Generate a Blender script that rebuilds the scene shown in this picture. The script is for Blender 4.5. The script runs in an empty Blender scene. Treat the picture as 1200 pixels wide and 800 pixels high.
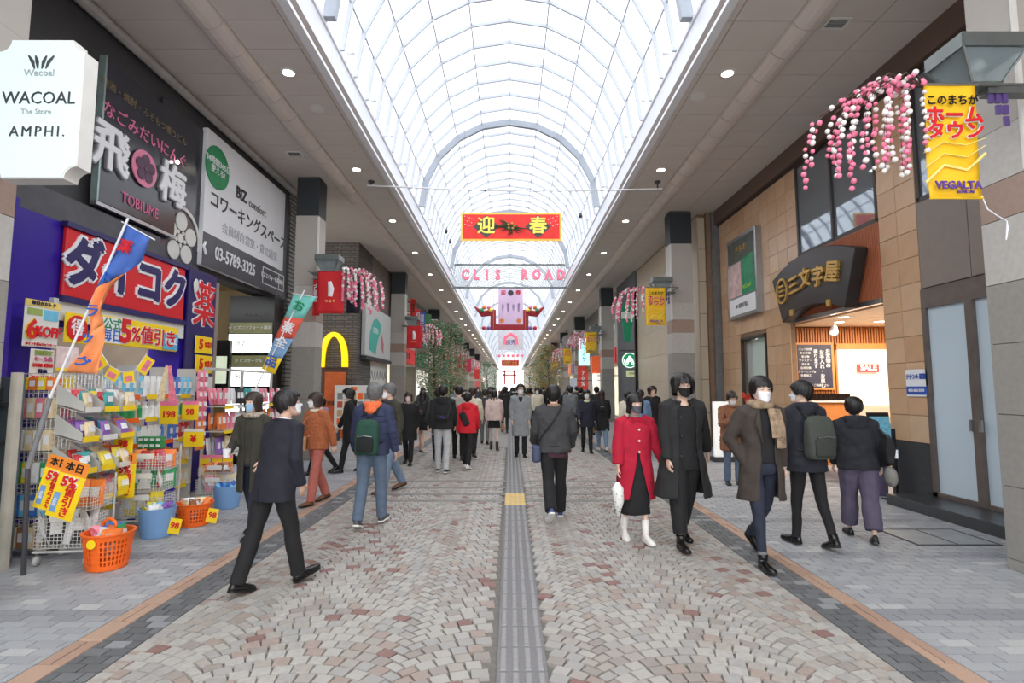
import bpy, bmesh, math, random, zlib
import numpy as np
from mathutils import Vector, Matrix, noise
random.seed(7)
SC = bpy.context.scene
COL = SC.collection
# ------------------------------------------------------------------ camera
H0 = 1.65; F = 630.0
PITCH = math.atan(55/F); YAW = -2/F
cd = bpy.data.cameras.new('camera'); cam = bpy.data.objects.new('camera', cd); COL.objects.link(cam)
cam.location = (0, 0, H0); cam.rotation_euler = (math.pi/2+PITCH, 0, YAW)
cd.sensor_width = 36; cd.lens = F/1200*36; cd.clip_start = .05; cd.clip_end = 600
SC.camera = cam
# ------------------------------------------------------------------ sky (bright overcast) and exposure
w = bpy.data.worlds.new('overcast_sky'); SC.world = w; w.use_nodes = True
bg = w.node_tree.nodes['Background']; bg.inputs[0].default_value = (.965, .98, 1, 1); bg.inputs[1].default_value = 1.9
SC.view_settings.view_transform = 'Standard'; SC.view_settings.look = 'None'
SC.view_settings.exposure = .78; SC.view_settings.gamma = 1; SC.view_settings.use_curve_mapping = False
_R = Matrix.Rotation(YAW, 3, 'Z') @ Matrix.Rotation(math.pi/2+PITCH, 3, 'X')
def at(x, y, ax, v):
    """point of the place seen at (x, y) of the photograph on the plane ax = v"""
    d = _R @ Vector(((x-600)/F, (400-y)/F, -1)); i = 'XYZ'.index(ax); o = Vector((0, 0, H0))
    return o + d*((v-o[i])/d[i])
def wy(x, X, z):
    """street distance on the wall plane X for image column x at height z"""
    y = 400
    for _ in range(5):
        p = at(x, y, 'X', X); y = 455-(z-H0)*F/(p.y+(z-H0)*.087)
    return p.y
def roofz(x):
    """height of the glass roof above the street at x"""
    return 7.42+math.sqrt(max(0, 2.86**2-(x+.03)**2))
# ------------------------------------------------------------------ materials
def lin(c): return tuple(((v/255)/12.92 if v/255 <= .04045 else ((v/255+.055)/1.055)**2.4) for v in c)
MATS = {}
def mat(name, rgb, rough=.6, metal=0, var=.12, scale=6, bump=0, bscale=40, emit=0, alpha=1, stretch=None, trans=0):
    if name in MATS: return MATS[name]
    m = bpy.data.materials.new(name); m.use_nodes = True; nt = m.node_tree; N = nt.nodes; L = nt.links
    b = N['Principled BSDF']; c = lin(rgb)
    b.inputs['Roughness'].default_value = rough; b.inputs['Metallic'].default_value = metal
    tc = N.new('ShaderNodeTexCoord'); src = tc.outputs['Object']
    if stretch:
        mp = N.new('ShaderNodeMapping'); mp.inputs['Scale'].default_value = stretch; L.new(src, mp.inputs[0]); src = mp.outputs[0]
    nz = N.new('ShaderNodeTexNoise'); nz.inputs['Scale'].default_value = scale; nz.inputs['Detail'].default_value = 4
    L.new(src, nz.inputs['Vector'])
    cr = N.new('ShaderNodeValToRGB'); e = cr.color_ramp.elements
    e[0].position = .3; e[1].position = .7
    e[0].color = (*[v*(1-var) for v in c], 1); e[1].color = (*[min(1, v*(1+var)) for v in c], 1)
    L.new(nz.outputs['Fac'], cr.inputs[0]); L.new(cr.outputs[0], b.inputs['Base Color'])
    if bump:
        n2 = N.new('ShaderNodeTexNoise'); n2.inputs['Scale'].default_value = bscale; n2.inputs['Detail'].default_value = 3
        L.new(src, n2.inputs['Vector'])
        bp = N.new('ShaderNodeBump'); bp.inputs['Strength'].default_value = bump; bp.inputs['Distance'].default_value = .01
        L.new(n2.outputs['Fac'], bp.inputs['Height']); L.new(bp.outputs[0], b.inputs['Normal'])
    if emit:
        L.new(cr.outputs[0], b.inputs['Emission Color']); b.inputs['Emission Strength'].default_value = emit
    if alpha < 1: b.inputs['Alpha'].default_value = alpha
    if trans: b.inputs['Transmission Weight'].default_value = trans
    MATS[name] = m; return m
def glass(name, tint=(1, 1, 1), clear=.8, rough=.05, base=(230, 235, 240)):
    """thin pane: clear fraction passes straight on, the rest reflects or scatters"""
    m = bpy.data.materials.new(name); m.use_nodes = True; nt = m.node_tree; N = nt.nodes; L = nt.links
    b = N['Principled BSDF']; b.inputs['Base Color'].default_value = (*lin(base), 1); b.inputs['Roughness'].default_value = rough
    t = N.new('ShaderNodeBsdfTransparent'); t.inputs[0].default_value = (*tint, 1)
    x = N.new('ShaderNodeMixShader'); x.inputs[0].default_value = clear
    L.new(b.outputs[0], x.inputs[1]); L.new(t.outputs[0], x.inputs[2]); L.new(x.outputs[0], N['Material Output'].inputs[0])
    MATS[name] = m; return m
def brickmat(name, c1, c2, mortar, sx, sy, plane='XY', msize=.006, rough=.8, bump=.4):
    m = bpy.data.materials.new(name); m.use_nodes = True; nt = m.node_tree; N = nt.nodes; L = nt.links
    b = N['Principled BSDF']; b.inputs['Roughness'].default_value = rough
    tc = N.new('ShaderNodeNewGeometry'); sp = N.new('ShaderNodeSeparateXYZ'); cb = N.new('ShaderNodeCombineXYZ')
    L.new(tc.outputs['Position'], sp.inputs[0])
    if plane == 'WALL':
        ad = N.new('ShaderNodeMath'); ad.operation = 'ADD'; L.new(sp.outputs[0], ad.inputs[0]); L.new(sp.outputs[1], ad.inputs[1])
        L.new(ad.outputs[0], cb.inputs[0]); L.new(sp.outputs[2], cb.inputs[1])
    else:
        L.new(sp.outputs['XYZ'.index(plane[0])], cb.inputs[0]); L.new(sp.outputs['XYZ'.index(plane[1])], cb.inputs[1])
    br = N.new('ShaderNodeTexBrick'); br.inputs['Scale'].default_value = 1; br.inputs['Brick Width'].default_value = sx
    br.inputs['Row Height'].default_value = sy; br.inputs['Mortar Size'].default_value = msize
    br.inputs['Color1'].default_value = (*lin(c1), 1); br.inputs['Color2'].default_value = (*lin(c2), 1); br.inputs['Mortar'].default_value = (*lin(mortar), 1)
    L.new(cb.outputs[0], br.inputs['Vector']); L.new(br.outputs['Color'], b.inputs['Base Color'])
    bp = N.new('ShaderNodeBump'); bp.inputs['Strength'].default_value = bump; bp.inputs['Distance'].default_value = .01; bp.invert = True
    L.new(br.outputs['Fac'], bp.inputs['Height']); L.new(bp.outputs[0], b.inputs['Normal'])
    MATS[name] = m; return m
# ------------------------------------------------------------------ mesh builder
class MB:
    def __init__(s): s.v = []; s.f = []; s.mi = []
    def add(s, vs, fs, mi=0):
        o = len(s.v); s.v += [tuple(p) for p in vs]; s.f += [tuple(i+o for i in f) for f in fs]; s.mi += [mi]*len(fs); return s
    def box(s, x0, x1, y0, y1, z0, z1, mi=0, M=None, taper=1):
        cx, cy = (x0+x1)/2, (y0+y1)/2
        vs = [(x, y, z) for z in (z0, z1) for y in (y0, y1) for x in (x0, x1)]
        if taper != 1: vs = [(cx+(x-cx)*taper, cy+(y-cy)*taper, z) if z == z1 else (x, y, z) for x, y, z in vs]
        if M is not None: vs = [M @ Vector(p) for p in vs]
        return s.add(vs, [(0, 2, 3, 1), (4, 5, 7, 6), (0, 1, 5, 4), (2, 6, 7, 3), (0, 4, 6, 2), (1, 3, 7, 5)], mi)
    def prism(s, poly, y0, y1, mi=0, M=None):
        """poly in x,z extruded along y"""
        n = len(poly); vs = [(x, y0, z) for x, z in poly]+[(x, y1, z) for x, z in poly]
        if M is not None: vs = [M @ Vector(p) for p in vs]
        return s.add(vs, [tuple(range(n)), tuple(range(2*n-1, n-1, -1))]+[(i, n+i, n+(i+1) % n, (i+1) % n) for i in range(n)][::1], mi)
    def rings(s, rs, closed=True, cap=True, mi=0):
        n = len(rs[0]); vs = [p for r in rs for p in r]; fs = []
        for k in range(len(rs)-1):
            for i in range(n if closed else n-1):
                j = (i+1) % n; fs.append((k*n+i, k*n+j, (k+1)*n+j, (k+1)*n+i))
        if cap and closed: fs += [tuple(range(n-1, -1, -1)), tuple(range((len(rs)-1)*n, len(rs)*n))]
        return s.add(vs, fs, mi)
    def tube(s, pts, r, n=8, mi=0, cap=True, flat=1, up=None):
        pts = [Vector(p) for p in pts]; rs = []
        if not hasattr(r, '__len__'): r = [r]*len(pts)
        u = None
        for i, p in enumerate(pts):
            t = (pts[min(i+1, len(pts)-1)]-pts[max(i-1, 0)]).normalized()
            if u is None:
                u = Vector(up) if up else (Vector((1, 0, 0)) if abs(t.x) < .8 else Vector((0, 1, 0)))
            u = (u-t*u.dot(t)).normalized(); w_ = t.cross(u)
            rr = r[i]; ra, rb = rr if hasattr(rr, '__len__') else (rr, rr*flat)
            rs.append([p+u*math.cos(a)*ra+w_*math.sin(a)*rb for a in [2*math.pi*k/n for k in range(n)]])
        return s.rings(rs, True, cap, mi)
    def cyl(s, c, r, z0, z1, n=16, mi=0, r2=None):
        r2 = r if r2 is None else r2
        return s.rings([[(c[0]+math.cos(2*math.pi*k/n)*q, c[1]+math.sin(2*math.pi*k/n)*q, z) for k in range(n)] for q, z in ((r, z0), (r2, z1))], mi=mi)
    def ball(s, c, r, n=8, m=6, mi=0):
        rx, ry, rz = r if hasattr(r, '__len__') else (r, r, r)
        vs = [(c[0], c[1], c[2]-rz)]; fs = []
        for i in range(1, m):
            a = -math.pi/2+math.pi*i/m
            vs += [(c[0]+rx*math.cos(a)*math.cos(2*math.pi*k/n), c[1]+ry*math.cos(a)*math.sin(2*math.pi*k/n), c[2]+rz*math.sin(a)) for k in range(n)]
        vs.append((c[0], c[1], c[2]+rz)); T = len(vs)-1
        for k in range(n):
            j = (k+1) % n; fs.append((0, 1+j, 1+k)); fs.append((T, T-n+k, T-n+j))
            for i in range(m-2): fs.append((1+i*n+k, 1+i*n+j, 1+(i+1)*n+j, 1+(i+1)*n+k))
        return s.add(vs, fs, mi)
    def mesh(s, name, mats, smooth=False):
        me = bpy.data.meshes.new(name); me.from_pydata(s.v, [], s.f)
        for m in (mats if isinstance(mats, (list, tuple)) else [mats]): me.materials.append(m)
        if any(s.mi): me.polygons.foreach_set('material_index', s.mi)
        if smooth: me.polygons.foreach_set('use_smooth', [True]*len(me.polygons))
        me.update(); return me
    def build(s, name, mats, parent=None, smooth=False, bevel=0, loc=None, rz=0, segs=1):
        o = bpy.data.objects.new(name, s.mesh(name, mats, smooth)); COL.objects.link(o)
        if parent is not None: o.parent = parent
        if loc is not None: o.location = loc
        if rz: o.rotation_euler = (0, 0, rz)
        if bevel:
            b = o.modifiers.new('bevel', 'BEVEL'); b.width = bevel; b.segments = segs; b.limit_method = 'ANGLE'
        return o
def link(name, me, parent=None, loc=(0, 0, 0), rot=(0, 0, 0), scale=(1, 1, 1)):
    o = bpy.data.objects.new(name, me); COL.objects.link(o); o.location = loc; o.rotation_euler = rot; o.scale = scale
    if parent is not None: o.parent = parent
    return o
def tag(o, label=None, cat=None, group=None, kind=None):
    if label: o['label'] = label
    if cat: o['category'] = cat
    if group: o['group'] = group
    if kind: o['kind'] = kind
    return o
def thing(name, label, cat, loc=(0, 0, 0), rz=0, group=None):
    o = bpy.data.objects.new(name, None); o.empty_display_size = .1; COL.objects.link(o)
    o.location = loc; o.rotation_euler = (0, 0, rz); return tag(o, label, cat, group)
def struct(name, mb, mats, label=None, **k):
    return tag(mb.build(name, mats, **k), label, None, None, 'structure')
def copy_tree(o, parent=None):
    c = o.copy(); COL.objects.link(c); c.parent = parent
    for ch in o.children: copy_tree(ch, c)
    return c
TXTC = {}
def glyphs(s, size, bold, align, shear, vert, space, ext):
    key = (str(s), size, align, shear, vert, space, bold if not any(ord(c) > 0x3000 for c in ''.join(s)) else 0, ext)
    if key not in TXTC:
        cu = bpy.data.curves.new('t', 'FONT')
        cu.body = '\n'.join(s) if vert else s
        cu.size = size; cu.align_x = align; cu.align_y = 'CENTER'; cu.extrude = ext; cu.offset = key[6]*size; cu.shear = shear
        cu.space_character = space; cu.resolution_u = 2
        if vert: cu.space_line = .95
        o = bpy.data.objects.new('t', cu); me = o.to_mesh()
        n = len(me.vertices); v = np.empty(n*3); me.vertices.foreach_get('co', v); f = [tuple(p.vertices) for p in me.polygons]
        o.to_mesh_clear(); bpy.data.objects.remove(o); bpy.data.curves.remove(cu); TXTC[key] = (v.reshape(-1, 3), f)
    return TXTC[key]
def txt(s, size, x, z, m, parent, y=-.01, ext=.004, bold=0, sx=1, name='lettering', align='CENTER', shear=0, rot=0, vert=False, space=1, grow=0):
    """flat lettering in the parent's x-z plane, facing -y; z is the middle height; heavy weights are built from slightly shifted copies"""
    v, f = glyphs(s, size, bold, align, shear, vert, space, ext); cjk = any(ord(c) > 0x3000 for c in ''.join(s))
    r = (bold*.55*size if cjk else 0)+grow*size
    k = 1 if r == 0 else (5 if grow == 0 else 9)
    V, Fc, n = [], [], len(v)
    for i in range(k):
        d = np.array([0, 0, 0.]) if i == 0 else np.array([r*math.cos(2*math.pi*i/(k-1)+.4)/max(.5, sx), r*math.sin(2*math.pi*i/(k-1)+.4), -.0004*i])
        V.append(v+d); Fc += [tuple(q+n*i for q in p) for p in f]
    me = bpy.data.meshes.new(name); me.from_pydata(np.concatenate(V).tolist() if n else [], [], Fc); me.materials.append(m)
    return link(name, me, parent, (x, y, z), (math.pi/2, rot, 0), (sx, 1, 1))
def txt2(s, size, x, z, m, m2, parent, y=-.01, bold=.02, out=.05, ext=.004, **k):
    txt(s, size, x, z, m2, parent, y=y, bold=bold, grow=out*.9, name='lettering_outline', ext=ext, **k)
    return txt(s, size, x, z, m, parent, y=y-ext*.5-.007, bold=bold, ext=ext, **k)
LW = math.pi/2; RW = -math.pi/2      # heading of things fixed to the left / right wall
def panel(x0, x1, z0, z1, m, parent, y=0, t=.02, name='panel'):
    return MB().box(x0, x1, y, y+t, z0, z1).build(name, m, parent)
# common materials
white = mat('white_paint', (236, 237, 240), .45, var=.02)
offw = mat('off_white', (222, 220, 214), .5, var=.04)
black = mat('black_plastic', (22, 22, 24), .4, var=.1)
dgrey = mat('dark_grey', (62, 62, 66), .55, var=.1)
mgrey = mat('mid_grey', (128, 128, 130), .5, var=.08)
chrome = mat('brushed_metal', (170, 172, 175), .3, .9, var=.05)
wirem = mat('white_wire', (215, 214, 208), .35, .3, var=.05)
red = mat('sign_red', (214, 30, 38), .45, var=.05)
yellow = mat('sign_yellow', (250, 214, 30), .45, var=.05)
orange = mat('orange_plastic', (244, 106, 28), .4, var=.06)
purple = mat('purple_panel', (52, 30, 150), .3, var=.12, scale=2)
purple2 = mat('navy_purple_print', (44, 38, 96), .4, var=.06)
sblue = mat('sign_blue', (40, 96, 190), .45, var=.05)
sgreen = mat('sign_green', (20, 140, 90), .45, var=.05)
pink = mat('soft_pink', (244, 130, 170), .5, var=.06)
gold = mat('gold_leaf', (200, 160, 84), .35, .4, var=.1)
cream = mat('cream_wall', (226, 206, 168), .6, var=.05)
# ================================================================== floor
AX = -.06                                  # axis of the street
base_floor = MB()
base_floor.box(-11, 11, -12, 150, -.30, -.024)
floor = struct('floor', base_floor, mat('joint_grout', (120, 116, 110), .95, var=.15, scale=30), 'paved street floor with a fan of stone setts between grey side walks')
fl_par = floor
SET = [mat('sett_stone_'+n, c, .62, var=.10, scale=25, bump=.25, bscale=90) for n, c in (
    ('pale', (173, 169, 163)), ('grey', (161, 158, 154)), ('beige', (164, 157, 149)), ('rose', (159, 144, 135)), ('red', (137, 106, 100)), ('dun', (152, 144, 137)))]
def sett_bev(w_, l_, h=.024, b=.006):
    m = MB(); a, c = w_/2, l_/2
    lo = [(-a, -c, -h), (a, -c, -h), (a, c, -h), (-a, c, -h)]; mid = [(x, y, -b*.7) for x, y, z in lo]
    hi = [(x-math.copysign(b, x), y-math.copysign(b, y), 0) for x, y, z in lo]
    m.rings([lo, mid, hi]); return m
SM = [sett_bev(1, 1, b=.05).mesh('sett', m) for m in SET]
rs = random.Random(3)
def sett_kind(x, y):
    p = noise.noise(Vector((x*.9+3, y*.7, 1.3)))
    r = rs.random()
    if r < .03+max(0, p)*.16: return 4
    if r < .12+max(0, p)*.25: return 3
    if r < .50: return 0
    if r < .72: return 1
    if r < .90: return 2
    return 5
R_SET = .86; CW = 1.17                     # arc radius and width of one column of arcs
slots = []
for ci in range(-2, 3):
    cx = AX+ci*CW
    for k in range(int((15.0-1.2)/.103)):
        yb = 1.2+k*.103+(.05 if ci % 2 else 0)
        th = math.asin(min(1, CW/2/R_SET)); n = 11 + (k % 2)
        for j in range(n):
            a = -th+2*th*(j+.5)/n
            x = cx+R_SET*math.sin(a); y = yb+R_SET*math.cos(a)
            if y < 2.45 or y > 15.2: continue
            ww = 2*th*R_SET/n-.002
            if abs(x-AX) > 2.34-.04: continue
            if abs(x-.075) < .16+.045: continue
            slots.append((x, y, -a, ww*rs.uniform(.95, 1), .100*rs.uniform(.96, 1)*(.72 if abs(a) > th*.8 else 1)))
for y in np.arange(2.5, 15.2, .108):       # straight border course along the dark band
    for sx in (-1, 1): slots.append((AX+sx*2.29, y, 0, .098, .10))
slots.sort(key=lambda s: s[0]**2+(s[1]-2.9)**2)
rest = MB()
for i, (x, y, a, ww, ll) in enumerate(slots):
    kd = sett_kind(x, y); dz = rs.uniform(-.0025, 0)
    if i < 300: link('sett', SM[kd], fl_par, (x, y, dz), (0, 0, a), (ww, ll, 1))
    else:
        M = Matrix.Translation((x, y, dz)) @ Matrix.Rotation(a, 4, 'Z')
        b = .005; A, C = ww/2, ll/2
        q = [(-A, -C), (A, -C), (A, C), (-A, C)]
        vs = [M @ Vector((u, v, -.02)) for u, v in q]+[M @ Vector((u-math.copysign(b, u), v-math.copysign(b, v), 0)) for u, v in q]
        rest.add(vs, [(0, 1, 5, 4), (1, 2, 6, 5), (2, 3, 7, 6), (3, 0, 4, 7), (4, 5, 6, 7)], kd)
tag(rest.build('setts', SET, fl_par), kind='stuff')
# centre field beyond the setts: printed by material, the pieces are below a few pixels there
ctr = MB().box(AX-2.34, AX+2.34, 15.2, 150, -.02, 0)
ctr.build('far_paving', brickmat('far_setts', (170, 164, 157), (152, 145, 138), (124, 120, 114), .2, .1, 'XY', .008), fl_par)
# three dark cross courses in the middle distance
crossm = mat('cross_course_stone', (132, 129, 126), .6, var=.1, scale=20)
for y in (8.05, 8.55, 9.1, 9.75):
    for x0, x1 in ((AX-2.3, -.085), (.235, AX+2.3)):
        MB().box(x0, x1, y, y+.12, -.01, .002).build('cross_course', crossm, fl_par)
# pavers of the side walks
PV = [mat('paver_'+n, c, .6, var=.07, scale=14, bump=.15, bscale=80) for n, c in (
    ('grey', (163, 165, 168)), ('mid', (155, 157, 161)), ('dark', (142, 144, 149)), ('pale', (180, 181, 181)))]
DK = [mat('band_stone_'+n, c, .6, var=.08, scale=14) for n, c in (('dark', (100, 102, 104)), ('mid', (112, 114, 116)), ('light', (142, 144, 147)))]
OR = [mat('terracotta_'+n, c, .65, var=.1, scale=30) for n, c in (('warm', (180, 150, 130)), ('dusk', (170, 140, 122)))]
PVM = [sett_bev(1, 1, b=.02).mesh('paver', m) for m in PV]
DKM = [sett_bev(1, 1, b=.02).mesh('paver', m) for m in DK]
ORM = [sett_bev(1, 1, b=.03).mesh('paver', m) for m in OR]
def pave(x0, x1, y0, y1, dx, dy, pick, meshes, mats, limit, name, near):
    L = []
    nr = int((y1-y0)/dy)
    for r in range(nr):
        y = y0+(r+.5)*dy; off = (r % 2)*.5*dx; x = x0-off
        while x < x1-.01:
            a, b = max(x, x0), min(x+dx, x1)
            if b-a > .03: L.append(((a+b)/2, y, b-a-.005, dy-.005))
            x += dx
    L = [s for s in L if abs(s[0])-.3 < s[1]*.97]
    L.sort(key=lambda s: (s[0]-near)**2*.3+(s[1]-2.8)**2)
    st = MB()
    for i, (x, y, a, b) in enumerate(L):
        kd = pick(x, y); dz = rs.uniform(-.0015, 0)
        if i < limit: link(name, meshes[kd], fl_par, (x, y, dz), (0, 0, 0), (a, b, 1))
        else:
            e = .003
            st.rings([[(x-a/2, y-b/2, -.02), (x+a/2, y-b/2, -.02), (x+a/2, y+b/2, -.02), (x-a/2, y+b/2, -.02)],
                      [(x-a/2+e, y-b/2+e, dz), (x+a/2-e, y-b/2+e, dz), (x+a/2-e, y+b/2-e, dz), (x-a/2+e, y+b/2-e, dz)]], cap=False, mi=kd)
            n = len(st.v); st.f.append((n-4, n-3, n-2, n-1)); st.mi.append(kd)
    if st.v: tag(st.build(name+'s', mats, fl_par), kind='stuff')
def gp(x, y):
    if (y-4.0) % 1.42 < .2: return 2 if rs.random() < .8 else 1
    r = rs.random(); return 3 if r < .07 else 1 if r < .35 else 0
LI, LO_, LX = AX-2.34, AX-2.62, AX-2.79
RI, RO, RX = AX+2.34, AX+2.62, AX+2.77
pave(-5.2, LX, 2.5, 14.5, .2, .1, gp, PVM, PV, 120, 'paver', -3)
pave(RX, 6.0, 2.5, 14.5, .2, .1, gp, PVM, PV, 120, 'paver', 3)
dp = lambda x, y: 2 if rs.random() < .1 else (1 if rs.random() < .35 else 0)
pave(LO_, LI, 2.5, 16, .14, .1, dp, DKM, DK, 22, 'paver', -2.4)
pave(RI, RO, 2.5, 16, .14, .1, dp, DKM, DK, 22, 'paver', 2.4)
op = lambda x, y: 0 if rs.random() < .6 else 1
pave(LX, LO_, 2.5, 16, .17, .3, op, ORM, OR, 8, 'paver', -2.7)
pave(RO, RX, 2.5, 16, .15, .3, op, ORM, OR, 8, 'paver', 2.7)
far_pv = brickmat('far_pavers', (160, 162, 164), (152, 154, 157), (140, 140, 142), .4, .2, 'XY', .004)
MB().box(-11, LX, 14.5, 150, -.02, 0).build('far_walk', far_pv, fl_par)
MB().box(RX, 11, 14.5, 150, -.02, 0).build('far_walk', far_pv, fl_par)
MB().box(-11, -5.2, -12, 14.5, -.02, 0).build('shop_threshold', PV[2], fl_par)
MB().box(6.0, 11, -12, 14.5, -.02, 0).build('shop_threshold', PV[2], fl_par)
MB().box(LO_, LI, 16, 150, -.02, 0).build('dark_band', DK[0], fl_par); MB().box(RI, RO, 16, 150, -.02, 0).build('dark_band', DK[0], fl_par)
MB().box(LX, LO_, 16, 150, -.02, 0).build('terracotta_band', OR[0], fl_par); MB().box(RO, RX, 16, 150, -.02, 0).build('terracotta_band', OR[0], fl_par)
MB().box(-11, 11, -12, 2.5, -.02, 0).build('near_paving', PV[1], fl_par)
# tactile guide strip: 300 mm tiles with four raised bars
tg = mat('tactile_grey', (122, 120, 122), .7, var=.08, scale=30, bump=.15); tgb = mat('tactile_bar', (146, 144, 144), .6, var=.08, scale=30)
ty = mat('tactile_yellow', (214, 184, 116), .6, var=.1); tyb = mat('tactile_yellow_bar', (222, 194, 124), .6, var=.08)
def ttile(m1, m2):
    b = MB().box(-.149, .149, -.149, .149, -.02, .001)
    for i in range(4):
        x = -.1125+.075*i; b.rings([[(x-.018, -.138, .001), (x+.018, -.138, .001), (x+.018, .138, .001), (x-.018, .138, .001)],
                                    [(x-.012, -.130, .006), (x+.012, -.130, .006), (x+.012, .130, .006), (x-.012, .130, .006)]], mi=1)
    return b.mesh('tactile_tile', [m1, m2])
TG, TY = ttile(tg, tgb), ttile(ty, tyb)
TX = .07
y = 2.55; i = 0
while y < 60:
    link('tactile_tile', TY if 7.75 < y < 8.55 else TG, fl_par, (TX, y, 0)); y += .3
MB().box(TX-.15, TX+.15, 60, 150, -.01, .003).build('tactile_strip', tg, fl_par)
# inspection cover by the right pillar
mc = thing('manhole_cover', 'grey square inspection cover let into the right walk near the stone pillar', 'cover', (4.75, 6.15, 0))
MB().box(-.42, .42, -.3, .3, .0, .004).build('cover_plate', mat('cover_metal', (158, 162, 164), .5, .3), mc)
f_ = MB()
for a in ((-.45, .45, -.33, -.3), (-.45, .45, .3, .33), (-.45, -.42, -.3, .3), (.42, .45, -.3, .3), (-.01, .01, -.3, .3)): f_.box(*a, 0, .006)
f_.build('cover_frame', dgrey, mc)
# ================================================================== ceilings with panels
CZ = 6.75; SL, SR = AX+.03-2.92, AX+.03+2.92
cgap = mat('ceiling_joint', (124, 114, 108), .9)
cpan = mat('ceiling_panel', (212, 203, 195), .55, var=.03, scale=1.5)
cduct = mat('ceiling_duct', (212, 200, 191), .5, var=.04, scale=2)
Y0C, Y1C, TL = -1.5, 150, .645
def half_ceiling(side, cols, dx, label):
    c = MB().box(min(side*9, cols[0][0]), max(side*9, cols[-1][1]), Y0C, Y1C, CZ+.03, CZ+.2) if side < 0 else MB().box(cols[0][0], 9, Y0C, Y1C, CZ+.03, CZ+.2)
    o = struct('ceiling_left' if side < 0 else 'ceiling_right', c, cgap, label)
    n = 0
    for a, b in cols:
        me = MB().box(-(b-a)/2+.006, (b-a)/2-.006, -TL/2+.006, TL/2-.006, 0, .03).mesh('ceiling_panel', cpan)
        lim = 70
        for k in range(lim):
            link('ceiling_panel', me, o, ((a+b)/2, 3.2+TL*(k+.5), CZ)); n += 1
        e = 3.2+TL*lim
        r = MB()
        k = 0
        while e+TL*k < 110: r.box(a+.006, b-.006, e+TL*k+.006, e+TL*(k+1)-.006, CZ, CZ+.03); k += 1
        k = 1
        while 3.2-TL*k > Y0C-.1: r.box(a+.006, b-.006, 3.2-TL*k+.006, 3.2-TL*(k-1)-.006, CZ, CZ+.03); k += 1
        tag(r.build('ceiling_panels', cpan, o), kind='stuff')
    # rounded duct cover in segments
    seg = MB(); n_ = 8; prof = [(dx+.215*math.cos(math.pi*i/n_), CZ+.03-.17*math.sin(math.pi*i/n_)) for i in range(n_+1)]
    prof = [(x-dx, z-CZ) for x, z in prof]
    seg.rings([[(x, y_, z) for x, z in prof] for y_ in (-TL/2+.008, TL/2-.008)])
    me = seg.mesh('duct_cover', cduct, smooth=False)
    for k in range(90): link('duct_cover', me, o, (dx, 3.2+TL*(k+.5), CZ))
    MB().rings([[(dx+x, y_, CZ+z) for x, z in prof] for y_ in (Y0C, 3.2)]).build('duct_cover', cduct, o)
    MB().rings([[(dx+x, y_, CZ+z) for x, z in prof] for y_ in (3.2+TL*90, 150)]).build('duct_cover', cduct, o)
    return o
cl = half_ceiling(-1, [(-5.6, -4.42), (-3.98, -3.16), (-3.16, SL+.01)], -4.2, 'grey panelled soffit along the left of the glass roof')
cr_ = half_ceiling(1, [(SR-.01, 3.12), (3.12, 3.93), (4.36, 5.1), (5.1, 5.95)], 4.145, 'grey panelled soffit along the right of the glass roof')
MB().box(-9, -5.6, Y0C, 150, CZ-.0, CZ+.03).build('side_panel', cpan, cl)
# recessed downlights
lit = mat('lamp_lens', (255, 246, 230), .3, var=0, emit=9)
ringm = mat('lamp_ring', (225, 222, 216), .4, var=.02)
ring = MB(); N_ = 20
ring.rings([[(math.cos(2*math.pi*k/N_)*r, math.sin(2*math.pi*k/N_)*r, z) for k in range(N_)] for r, z in ((.085, -.006), (.12, -.012), (.13, 0), (.085, .0))], cap=False)
ring_me = ring.mesh('lamp_ring', ringm, True); lens_me = MB().cyl((0, 0), .09, -.009, -.004, 20).mesh('lamp_lens', lit)
lt = 0
for side, X in ((-1, -3.6), (1, 3.53)):
    y = 4.45
    while y < 92:
        s_ = 'left' if side < 0 else 'right'
        q_ = round((y-4.45)/(6*TL)); W_ = ['nearest', 'second', 'third', 'fourth', 'fifth', 'sixth', 'seventh', 'eighth', 'ninth', 'tenth']
        d = thing('downlight', ('round lit downlight in the %s soffit, %s in its row from the camera' % (s_, W_[q_])) if q_ < 10 else 'tiny lit downlight at the far end of the %s soffit row' % s_, 'light', (X, y, CZ), 0, ('downlights of the %s soffit' if q_ < 10 else 'far downlights of the %s soffit') % s_)
        link('lamp_ring', ring_me, d); link('lamp_lens', lens_me, d)
        y += 6*TL
# small round sensors and grilles
for (x, y, t) in ((372, 127, 'speaker'), (818, 113, 'speaker')):
    p = at(x, y, 'Z', CZ); side = 'left' if x < 600 else 'right'
    d = thing('ceiling_speaker', 'flat round white speaker in the %s soffit' % side, 'speaker', p)
    MB().cyl((0, 0), .15, -.012, 0, 24).build('grille', cpan, d); MB().cyl((0, 0), .12, -.02, -.012, 24).build('cone', offw, d)
for (x, y) in ((980, 27), (345, 180)):
    p = at(x, y, 'Z', CZ); side = 'left' if x < 600 else 'right'
    d = thing('ceiling_vent', 'small square vent in the %s soffit' % side, 'vent', p)
    f_ = MB()
    for a in ((-.16, .16, -.12, -.09), (-.16, .16, .09, .12), (-.16, -.13, -.09, .09), (.13, .16, -.09, .09)): f_.box(*a, -.015, 0)
    f_.build('frame', offw, d); g = MB()
    for k in range(6): g.box(-.13, .13, -.08+k*.03, -.07+k*.03, -.01, 0)
    g.build('louvre', mgrey, d)
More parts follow.
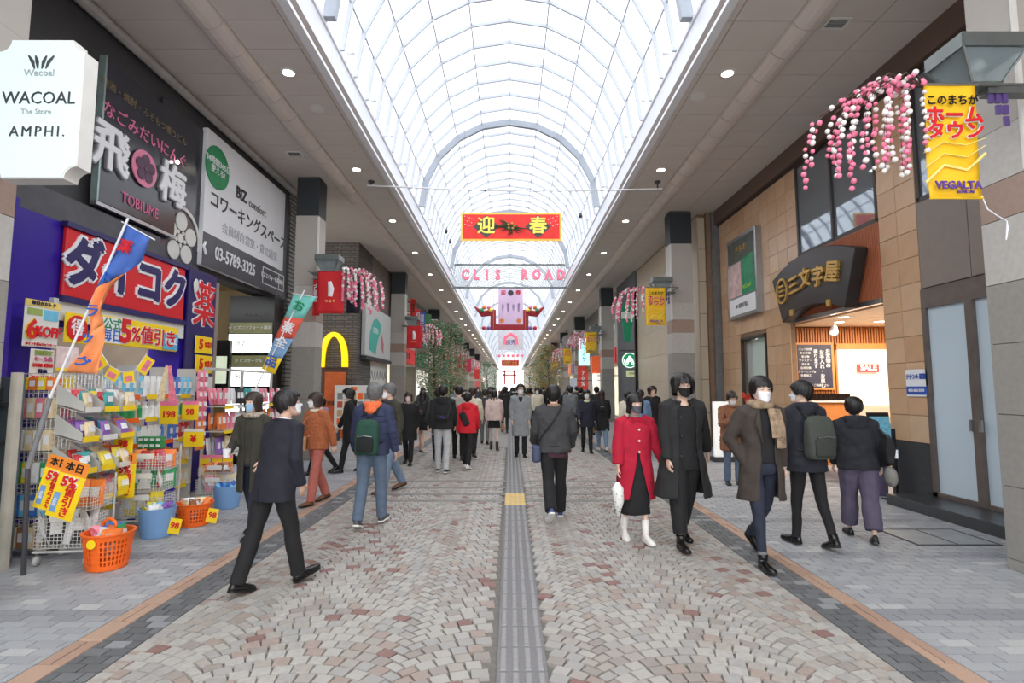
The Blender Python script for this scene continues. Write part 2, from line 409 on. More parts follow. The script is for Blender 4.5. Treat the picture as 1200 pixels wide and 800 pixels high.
# ================================================================== glass barrel roof
fas = mat('fascia_white', (228, 229, 238), .35, var=.02, scale=1)
FZ = CZ+.64
for s_, X in (('left', SL), ('right', SR)):
    sg = -1 if s_ == 'left' else 1
    o = struct('trim_1' if sg < 0 else 'trim_2', MB().box(*sorted((X+sg*.02, X+sg*.12)), Y0C, 150, CZ-.02, FZ+.05), fas, 'white fascia below the %s springing of the glass roof' % s_)
    me = MB().box(*sorted((0, sg*.02)), .004, 1.286, CZ+.03, FZ).mesh('fascia_panel', fas)
    for k in range(60): link('fascia_panel', me, o, (X, 2+k*1.29, 0))
    MB().box(*sorted((X-sg*.02, X+sg*.1)), Y0C, 150, CZ-.03, CZ+.03).build('edge_strip', white, o)
    MB().box(*sorted((X-sg*.03, X+sg*.1)), Y0C, 150, FZ, FZ+.08).build('gutter', white, o)
RC = (SL+SR)/2; RR = (SR-SL)/2-.02; NS = 10
def arc(k, r=RR): a = math.pi*k/NS; return (RC-r*math.cos(a), FZ+.05+r*math.sin(a)*1.0)
frame = mat('roof_frame', (196, 200, 208), .45, var=.03, scale=2); framed = mat('roof_main_frame', (162, 168, 178), .45, var=.03)
roof = thing('window_1', 'white arched glass roof over the street with curved ribs', None); tag(roof, kind='structure')
def ribmesh(w_, h_, m, nm):
    rg = []
    for k in range(NS+1):
        (xo, zo), (xi, zi) = arc(k, RR+.02), arc(k, RR-h_); rg.append([(xo, -w_/2, zo), (xo, w_/2, zo), (xi, w_/2, zi), (xi, -w_/2, zi)])
    return MB().rings(rg).mesh(nm, m)
thin = ribmesh(.045, .07, frame, 'rib'); thick = ribmesh(.13, .18, framed, 'main_rib')
k = 0; y = 1.0; BAY = .8
pane = glass('roof_pane', (.97, .985, 1), .80, .3, (240, 244, 252))
pm = []
for j in range(NS):
    (xa, za), (xb, zb) = arc(j), arc(j+1)
    t = MB(); nx, nz = (zb-za), -(xb-xa); q = math.hypot(nx, nz); nx, nz = nx/q*.01, nz/q*.01
    t.rings([[(xa, .03, za), (xb, .03, zb), (xb-nx, .03, zb-nz), (xa-nx, .03, za-nz)], [(xa, BAY-.03, za), (xb, BAY-.03, zb), (xb-nx, BAY-.03, zb-nz), (xa-nx, BAY-.03, za-nz)]])
    pm.append(t.mesh('pane', pane))
restp = MB()
for i in range(0, 175):
    y = -12+.0+i*BAY
    if y < Y0C-.2: continue
    if y > 128: break
    main = (i-25) % 11 == 0
    link('main_rib' if main else 'rib', thick if main else thin, roof, (0, y, 0))
    if 24 <= i < 54:
        for j in range(NS): link('pane', pm[j], roof, (0, y, 0))
    else:
        for j in range(NS):
            (xa, za), (xb, zb) = arc(j), arc(j+1); restp.add([(xa, y, za), (xb, y, zb), (xb, y+BAY, zb), (xa, y+BAY, za)], [(0, 1, 2, 3)])
tag(restp.build('panes', pane, roof), kind='stuff')
for j in range(1, NS):
    x, z = arc(j, RR-.02); MB().box(x-.014, x+.014, Y0C, 128, z-.02, z+.02).build('purlin', frame, roof)
br = MB().tube([(0, 0, 0), (.14, 0, 0)], .045, 12).tube([(.10, -.01, .0), (.10, .01, 0)], .05, 12)
brm = br.mesh('bracket', white, True)
for i in range(26):
    y = 4.0+i*1.6
    link('bracket', brm, roof, (SL, y+.4, FZ+.28)); link('bracket', brm, roof, (SR, y+.4, FZ+.28), (0, 0, math.pi))
# tie wire with fittings
tw = thing('tie_rod', 'thin white tie rod slung across the roof opening on two dark hangers', 'rod', (0, 12.9, 0))
a, b = at(430, 217, 'Y', 12.9), at(776, 221, 'Y', 12.9)
pts = [(a.x+(b.x-a.x)*t, 0, a.z+(b.z-a.z)*t-.10*math.sin(math.pi*t)) for t in np.linspace(0, 1, 13)]
MB().tube(pts, .02, 6).build('rod', white, tw)
for p in (a, b):
    MB().tube([(p.x*.97, 0, CZ), (p.x*.97, 0, p.z)], .02, 6).build('hanger', dgrey, tw); MB().cyl((p.x*.97, 0), .08, CZ-.03, CZ, 12).build('hanger_plate', dgrey, tw)
for t in (.4, .5, .6): MB().ball((a.x+(b.x-a.x)*t, 0, a.z-.13), .025).build('clip', dgrey, tw)
# ================================================================== pillars
stA = [mat('pillar_stone_'+n, c, .5, var=.07, scale=18, bump=.1, bscale=120) for n, c in (('light', (188, 184, 178)), ('grey', (150, 146, 140)), ('marble', (160, 136, 122)))]
stpan = mat('pillar_upper_panel', (178, 172, 164), .5, var=.03, scale=2); cap = mat('pillar_cap', (44, 50, 54), .5, var=.06)
stjoint = mat('pillar_joint', (112, 108, 104), .9)
def pillar(side, X, Y, wx, wy, label, base=0):
    """X is the face towards the street"""
    x0, x1 = (X-wx, X) if side < 0 else (X, X+wx)
    p = thing('stone_pillar', label, 'pillar', ((x0+x1)/2, Y+wy/2, base))
    a, b = wx/2, wy/2
    MB().box(-a+.012, a-.012, -b+.012, b-.012, 0, CZ).build('core', stjoint, p)
    z = .0
    rows = [(.10, 1), (.655, 1), (.655, 1), (.655, 1), (.56, 1), (.60, 0), (.36, 2), (.50, 0), (.85, 'p'), (.85, 'p'), (.97-.045, 'c')]
    for h, k in rows:
        m = stpan if k == 'p' else cap if k == 'c' else stA[k]
        t = MB()
        g = .004
        if k in ('p', 'c'): t.box(-a, a, -b, b, z+g*.3, z+h-g*.3)
        else:
            t.box(-a, a, -b, b, z+g, z+h-g)
        o = t.build('cap' if k == 'c' else 'upper_panel' if k == 'p' else 'band' if k == 2 else 'stone_block', m, p)
        z += h
    # vertical corner strip of the upper part
    MB().box(-side*a-.02 if side > 0 else a-.02, -side*a+.02 if side > 0 else a+.02, -b-.01, -b+.02, 3.6, 5.75).build('corner_strip', offw, p)
    return p
rp = [(4.60, .80), (15.1, .62), (26.9, .62), (38, .7), (49, .7), (60, .7), (71, .7), (82, .7)]
lpv = [(4.38, .8), (12.62, .54), (23.3, .62), (34.5, .7), (51, .7), (60, .7), (69, .7), (80, .7)]
ordn = ['nearest', 'second', 'third', 'fourth', 'fifth', 'sixth', 'seventh', 'eighth']
for i, (Y, wx) in enumerate(rp):
    pillar(1, 4.585, Y, wx, .5, 'grey stone pillar with dark cap on the right side, %s from the camera' % ordn[i])
for i, (Y, wx) in enumerate(lpv):
    pillar(-1, -4.60, Y, wx, .5, 'grey stone pillar with dark cap on the left side, %s from the camera' % ordn[i])
# ================================================================== left side buildings
darkwall = mat('dark_cladding', (58, 58, 60), .5, var=.08, scale=2)
W = MB()
W.box(-5.9, -5.6, -1.5, 13.3, 3.75, CZ)
W.box(-5.9, -5.6, -1.5, 4.7, 0, 3.75)
W.box(-5.9, -5.6, 4.7, 8.9, 3.3, 3.75)
wl = struct('wall_left', W, darkwall, 'dark clad upper wall above the left hand shops')
MB().tube([(-5.52, -1.5, CZ-.12), (-5.52, 13.4, CZ-.12)], .075, 8).build('cove_pipe', mat('cove_pipe', (168, 164, 160), .5), wl)
MB().box(-5.9, -5.50, -1.5, 8.3, 3.62, 4.02).build('fascia_board', mat('grey_fascia', (84, 84, 88), .5), wl)
mullb = mat('entry_cream', (228, 206, 160), .6, var=.03)
rec = MB().box(-9.2, -9.0, 9.0, 13.6, 0, 4.2).box(-9, -5.9, 13.4, 13.6, 0, 4.2).box(-9, -5.9, 9.0, 13.4, 4.1, 4.2)
st = struct('wall_entry', rec, mullb, 'cream lined entrance recess under the coworking sign')
# corner pier of grey slats
cp = MB().box(-6.2, -5.62, 13.3, 13.7, 0, CZ)
slatm = mat('slat_grey', (120, 117, 112), .6, var=.08)
o = struct('wall_corner', cp, mat('slat_shadow', (60, 58, 56), .9), 'corner pier clad in narrow grey slats')
s_ = MB()
z = .05
while z < CZ-.05: s_.box(-6.21, -5.55, 13.28, 13.72, z, z+.075); z += .105
tag(s_.build('slats', slatm, o), kind='stuff')
# side street gap and the brick clad restaurant
brk = brickmat('thin_brick', (116, 110, 104), (98, 92, 88), (66, 62, 60), .30, .085, 'WALL', .012, .8, .6)
wf = struct('wall_leak_stop', MB().box(-11.3, -11, 13.7, 18.5, 0, CZ), mgrey, 'unseen wall added to stop light leaking in through the left side street')  # added out of view to keep sky light from leaking through the gap
bw = MB().box(-7.9, -5.6, 18.5, 18.8, 2.35, CZ).box(-5.6, -5.3, 18.5, 20.4, 0, CZ).box(-11, -7.9, 18.5, 18.8, 0, CZ)
bk = struct('wall_brick', bw, brk, 'grey brown thin brick wall of the corner restaurant')
MB().box(-7.9, -5.6, 18.55, 18.8, 0, 2.35).build('door_recess', mat('brown_shutter', (92, 66, 56), .6, stretch=(1, 1, 30), scale=3), bk)
wn = struct('wall_shop_front', MB().box(-5.7, -5.3, 20.4, 24, 2.75, CZ).box(-9, -8.8, 20.4, 24, 0, 3), mat('taupe_wall', (118, 106, 98), .6), 'taupe upper wall between the brick corner and the next pillar')
MB().box(-5.95, -5.75, 20.4, 24, 0, 2.75).build('shop_glazing', mat('lit_shop_brown', (168, 120, 92), .5, emit=.25, var=.3, scale=1.5), wn)
# orange menu totem and menu board in front of the restaurant
t = thing('menu_totem', 'orange restaurant totem with round dark notice beside the left pillar', 'sign', (-5.9, 18.2, 0))
MB().box(-.35, .35, -.06, .06, 0, 2.2).build('totem_body', mat('totem_orange', (206, 98, 40), .5), t, bevel=.02)
MB().tube([(0, -.07, 1.15), (0, -.1, 1.15)], .33, 20).build('round_notice', mat('notice_rust', (196, 88, 34), .5), t)
txt('営業中', .16, 0, 1.15, black, t, y=-.11)
t = thing('menu_board', 'white menu poster board standing on the pavement left of the navy jacket man', 'board', (-5.0, 17.3, 0))
MB().box(-.62, .62, -.03, .03, .35, 1.75).build('poster', offw, t, bevel=.01)
for i in range(5):
    for j in range(4): MB().box(-.52+i*.215, -.35+i*.215, -.036, -.03, .5+j*.27, .7+j*.27).build('menu_picture', [orange, mat('menu_tan', (196, 160, 120)), mat('menu_red', (190, 80, 60)), mgrey][(i*3+j) % 4], t)
MB().box(-.1, .1, -.036, -.03, 1.58, 1.7).build('logo_patch', orange, t)
for x in (-.5, .5): MB().box(x-.02, x+.02, -.2, .2, 0, .4).build('leg', dgrey, t)
# golden arches
am = mat('sign_arch_yellow', (255, 214, 10), .4, var=.02, emit=.55)
t = thing('arches_sign', 'big yellow double arch letter M mounted on the brick wall', 'sign', (-6.48, 18.42, 2.38))
for cx in (-.42, .42):
    poly_o, poly_i = [], []
    for i in range(25):
        a = math.pi*i/24; x = math.cos(a); zz = math.sin(a)
        poly_o.append((cx-.50*x, .0+1.20*zz**.72)); poly_i.append((cx-.30*x*1.0, 1.05*zz**.80))
    b = MB()
    rg = [[(xo, -.05, zo), (xo, .05, zo), (xi, .05, zi), (xi, -.05, zi)] for (xo, zo), (xi, zi) in zip(poly_o, poly_i)]
    b.rings(rg); b.build('arch', am, t)
# ---- wall signs, left
def lsign(name, label, x0, x1, ytop, ybot, X, m, cat='sign', dep=.1, zt=None, zb=None):
    a = at(x0, ytop, 'X', X); b = at(x1, ybot, 'X', X)
    top = zt if zt else a.z; bot = zb if zb else b.z
    y0, y1 = sorted((wy(x0, X, (zt+zb)/2), wy(x1, X, (zt+zb)/2)) if zt else (a.y, b.y)); side = -1 if X < 0 else 1
    t = thing(name, label, cat, (X, (y0+y1)/2, bot), LW if side < 0 else RW)
    t['w'] = y1-y0; t['h'] = top-bot
    MB().box(-(y1-y0)/2, (y1-y0)/2, 0, dep, 0, top-bot).build('panel', m, t, bevel=.01)
    return t, y1-y0, top-bot
dark_sign = mat('dark_gloss_sign', (54, 54, 62), .18, var=.1, scale=1)
t, w_, h_ = lsign('izakaya_sign', 'dark glossy sign box with white brush characters and pink blossom crest', 119, 208, 70, 272, -5.45, dark_sign, dep=.07, zt=6.1, zb=4.12)
MB().box(-w_/2-.03, -w_/2, -.02, .07, -.02, h_+.02).build('edge_frame', mat('edge_green_grey', (150, 168, 165), .3, .4), t)
MB().box(-w_/2-.03, w_/2, -.02, .07, -.06, -.01).build('edge_frame', chrome, t)
wood = mat('sign_bronze_text', (120, 104, 78), .5)
txt('地酒・焼酎・みそもつ煮うどん', .135, .05, h_*.82, wood, t, bold=.01)
txt('なごみだいにんぐ', .235, .1, h_*.645, mat('sign_rose_text', (214, 112, 150), .5), t, bold=.015)
for s, x in (('飛', -.66), ('梅', .68)): txt2(s, .68, x, h_*.37, white, mgrey, t, bold=.05, out=.03, ext=.02)
MB().tube([(0, -.02, h_*.39), (0, -.035, h_*.39)], .27, 24).build('crest', mat('crest_pink', (222, 130, 160), .5), t)
for i in range(5):
    a = math.pi/2+i*2*math.pi/5; MB().tube([(.13*math.cos(a), -.04, h_*.39+.13*math.sin(a)), (.13*math.cos(a), -.05, h_*.39+.13*math.sin(a))], .085, 12).build('petal', mat('petal_dark', (90, 60, 84), .5), t)
MB().tube([(0, -.04, h_*.39), (0, -.055, h_*.39)], .04, 10).build('petal_centre', mat('petal_dark', (90, 60, 84)), t)
txt('TOBIUME', .22, .0, h_*.10, mat('sign_rose_text', (214, 112, 150)), t, sx=.85)
MB().ball((w_/2-.1, -.05, h_*.6), .03).build('spot_lamp', lit, t)
t, w_, h_ = lsign('crest_sign', 'dark wall panel with big white plum blossom crest beside white coworking sign', 186, 236.5, 110, 300, -5.55, dark_sign, dep=.04, zt=6.3, zb=3.72)
for i in range(5):
    a = math.pi/2+i*2*math.pi/5; r = .29
    MB().tube([(r*math.cos(a)+.02, -.004, .44+r*math.sin(a)), (r*math.cos(a)+.02, -.02, .44+r*math.sin(a))], .155, 18).build('petal', offw, t)
    MB().tube([(r*.42*math.cos(a+.63)+.02, -.004, .44+r*.42*math.sin(a+.63)), (r*.42*math.cos(a+.63)+.02, -.02, .44+r*.42*math.sin(a+.63))], .035, 10).build('stamen', offw, t)
MB().tube([(.02, -.004, .44), (.02, -.02, .44)], .08, 14).build('petal_centre', offw, t)
b_ = MB()
b_.rings([[(.02+r*math.cos(a), y_, .44+r*math.sin(a)) for a in np.linspace(-.2, math.pi*.62, 15)] for r, y_ in ((.50, -.004), (.50, -.02), (.56, -.02), (.56, -.004))], closed=False); b_.build('outer_ring', offw, t)
t, w_, h_ = lsign('coworking_sign', 'large white coworking space sign with green disc and phone number strip', 240, 332.5, 150, 352, -5.47, mat('sign_white', (228, 229, 232), .4, var=.02), dep=.1, zt=6.36, zb=3.84)
MB().box(-w_/2, w_/2, -.012, -.002, 0, .60).build('phone_strip', mat('strip_grey', (74, 74, 80), .4), t)
MB().tube([(-1.34, -.004, h_-.62), (-1.34, -.02, h_-.62)], .40, 28).build('green_disc', mat('disc_green', (26, 140, 84), .5), t)
txt('24時間365日\n使える!', .15, -1.34, h_-.62, white, t, y=-.03, bold=.01)
txt('BIZ', .32, -.42, h_-.80, black, t, bold=.03, sx=.9); txt('comfort', .24, .28, h_-.84, mat('logo_grey', (120, 120, 120)), t, bold=.01)
txt('コワーキングスペース', .34, .12, h_*.50, mat('sign_char', (70, 70, 74)), t, bold=.02, sx=.98)
txt('会員制自習室・貸会議室', .22, .12, h_*.335, mat('sign_pale', (196, 198, 202)), t, bold=.0)
txt('03-5789-3325', .34, -.52, .30, white, t, y=-.02, bold=.02, sx=.82)
MB().box(.62, 1.98-.25, -.018, -.012, .12, .14).box(.62, 1.73, -.018, -.012, .48, .50).box(.62, .64, -.018, -.012, .12, .5).box(1.71, 1.73, -.018, -.012, .12, .5).box(1.44, 1.46, -.018, -.012, .12, .5).build('search_box', white, t)
txt('ビズコンフォート 横浜', .13, 1.03, .31, white, t, y=-.02, sx=.72); txt('検索', .12, 1.585, .31, white, t, y=-.02, sx=.8)
h = MB().tube([(-1.63, -.02, .42), (-1.68, -.02, .33), (-1.60, -.02, .2)], .025, 6); h.build('phone_symbol', white, t)
# illuminated corner sign on the first left pillar
glow = mat('lit_panel', (222, 240, 238), .4, var=.01, emit=.10)
a, b = at(3, 62, 'Y', 4.15), at(97, 205, 'Y', 4.15)
cx, cz, ww, hh = (a.x-.05+b.x-.03)/2, (at(50, 52, 'Y', 4.15).z+at(50, 204, 'Y', 4.15).z)/2, b.x-a.x-.02, at(50, 45, 'Y', 4.15).z-at(50, 207, 'Y', 4.15).z
t = thing('lightbox_sign', 'white illuminated shop sign with scooped corners on the nearest left pillar', 'sign', (cx, 4.15, cz))
c_ = .10; poly = []
for (sx, sy, a0) in ((1, 1, -90), (-1, 1, 0), (-1, -1, 90), (1, -1, 180)):
    pp = [(sx*ww/2+c_*math.cos(math.radians(q)), sy*hh/2+c_*math.sin(math.radians(q))) for q in (np.linspace(a0, a0-90, 7))]
    poly += pp
MB().prism(poly, 0, .14).build('case', offw, t); MB().prism([(x*.97, z*.985) for x, z in poly], -.008, 0).build('lit_face', glow, t)
MB().tube([(-ww/2+.1, .12, .2), (-ww/2-.3, .5, .2)], .03, 8).build('bracket', dgrey, t)
dk = mat('logo_dark', (60, 62, 66), .5)
for i, (x, zt, lean) in enumerate(((-.045, .0, -.5), (-.015, .01, -.25), (.02, 0.01, .3), (.055, .0, .55))):
    q = MB(); q.tube([(x*.9, -.012, hh/2-.25), (x+lean*.03, -.012, hh/2-.19), (x+lean*.10, -.012, hh/2-.14)], [.006, .016, .007], 6, flat=.4); q.build('logo_stroke', dk, t)
txt('Wacoal', .08, 0, hh/2-.285, mat('pale_logo', (170, 176, 178)), t)
txt('WACOAL', .145, 0.01, hh/2-.50, dk, t, sx=.92); txt('The Store', .06, 0, hh/2-.61, mat('pale_logo', (170, 176, 178)), t)
txt('AMPHI.', .12, .02, -hh/2+.38, dk, t, space=1.3, sx=.95)
# first left pillar cornice
struct('trim_3', MB().box(-6.2, -4.62, 4.0, 4.37, 4.9, 5.0), offw, 'pale cornice of the first left pillar')
# ================================================================== discount drugstore on the left
DX = -5.12
fr = MB().box(DX-.5, DX-.02, 6.02, 8.35, 2.35, 3.55).box(DX-.5, DX-.02, 5.36, 6.02, 0, 3.55).box(DX-.5, DX-.02, 8.35, 9.3, 0, 3.55)
ds = struct('wall_drugstore', fr, purple, 'purple shop surround of the drugstore')
MB().box(-5.0-.75, -4.99, 5.02, 5.35, 1.75, 3.58).build('front_return', purple, ds)
inn = MB().box(-9, -8.8, 4.8, 9.3, 0, 3.3).box(-9, DX-.5, 4.6, 4.8, 0, 3.3).box(-9, DX-.02, 9.3, 9.4, 0, 3.5).box(-9, DX-.5, 4.8, 9.3, 3.1, 3.3)
struct('wall_shop_interior', inn, mat('shop_interior', (150, 138, 124), .7, var=.2, scale=1.5), 'inside walls of the drugstore')
la = bpy.data.lights.new('shop_light', 'AREA'); la.energy = 60; la.shape = 'RECTANGLE'; la.size = 2.5; la.size_y = 2.5; la.color = (1, .95, .88)
lo = bpy.data.objects.new('shop_light', la); COL.objects.link(lo); lo.location = (-6.9, 7.2, 3.05)
t, w_, h_ = lsign('drugstore_sign', 'red drugstore sign with dark katakana outlined in white', 76, 216, 0, 0, DX+.04, red, dep=.05, zt=3.50, zb=2.70)
for a_ in ((-w_/2-.03, w_/2+.03, -.03, .05, h_, h_+.06), (-w_/2-.03, w_/2+.03, -.03, .05, -.07, 0)): MB().box(*a_).build('sign_border', purple2, t)
txt2('ダイコク', .62, .0, h_*.5, purple2, white, t, bold=.085, out=.065, sx=.93, ext=.01)
t, w_, h_ = lsign('drug_panel_sign', 'dark purple upright panel with a red outlined character for medicine', 219.5, 251, 0, 0, DX+.06, purple2, dep=.05, zt=3.56, zb=1.6)
txt2('薬', .78, .02, h_*.70, red, white, t, bold=.014, out=.022, sx=.82, ext=.01)
q = MB().ball((-.24, -.02, h_*.86), (.07, .02, .12)); q.build('leaf_mark', offw, t)
MB().box(-w_/2, w_/2, -.012, -.002, 0, .25).build('lower_notice', offw, t)
# white price strip + banner 5%
MB().box(DX-.02, DX+.03, 5.95, 8.35, 2.42, 2.66).build('white_strip', offw, ds)
t, w_, h_ = lsign('discount_banner', 'long yellow five percent discount banner under the red drugstore sign', 119, 208, 0, 0, DX+.07, yellow, dep=.02, zt=2.56, zb=2.2)
MB().box(-w_/2, -w_/2+.34, -.008, -.001, .02, h_-.02).build('banner_patch', white, t); txt('公式', .16, -w_/2+.17, h_*.7, sgreen, t, bold=.03); txt('毎日', .16, -w_/2+.17, h_*.3, sblue, t, bold=.03)
txt2('5', .42, -.36, h_*.5, red, white, t, bold=.04, out=.03); txt2('%値引き', .26, .22, h_*.45, red, white, t, bold=.03, out=.04)
MB().box(w_/2-.34, w_/2, -.008, -.001, .02, h_-.1).build('banner_patch', mat('sky_print', (90, 180, 220)), t)
txt('SALE', .13, w_/2-.17, h_*.4, white, t, bold=.03)
# value sticker + notices on the purple end
t, w_, h_ = lsign('value_sticker', 'yellow and red square sticker with bargain character near the purple panel', 76, 103, 0, 0, DX+.08, yellow, dep=.02, zt=2.52, zb=2.17)
MB().tube([(0, -.002, h_/2), (0, -.012, h_/2)], .15, 20).build('red_disc', red, t); txt('得', .2, 0, h_/2, white, t, y=-.016, bold=.03)
a, b = at(28, 343, 'X', -4.96), at(70, 396, 'X', -4.96)
t, w_, h_ = lsign('discount_notice', 'white notice reading six percent off on the purple panel', 28, 69, 0, 0, -4.94, offw, dep=.01, zt=2.57, zb=2.08)
MB().box(-w_/2, w_/2, -.004, 0, h_-.07, h_-.0).build('yellow_header', mat('header_yellow', (236, 210, 110)), t)
MB().box(-w_/2+.03, -.01, -.004, 0, h_-.16, h_-.09).build('green_patch', mat('patch_green', (150, 170, 90)), t); MB().box(.01, w_/2-.02, -.004, 0, h_-.2, h_-.09).build('blue_patch', mat('patch_blue', (110, 190, 220)), t)
txt2('6', .27, -.13, .17, red, yellow, t, bold=.03, out=.02); txt2('%OFF', .15, .06, .16, red, offw, t, bold=.03, out=.01, sx=.85); txt('毎日がおトク', .05, 0, h_-.035, purple2, t); txt('ポイント還元キャンペーン', .035, 0, .03, red, t, sx=.9)
t, w_, h_ = lsign('price_notice', 'small white price list notice hanging below the six percent notice', 35, 63, 0, 0, -4.93, offw, dep=.01, zt=2.06, zb=1.72)
for i, (c, s) in enumerate(((mat('patch_green', (150, 170, 90)), '期間限定'), (mat('patch_rose', (210, 90, 140)), 'セール品'), (red, '¥198 ¥298'), (purple2, '特価'), (red, '¥398 ¥498'))): txt(s, .055, 0, h_-.04-i*.065, c, t, bold=.02)
t, w_, h_ = lsign('window_poster', 'white illustrated poster under the bargain sticker', 66, 92, 0, 0, DX+.1, mat('poster_pinkish', (240, 214, 214), .5, var=.2, scale=12), dep=.01, zt=2.12, zb=1.85)
MB().box(-w_/2, w_/2, -.004, 0, 0, .03).build('caption_strip', yellow, t)
# grey roll cabinet at the left edge
cb = thing('shutter_cabinet', 'tall blue-grey metal stock cabinet at the far left edge', 'cabinet', (-5.1, 5.22, 0))
cbm = mat('cabinet_bluegrey', (96, 108, 116), .5, .3, var=.15, scale=3)
MB().box(-.9, .44, -.12, -.02, .04, 1.76).build('body', cbm, cb)
MB().box(.44, .50, -.18, -.11, .0, 1.8).build('edge_post', mat('cabinet_edge', (186, 180, 166), .5), cb)
for z in (.62, 1.14, 1.5): MB().box(-.9, .44, -.17, -.12, z-.02, z+.02).build('rail', dgrey, cb)
for z0, z1 in ((.06, .6), (.64, 1.12)): MB().box(-.85, .4, -.135, -.12, z0, z1).build('door_panel', cbm, cb)
MB().box(-.2, -.14, -.16, -.13, .9, 1.0).build('handle', dgrey, cb)
for i in range(5): MB().box(-.7+i*.22, -.55+i*.22, -.15, -.12, 1.53, 1.66).build('stored_box', [offw, dgrey, mgrey][i % 3], cb)
# directory light sign in the recess
dsn = thing('directory_sign', 'black directory pylon with lit white office panels on the third and fourth floor', 'sign', ((at(294, 400, 'Y', 12.0).x), 12.0, 0))
MB().box(-.52, .50, 0, .5, .0, 3.72).build('case', mat('pylon_black', (24, 24, 26), .25), dsn)
olive = mat('olive_strip', (128, 128, 92), .4, emit=.2); glw = mat('lit_white', (252, 254, 248), .4, var=.01, emit=1.2)
for zt, s in ((3.12, '4F ビズコンフォート横浜'), (2.38, '3F ビズサークル')):
    MB().box(-.49, .47, -.02, 0, zt-.24, zt).build('floor_strip', olive, dsn); MB().box(-.49, .47, -.02, 0, zt-.68, zt-.26).build('lit_face', glw, dsn)
    txt(s, .085, -.02, zt-.12, white, dsn, y=-.03, bold=.02); txt('BIZ', .15, -.2, zt-.47, mgrey, dsn, y=-.03, bold=.01, sx=.8)
    txt('comfort', .09, .12, zt-.47, mat('pale_logo', (170, 176, 178)), dsn, y=-.03)
MB().box(-.49, .47, -.02, 0, .9, 1.55).build('lit_face', glw, dsn); txt('NISHIKI BLDG.', .08, .1, 3.3, mgrey, dsn, y=-.03)
t = thing('fax_notice', 'small black framed lit notice left of the directory pylon', 'sign', (at(258, 420, 'Y', 11.7).x, 11.7, 1.6))
MB().box(-.2, .2, 0, .1, 0, 1.1).build('frame', black, t); MB().box(-.15, .15, -.01, 0, .15, .75).build('lit_face', mat('soft_lit', (214, 226, 200), .4, emit=.4), t)
# poster lightbox after the restaurant
t, w_, h_ = lsign('poster_lightbox', 'white wall sign with turquoise shape beyond the brick corner', 428.5, 457.5, 0, 0, -5.12, mat('pale_poster', (206, 208, 206), .5, var=.04), dep=.15, zt=4.68, zb=2.82)
teal = mat('poster_teal', (70, 186, 170), .5)
MB().prism([(-1.5, .25), (-1.35, .9), (-.95, 1.35), (-.45, 1.5), (.25, 1.35), (.15, 1.0), (-.1, .8), (-.35, .5), (-.5, .1)], -.012, -.002).build('teal_shape', teal, t)
MB().prism([(.25, .5), (.45, .95), (.75, .6), (.7, .2)], -.012, -.002).build('rose_shape', mat('poster_mauve', (186, 116, 124), .5), t)
txt('OPEN', .3, -.6, 1.0, white, t, bold=.02)
MB().box(-w_/2-.05, w_/2+.05, -.05, .15, -.14, -.02).build('base_rail', dgrey, t)
t, w_, h_ = lsign('shop_poster', 'pale sketch poster hung in the shop front under the turquoise sign', 433, 452, 0, 0, -5.3, offw, dep=.02, zt=2.65, zb=1.75)
for i in range(6): MB().tube([(-1.2+i*.42, -.01, .25), (-1.0+i*.42, -.01, .6), (-.9+i*.42, -.01, .3)], .012, 4).build('sketch_line', mgrey, t)
# ================================================================== right side buildings
TAN = [mat('tan_tile_'+n, c, .28, var=.05, scale=3, bump=.05) for n, c in (('warm', (200, 163, 128)), ('mid', (194, 156, 121)), ('pale', (206, 171, 137)))]
grt = mat('tile_joint', (134, 108, 86), .9)
def tiles(parent, X, rects, dy, dz, mats=TAN, th=.02, name='tile', side=1):
    mm = {}
    for (y0, y1, z0, z1) in rects:
        ny, nz = max(1, round((y1-y0)/dy)), max(1, round((z1-z0)/dz)); a, b = (y1-y0)/ny, (z1-z0)/nz
        for i in range(ny):
            for j in range(nz):
                k = rs.randrange(len(mats)); key = (k, round(a, 4), round(b, 4))
                if key not in mm:
                    e = .003; q = MB(); s = -side
                    q.rings([[(s*t_, -a/2+g, -b/2+g), (s*t_, a/2-g, -b/2+g), (s*t_, a/2-g, b/2-g), (s*t_, -a/2+g, b/2-g)] for t_, g in ((0, e), (th-.003, e), (th, e+.003))])
                    mm[key] = q.mesh(name, mats[k])
                link(name, mm[key], parent, (X, y0+(i+.5)*a, z0+(j+.5)*b))
RXW = 6.02
w_ = MB()
w_.box(RXW, 6.4, -1.5, 5.2, 0, CZ).box(RXW, 6.4, 5.2, 7.72, 3.08, 4.38).box(RXW, 6.4, 7.72, 8.56, 0, CZ).box(RXW, 6.4, 8.56, 11.45, 3.06, 4.38)
w_.box(RXW, 6.4, 10.98, 15.4, 4.38, CZ).box(RXW, 6.12, 11.45, 12.55, 0, 3.06).box(RXW, 6.4, 11.45, 12.55, 3.06, 4.38).box(RXW, 6.4, 12.55, 13.95, 2.95, 4.38).box(RXW, 6.4, 13.95, 15.4, 0, 4.38)
w_.box(RXW, 6.4, 5.2, 7.72, 6.35, CZ).box(RXW, 6.4, 8.56, 10.98, 6.35, CZ)
wr = struct('wall_right', w_, grt, 'tan tiled facade of the right hand shop building')
tiles(wr, RXW, [(7.74, 8.55, .86, 6.35), (11.45, 12.5, .86, 3.05), (13.97, 15.1, .86, 3.05), (11.0, 15.1, 3.05, 6.3)], .405, .40)
granite = mat('dark_granite', (62, 64, 66), .3, var=.15, scale=30)
MB().box(RXW-.03, RXW+.02, 7.72, 8.56, 0, .85).build('granite_base', granite, wr); MB().box(RXW-.03, RXW+.02, 11.45, 12.5, 0, .85).build('granite_base', granite, wr); MB().box(RXW-.03, RXW+.02, 13.97, 15.2, 0, .85).build('granite_base', granite, wr)
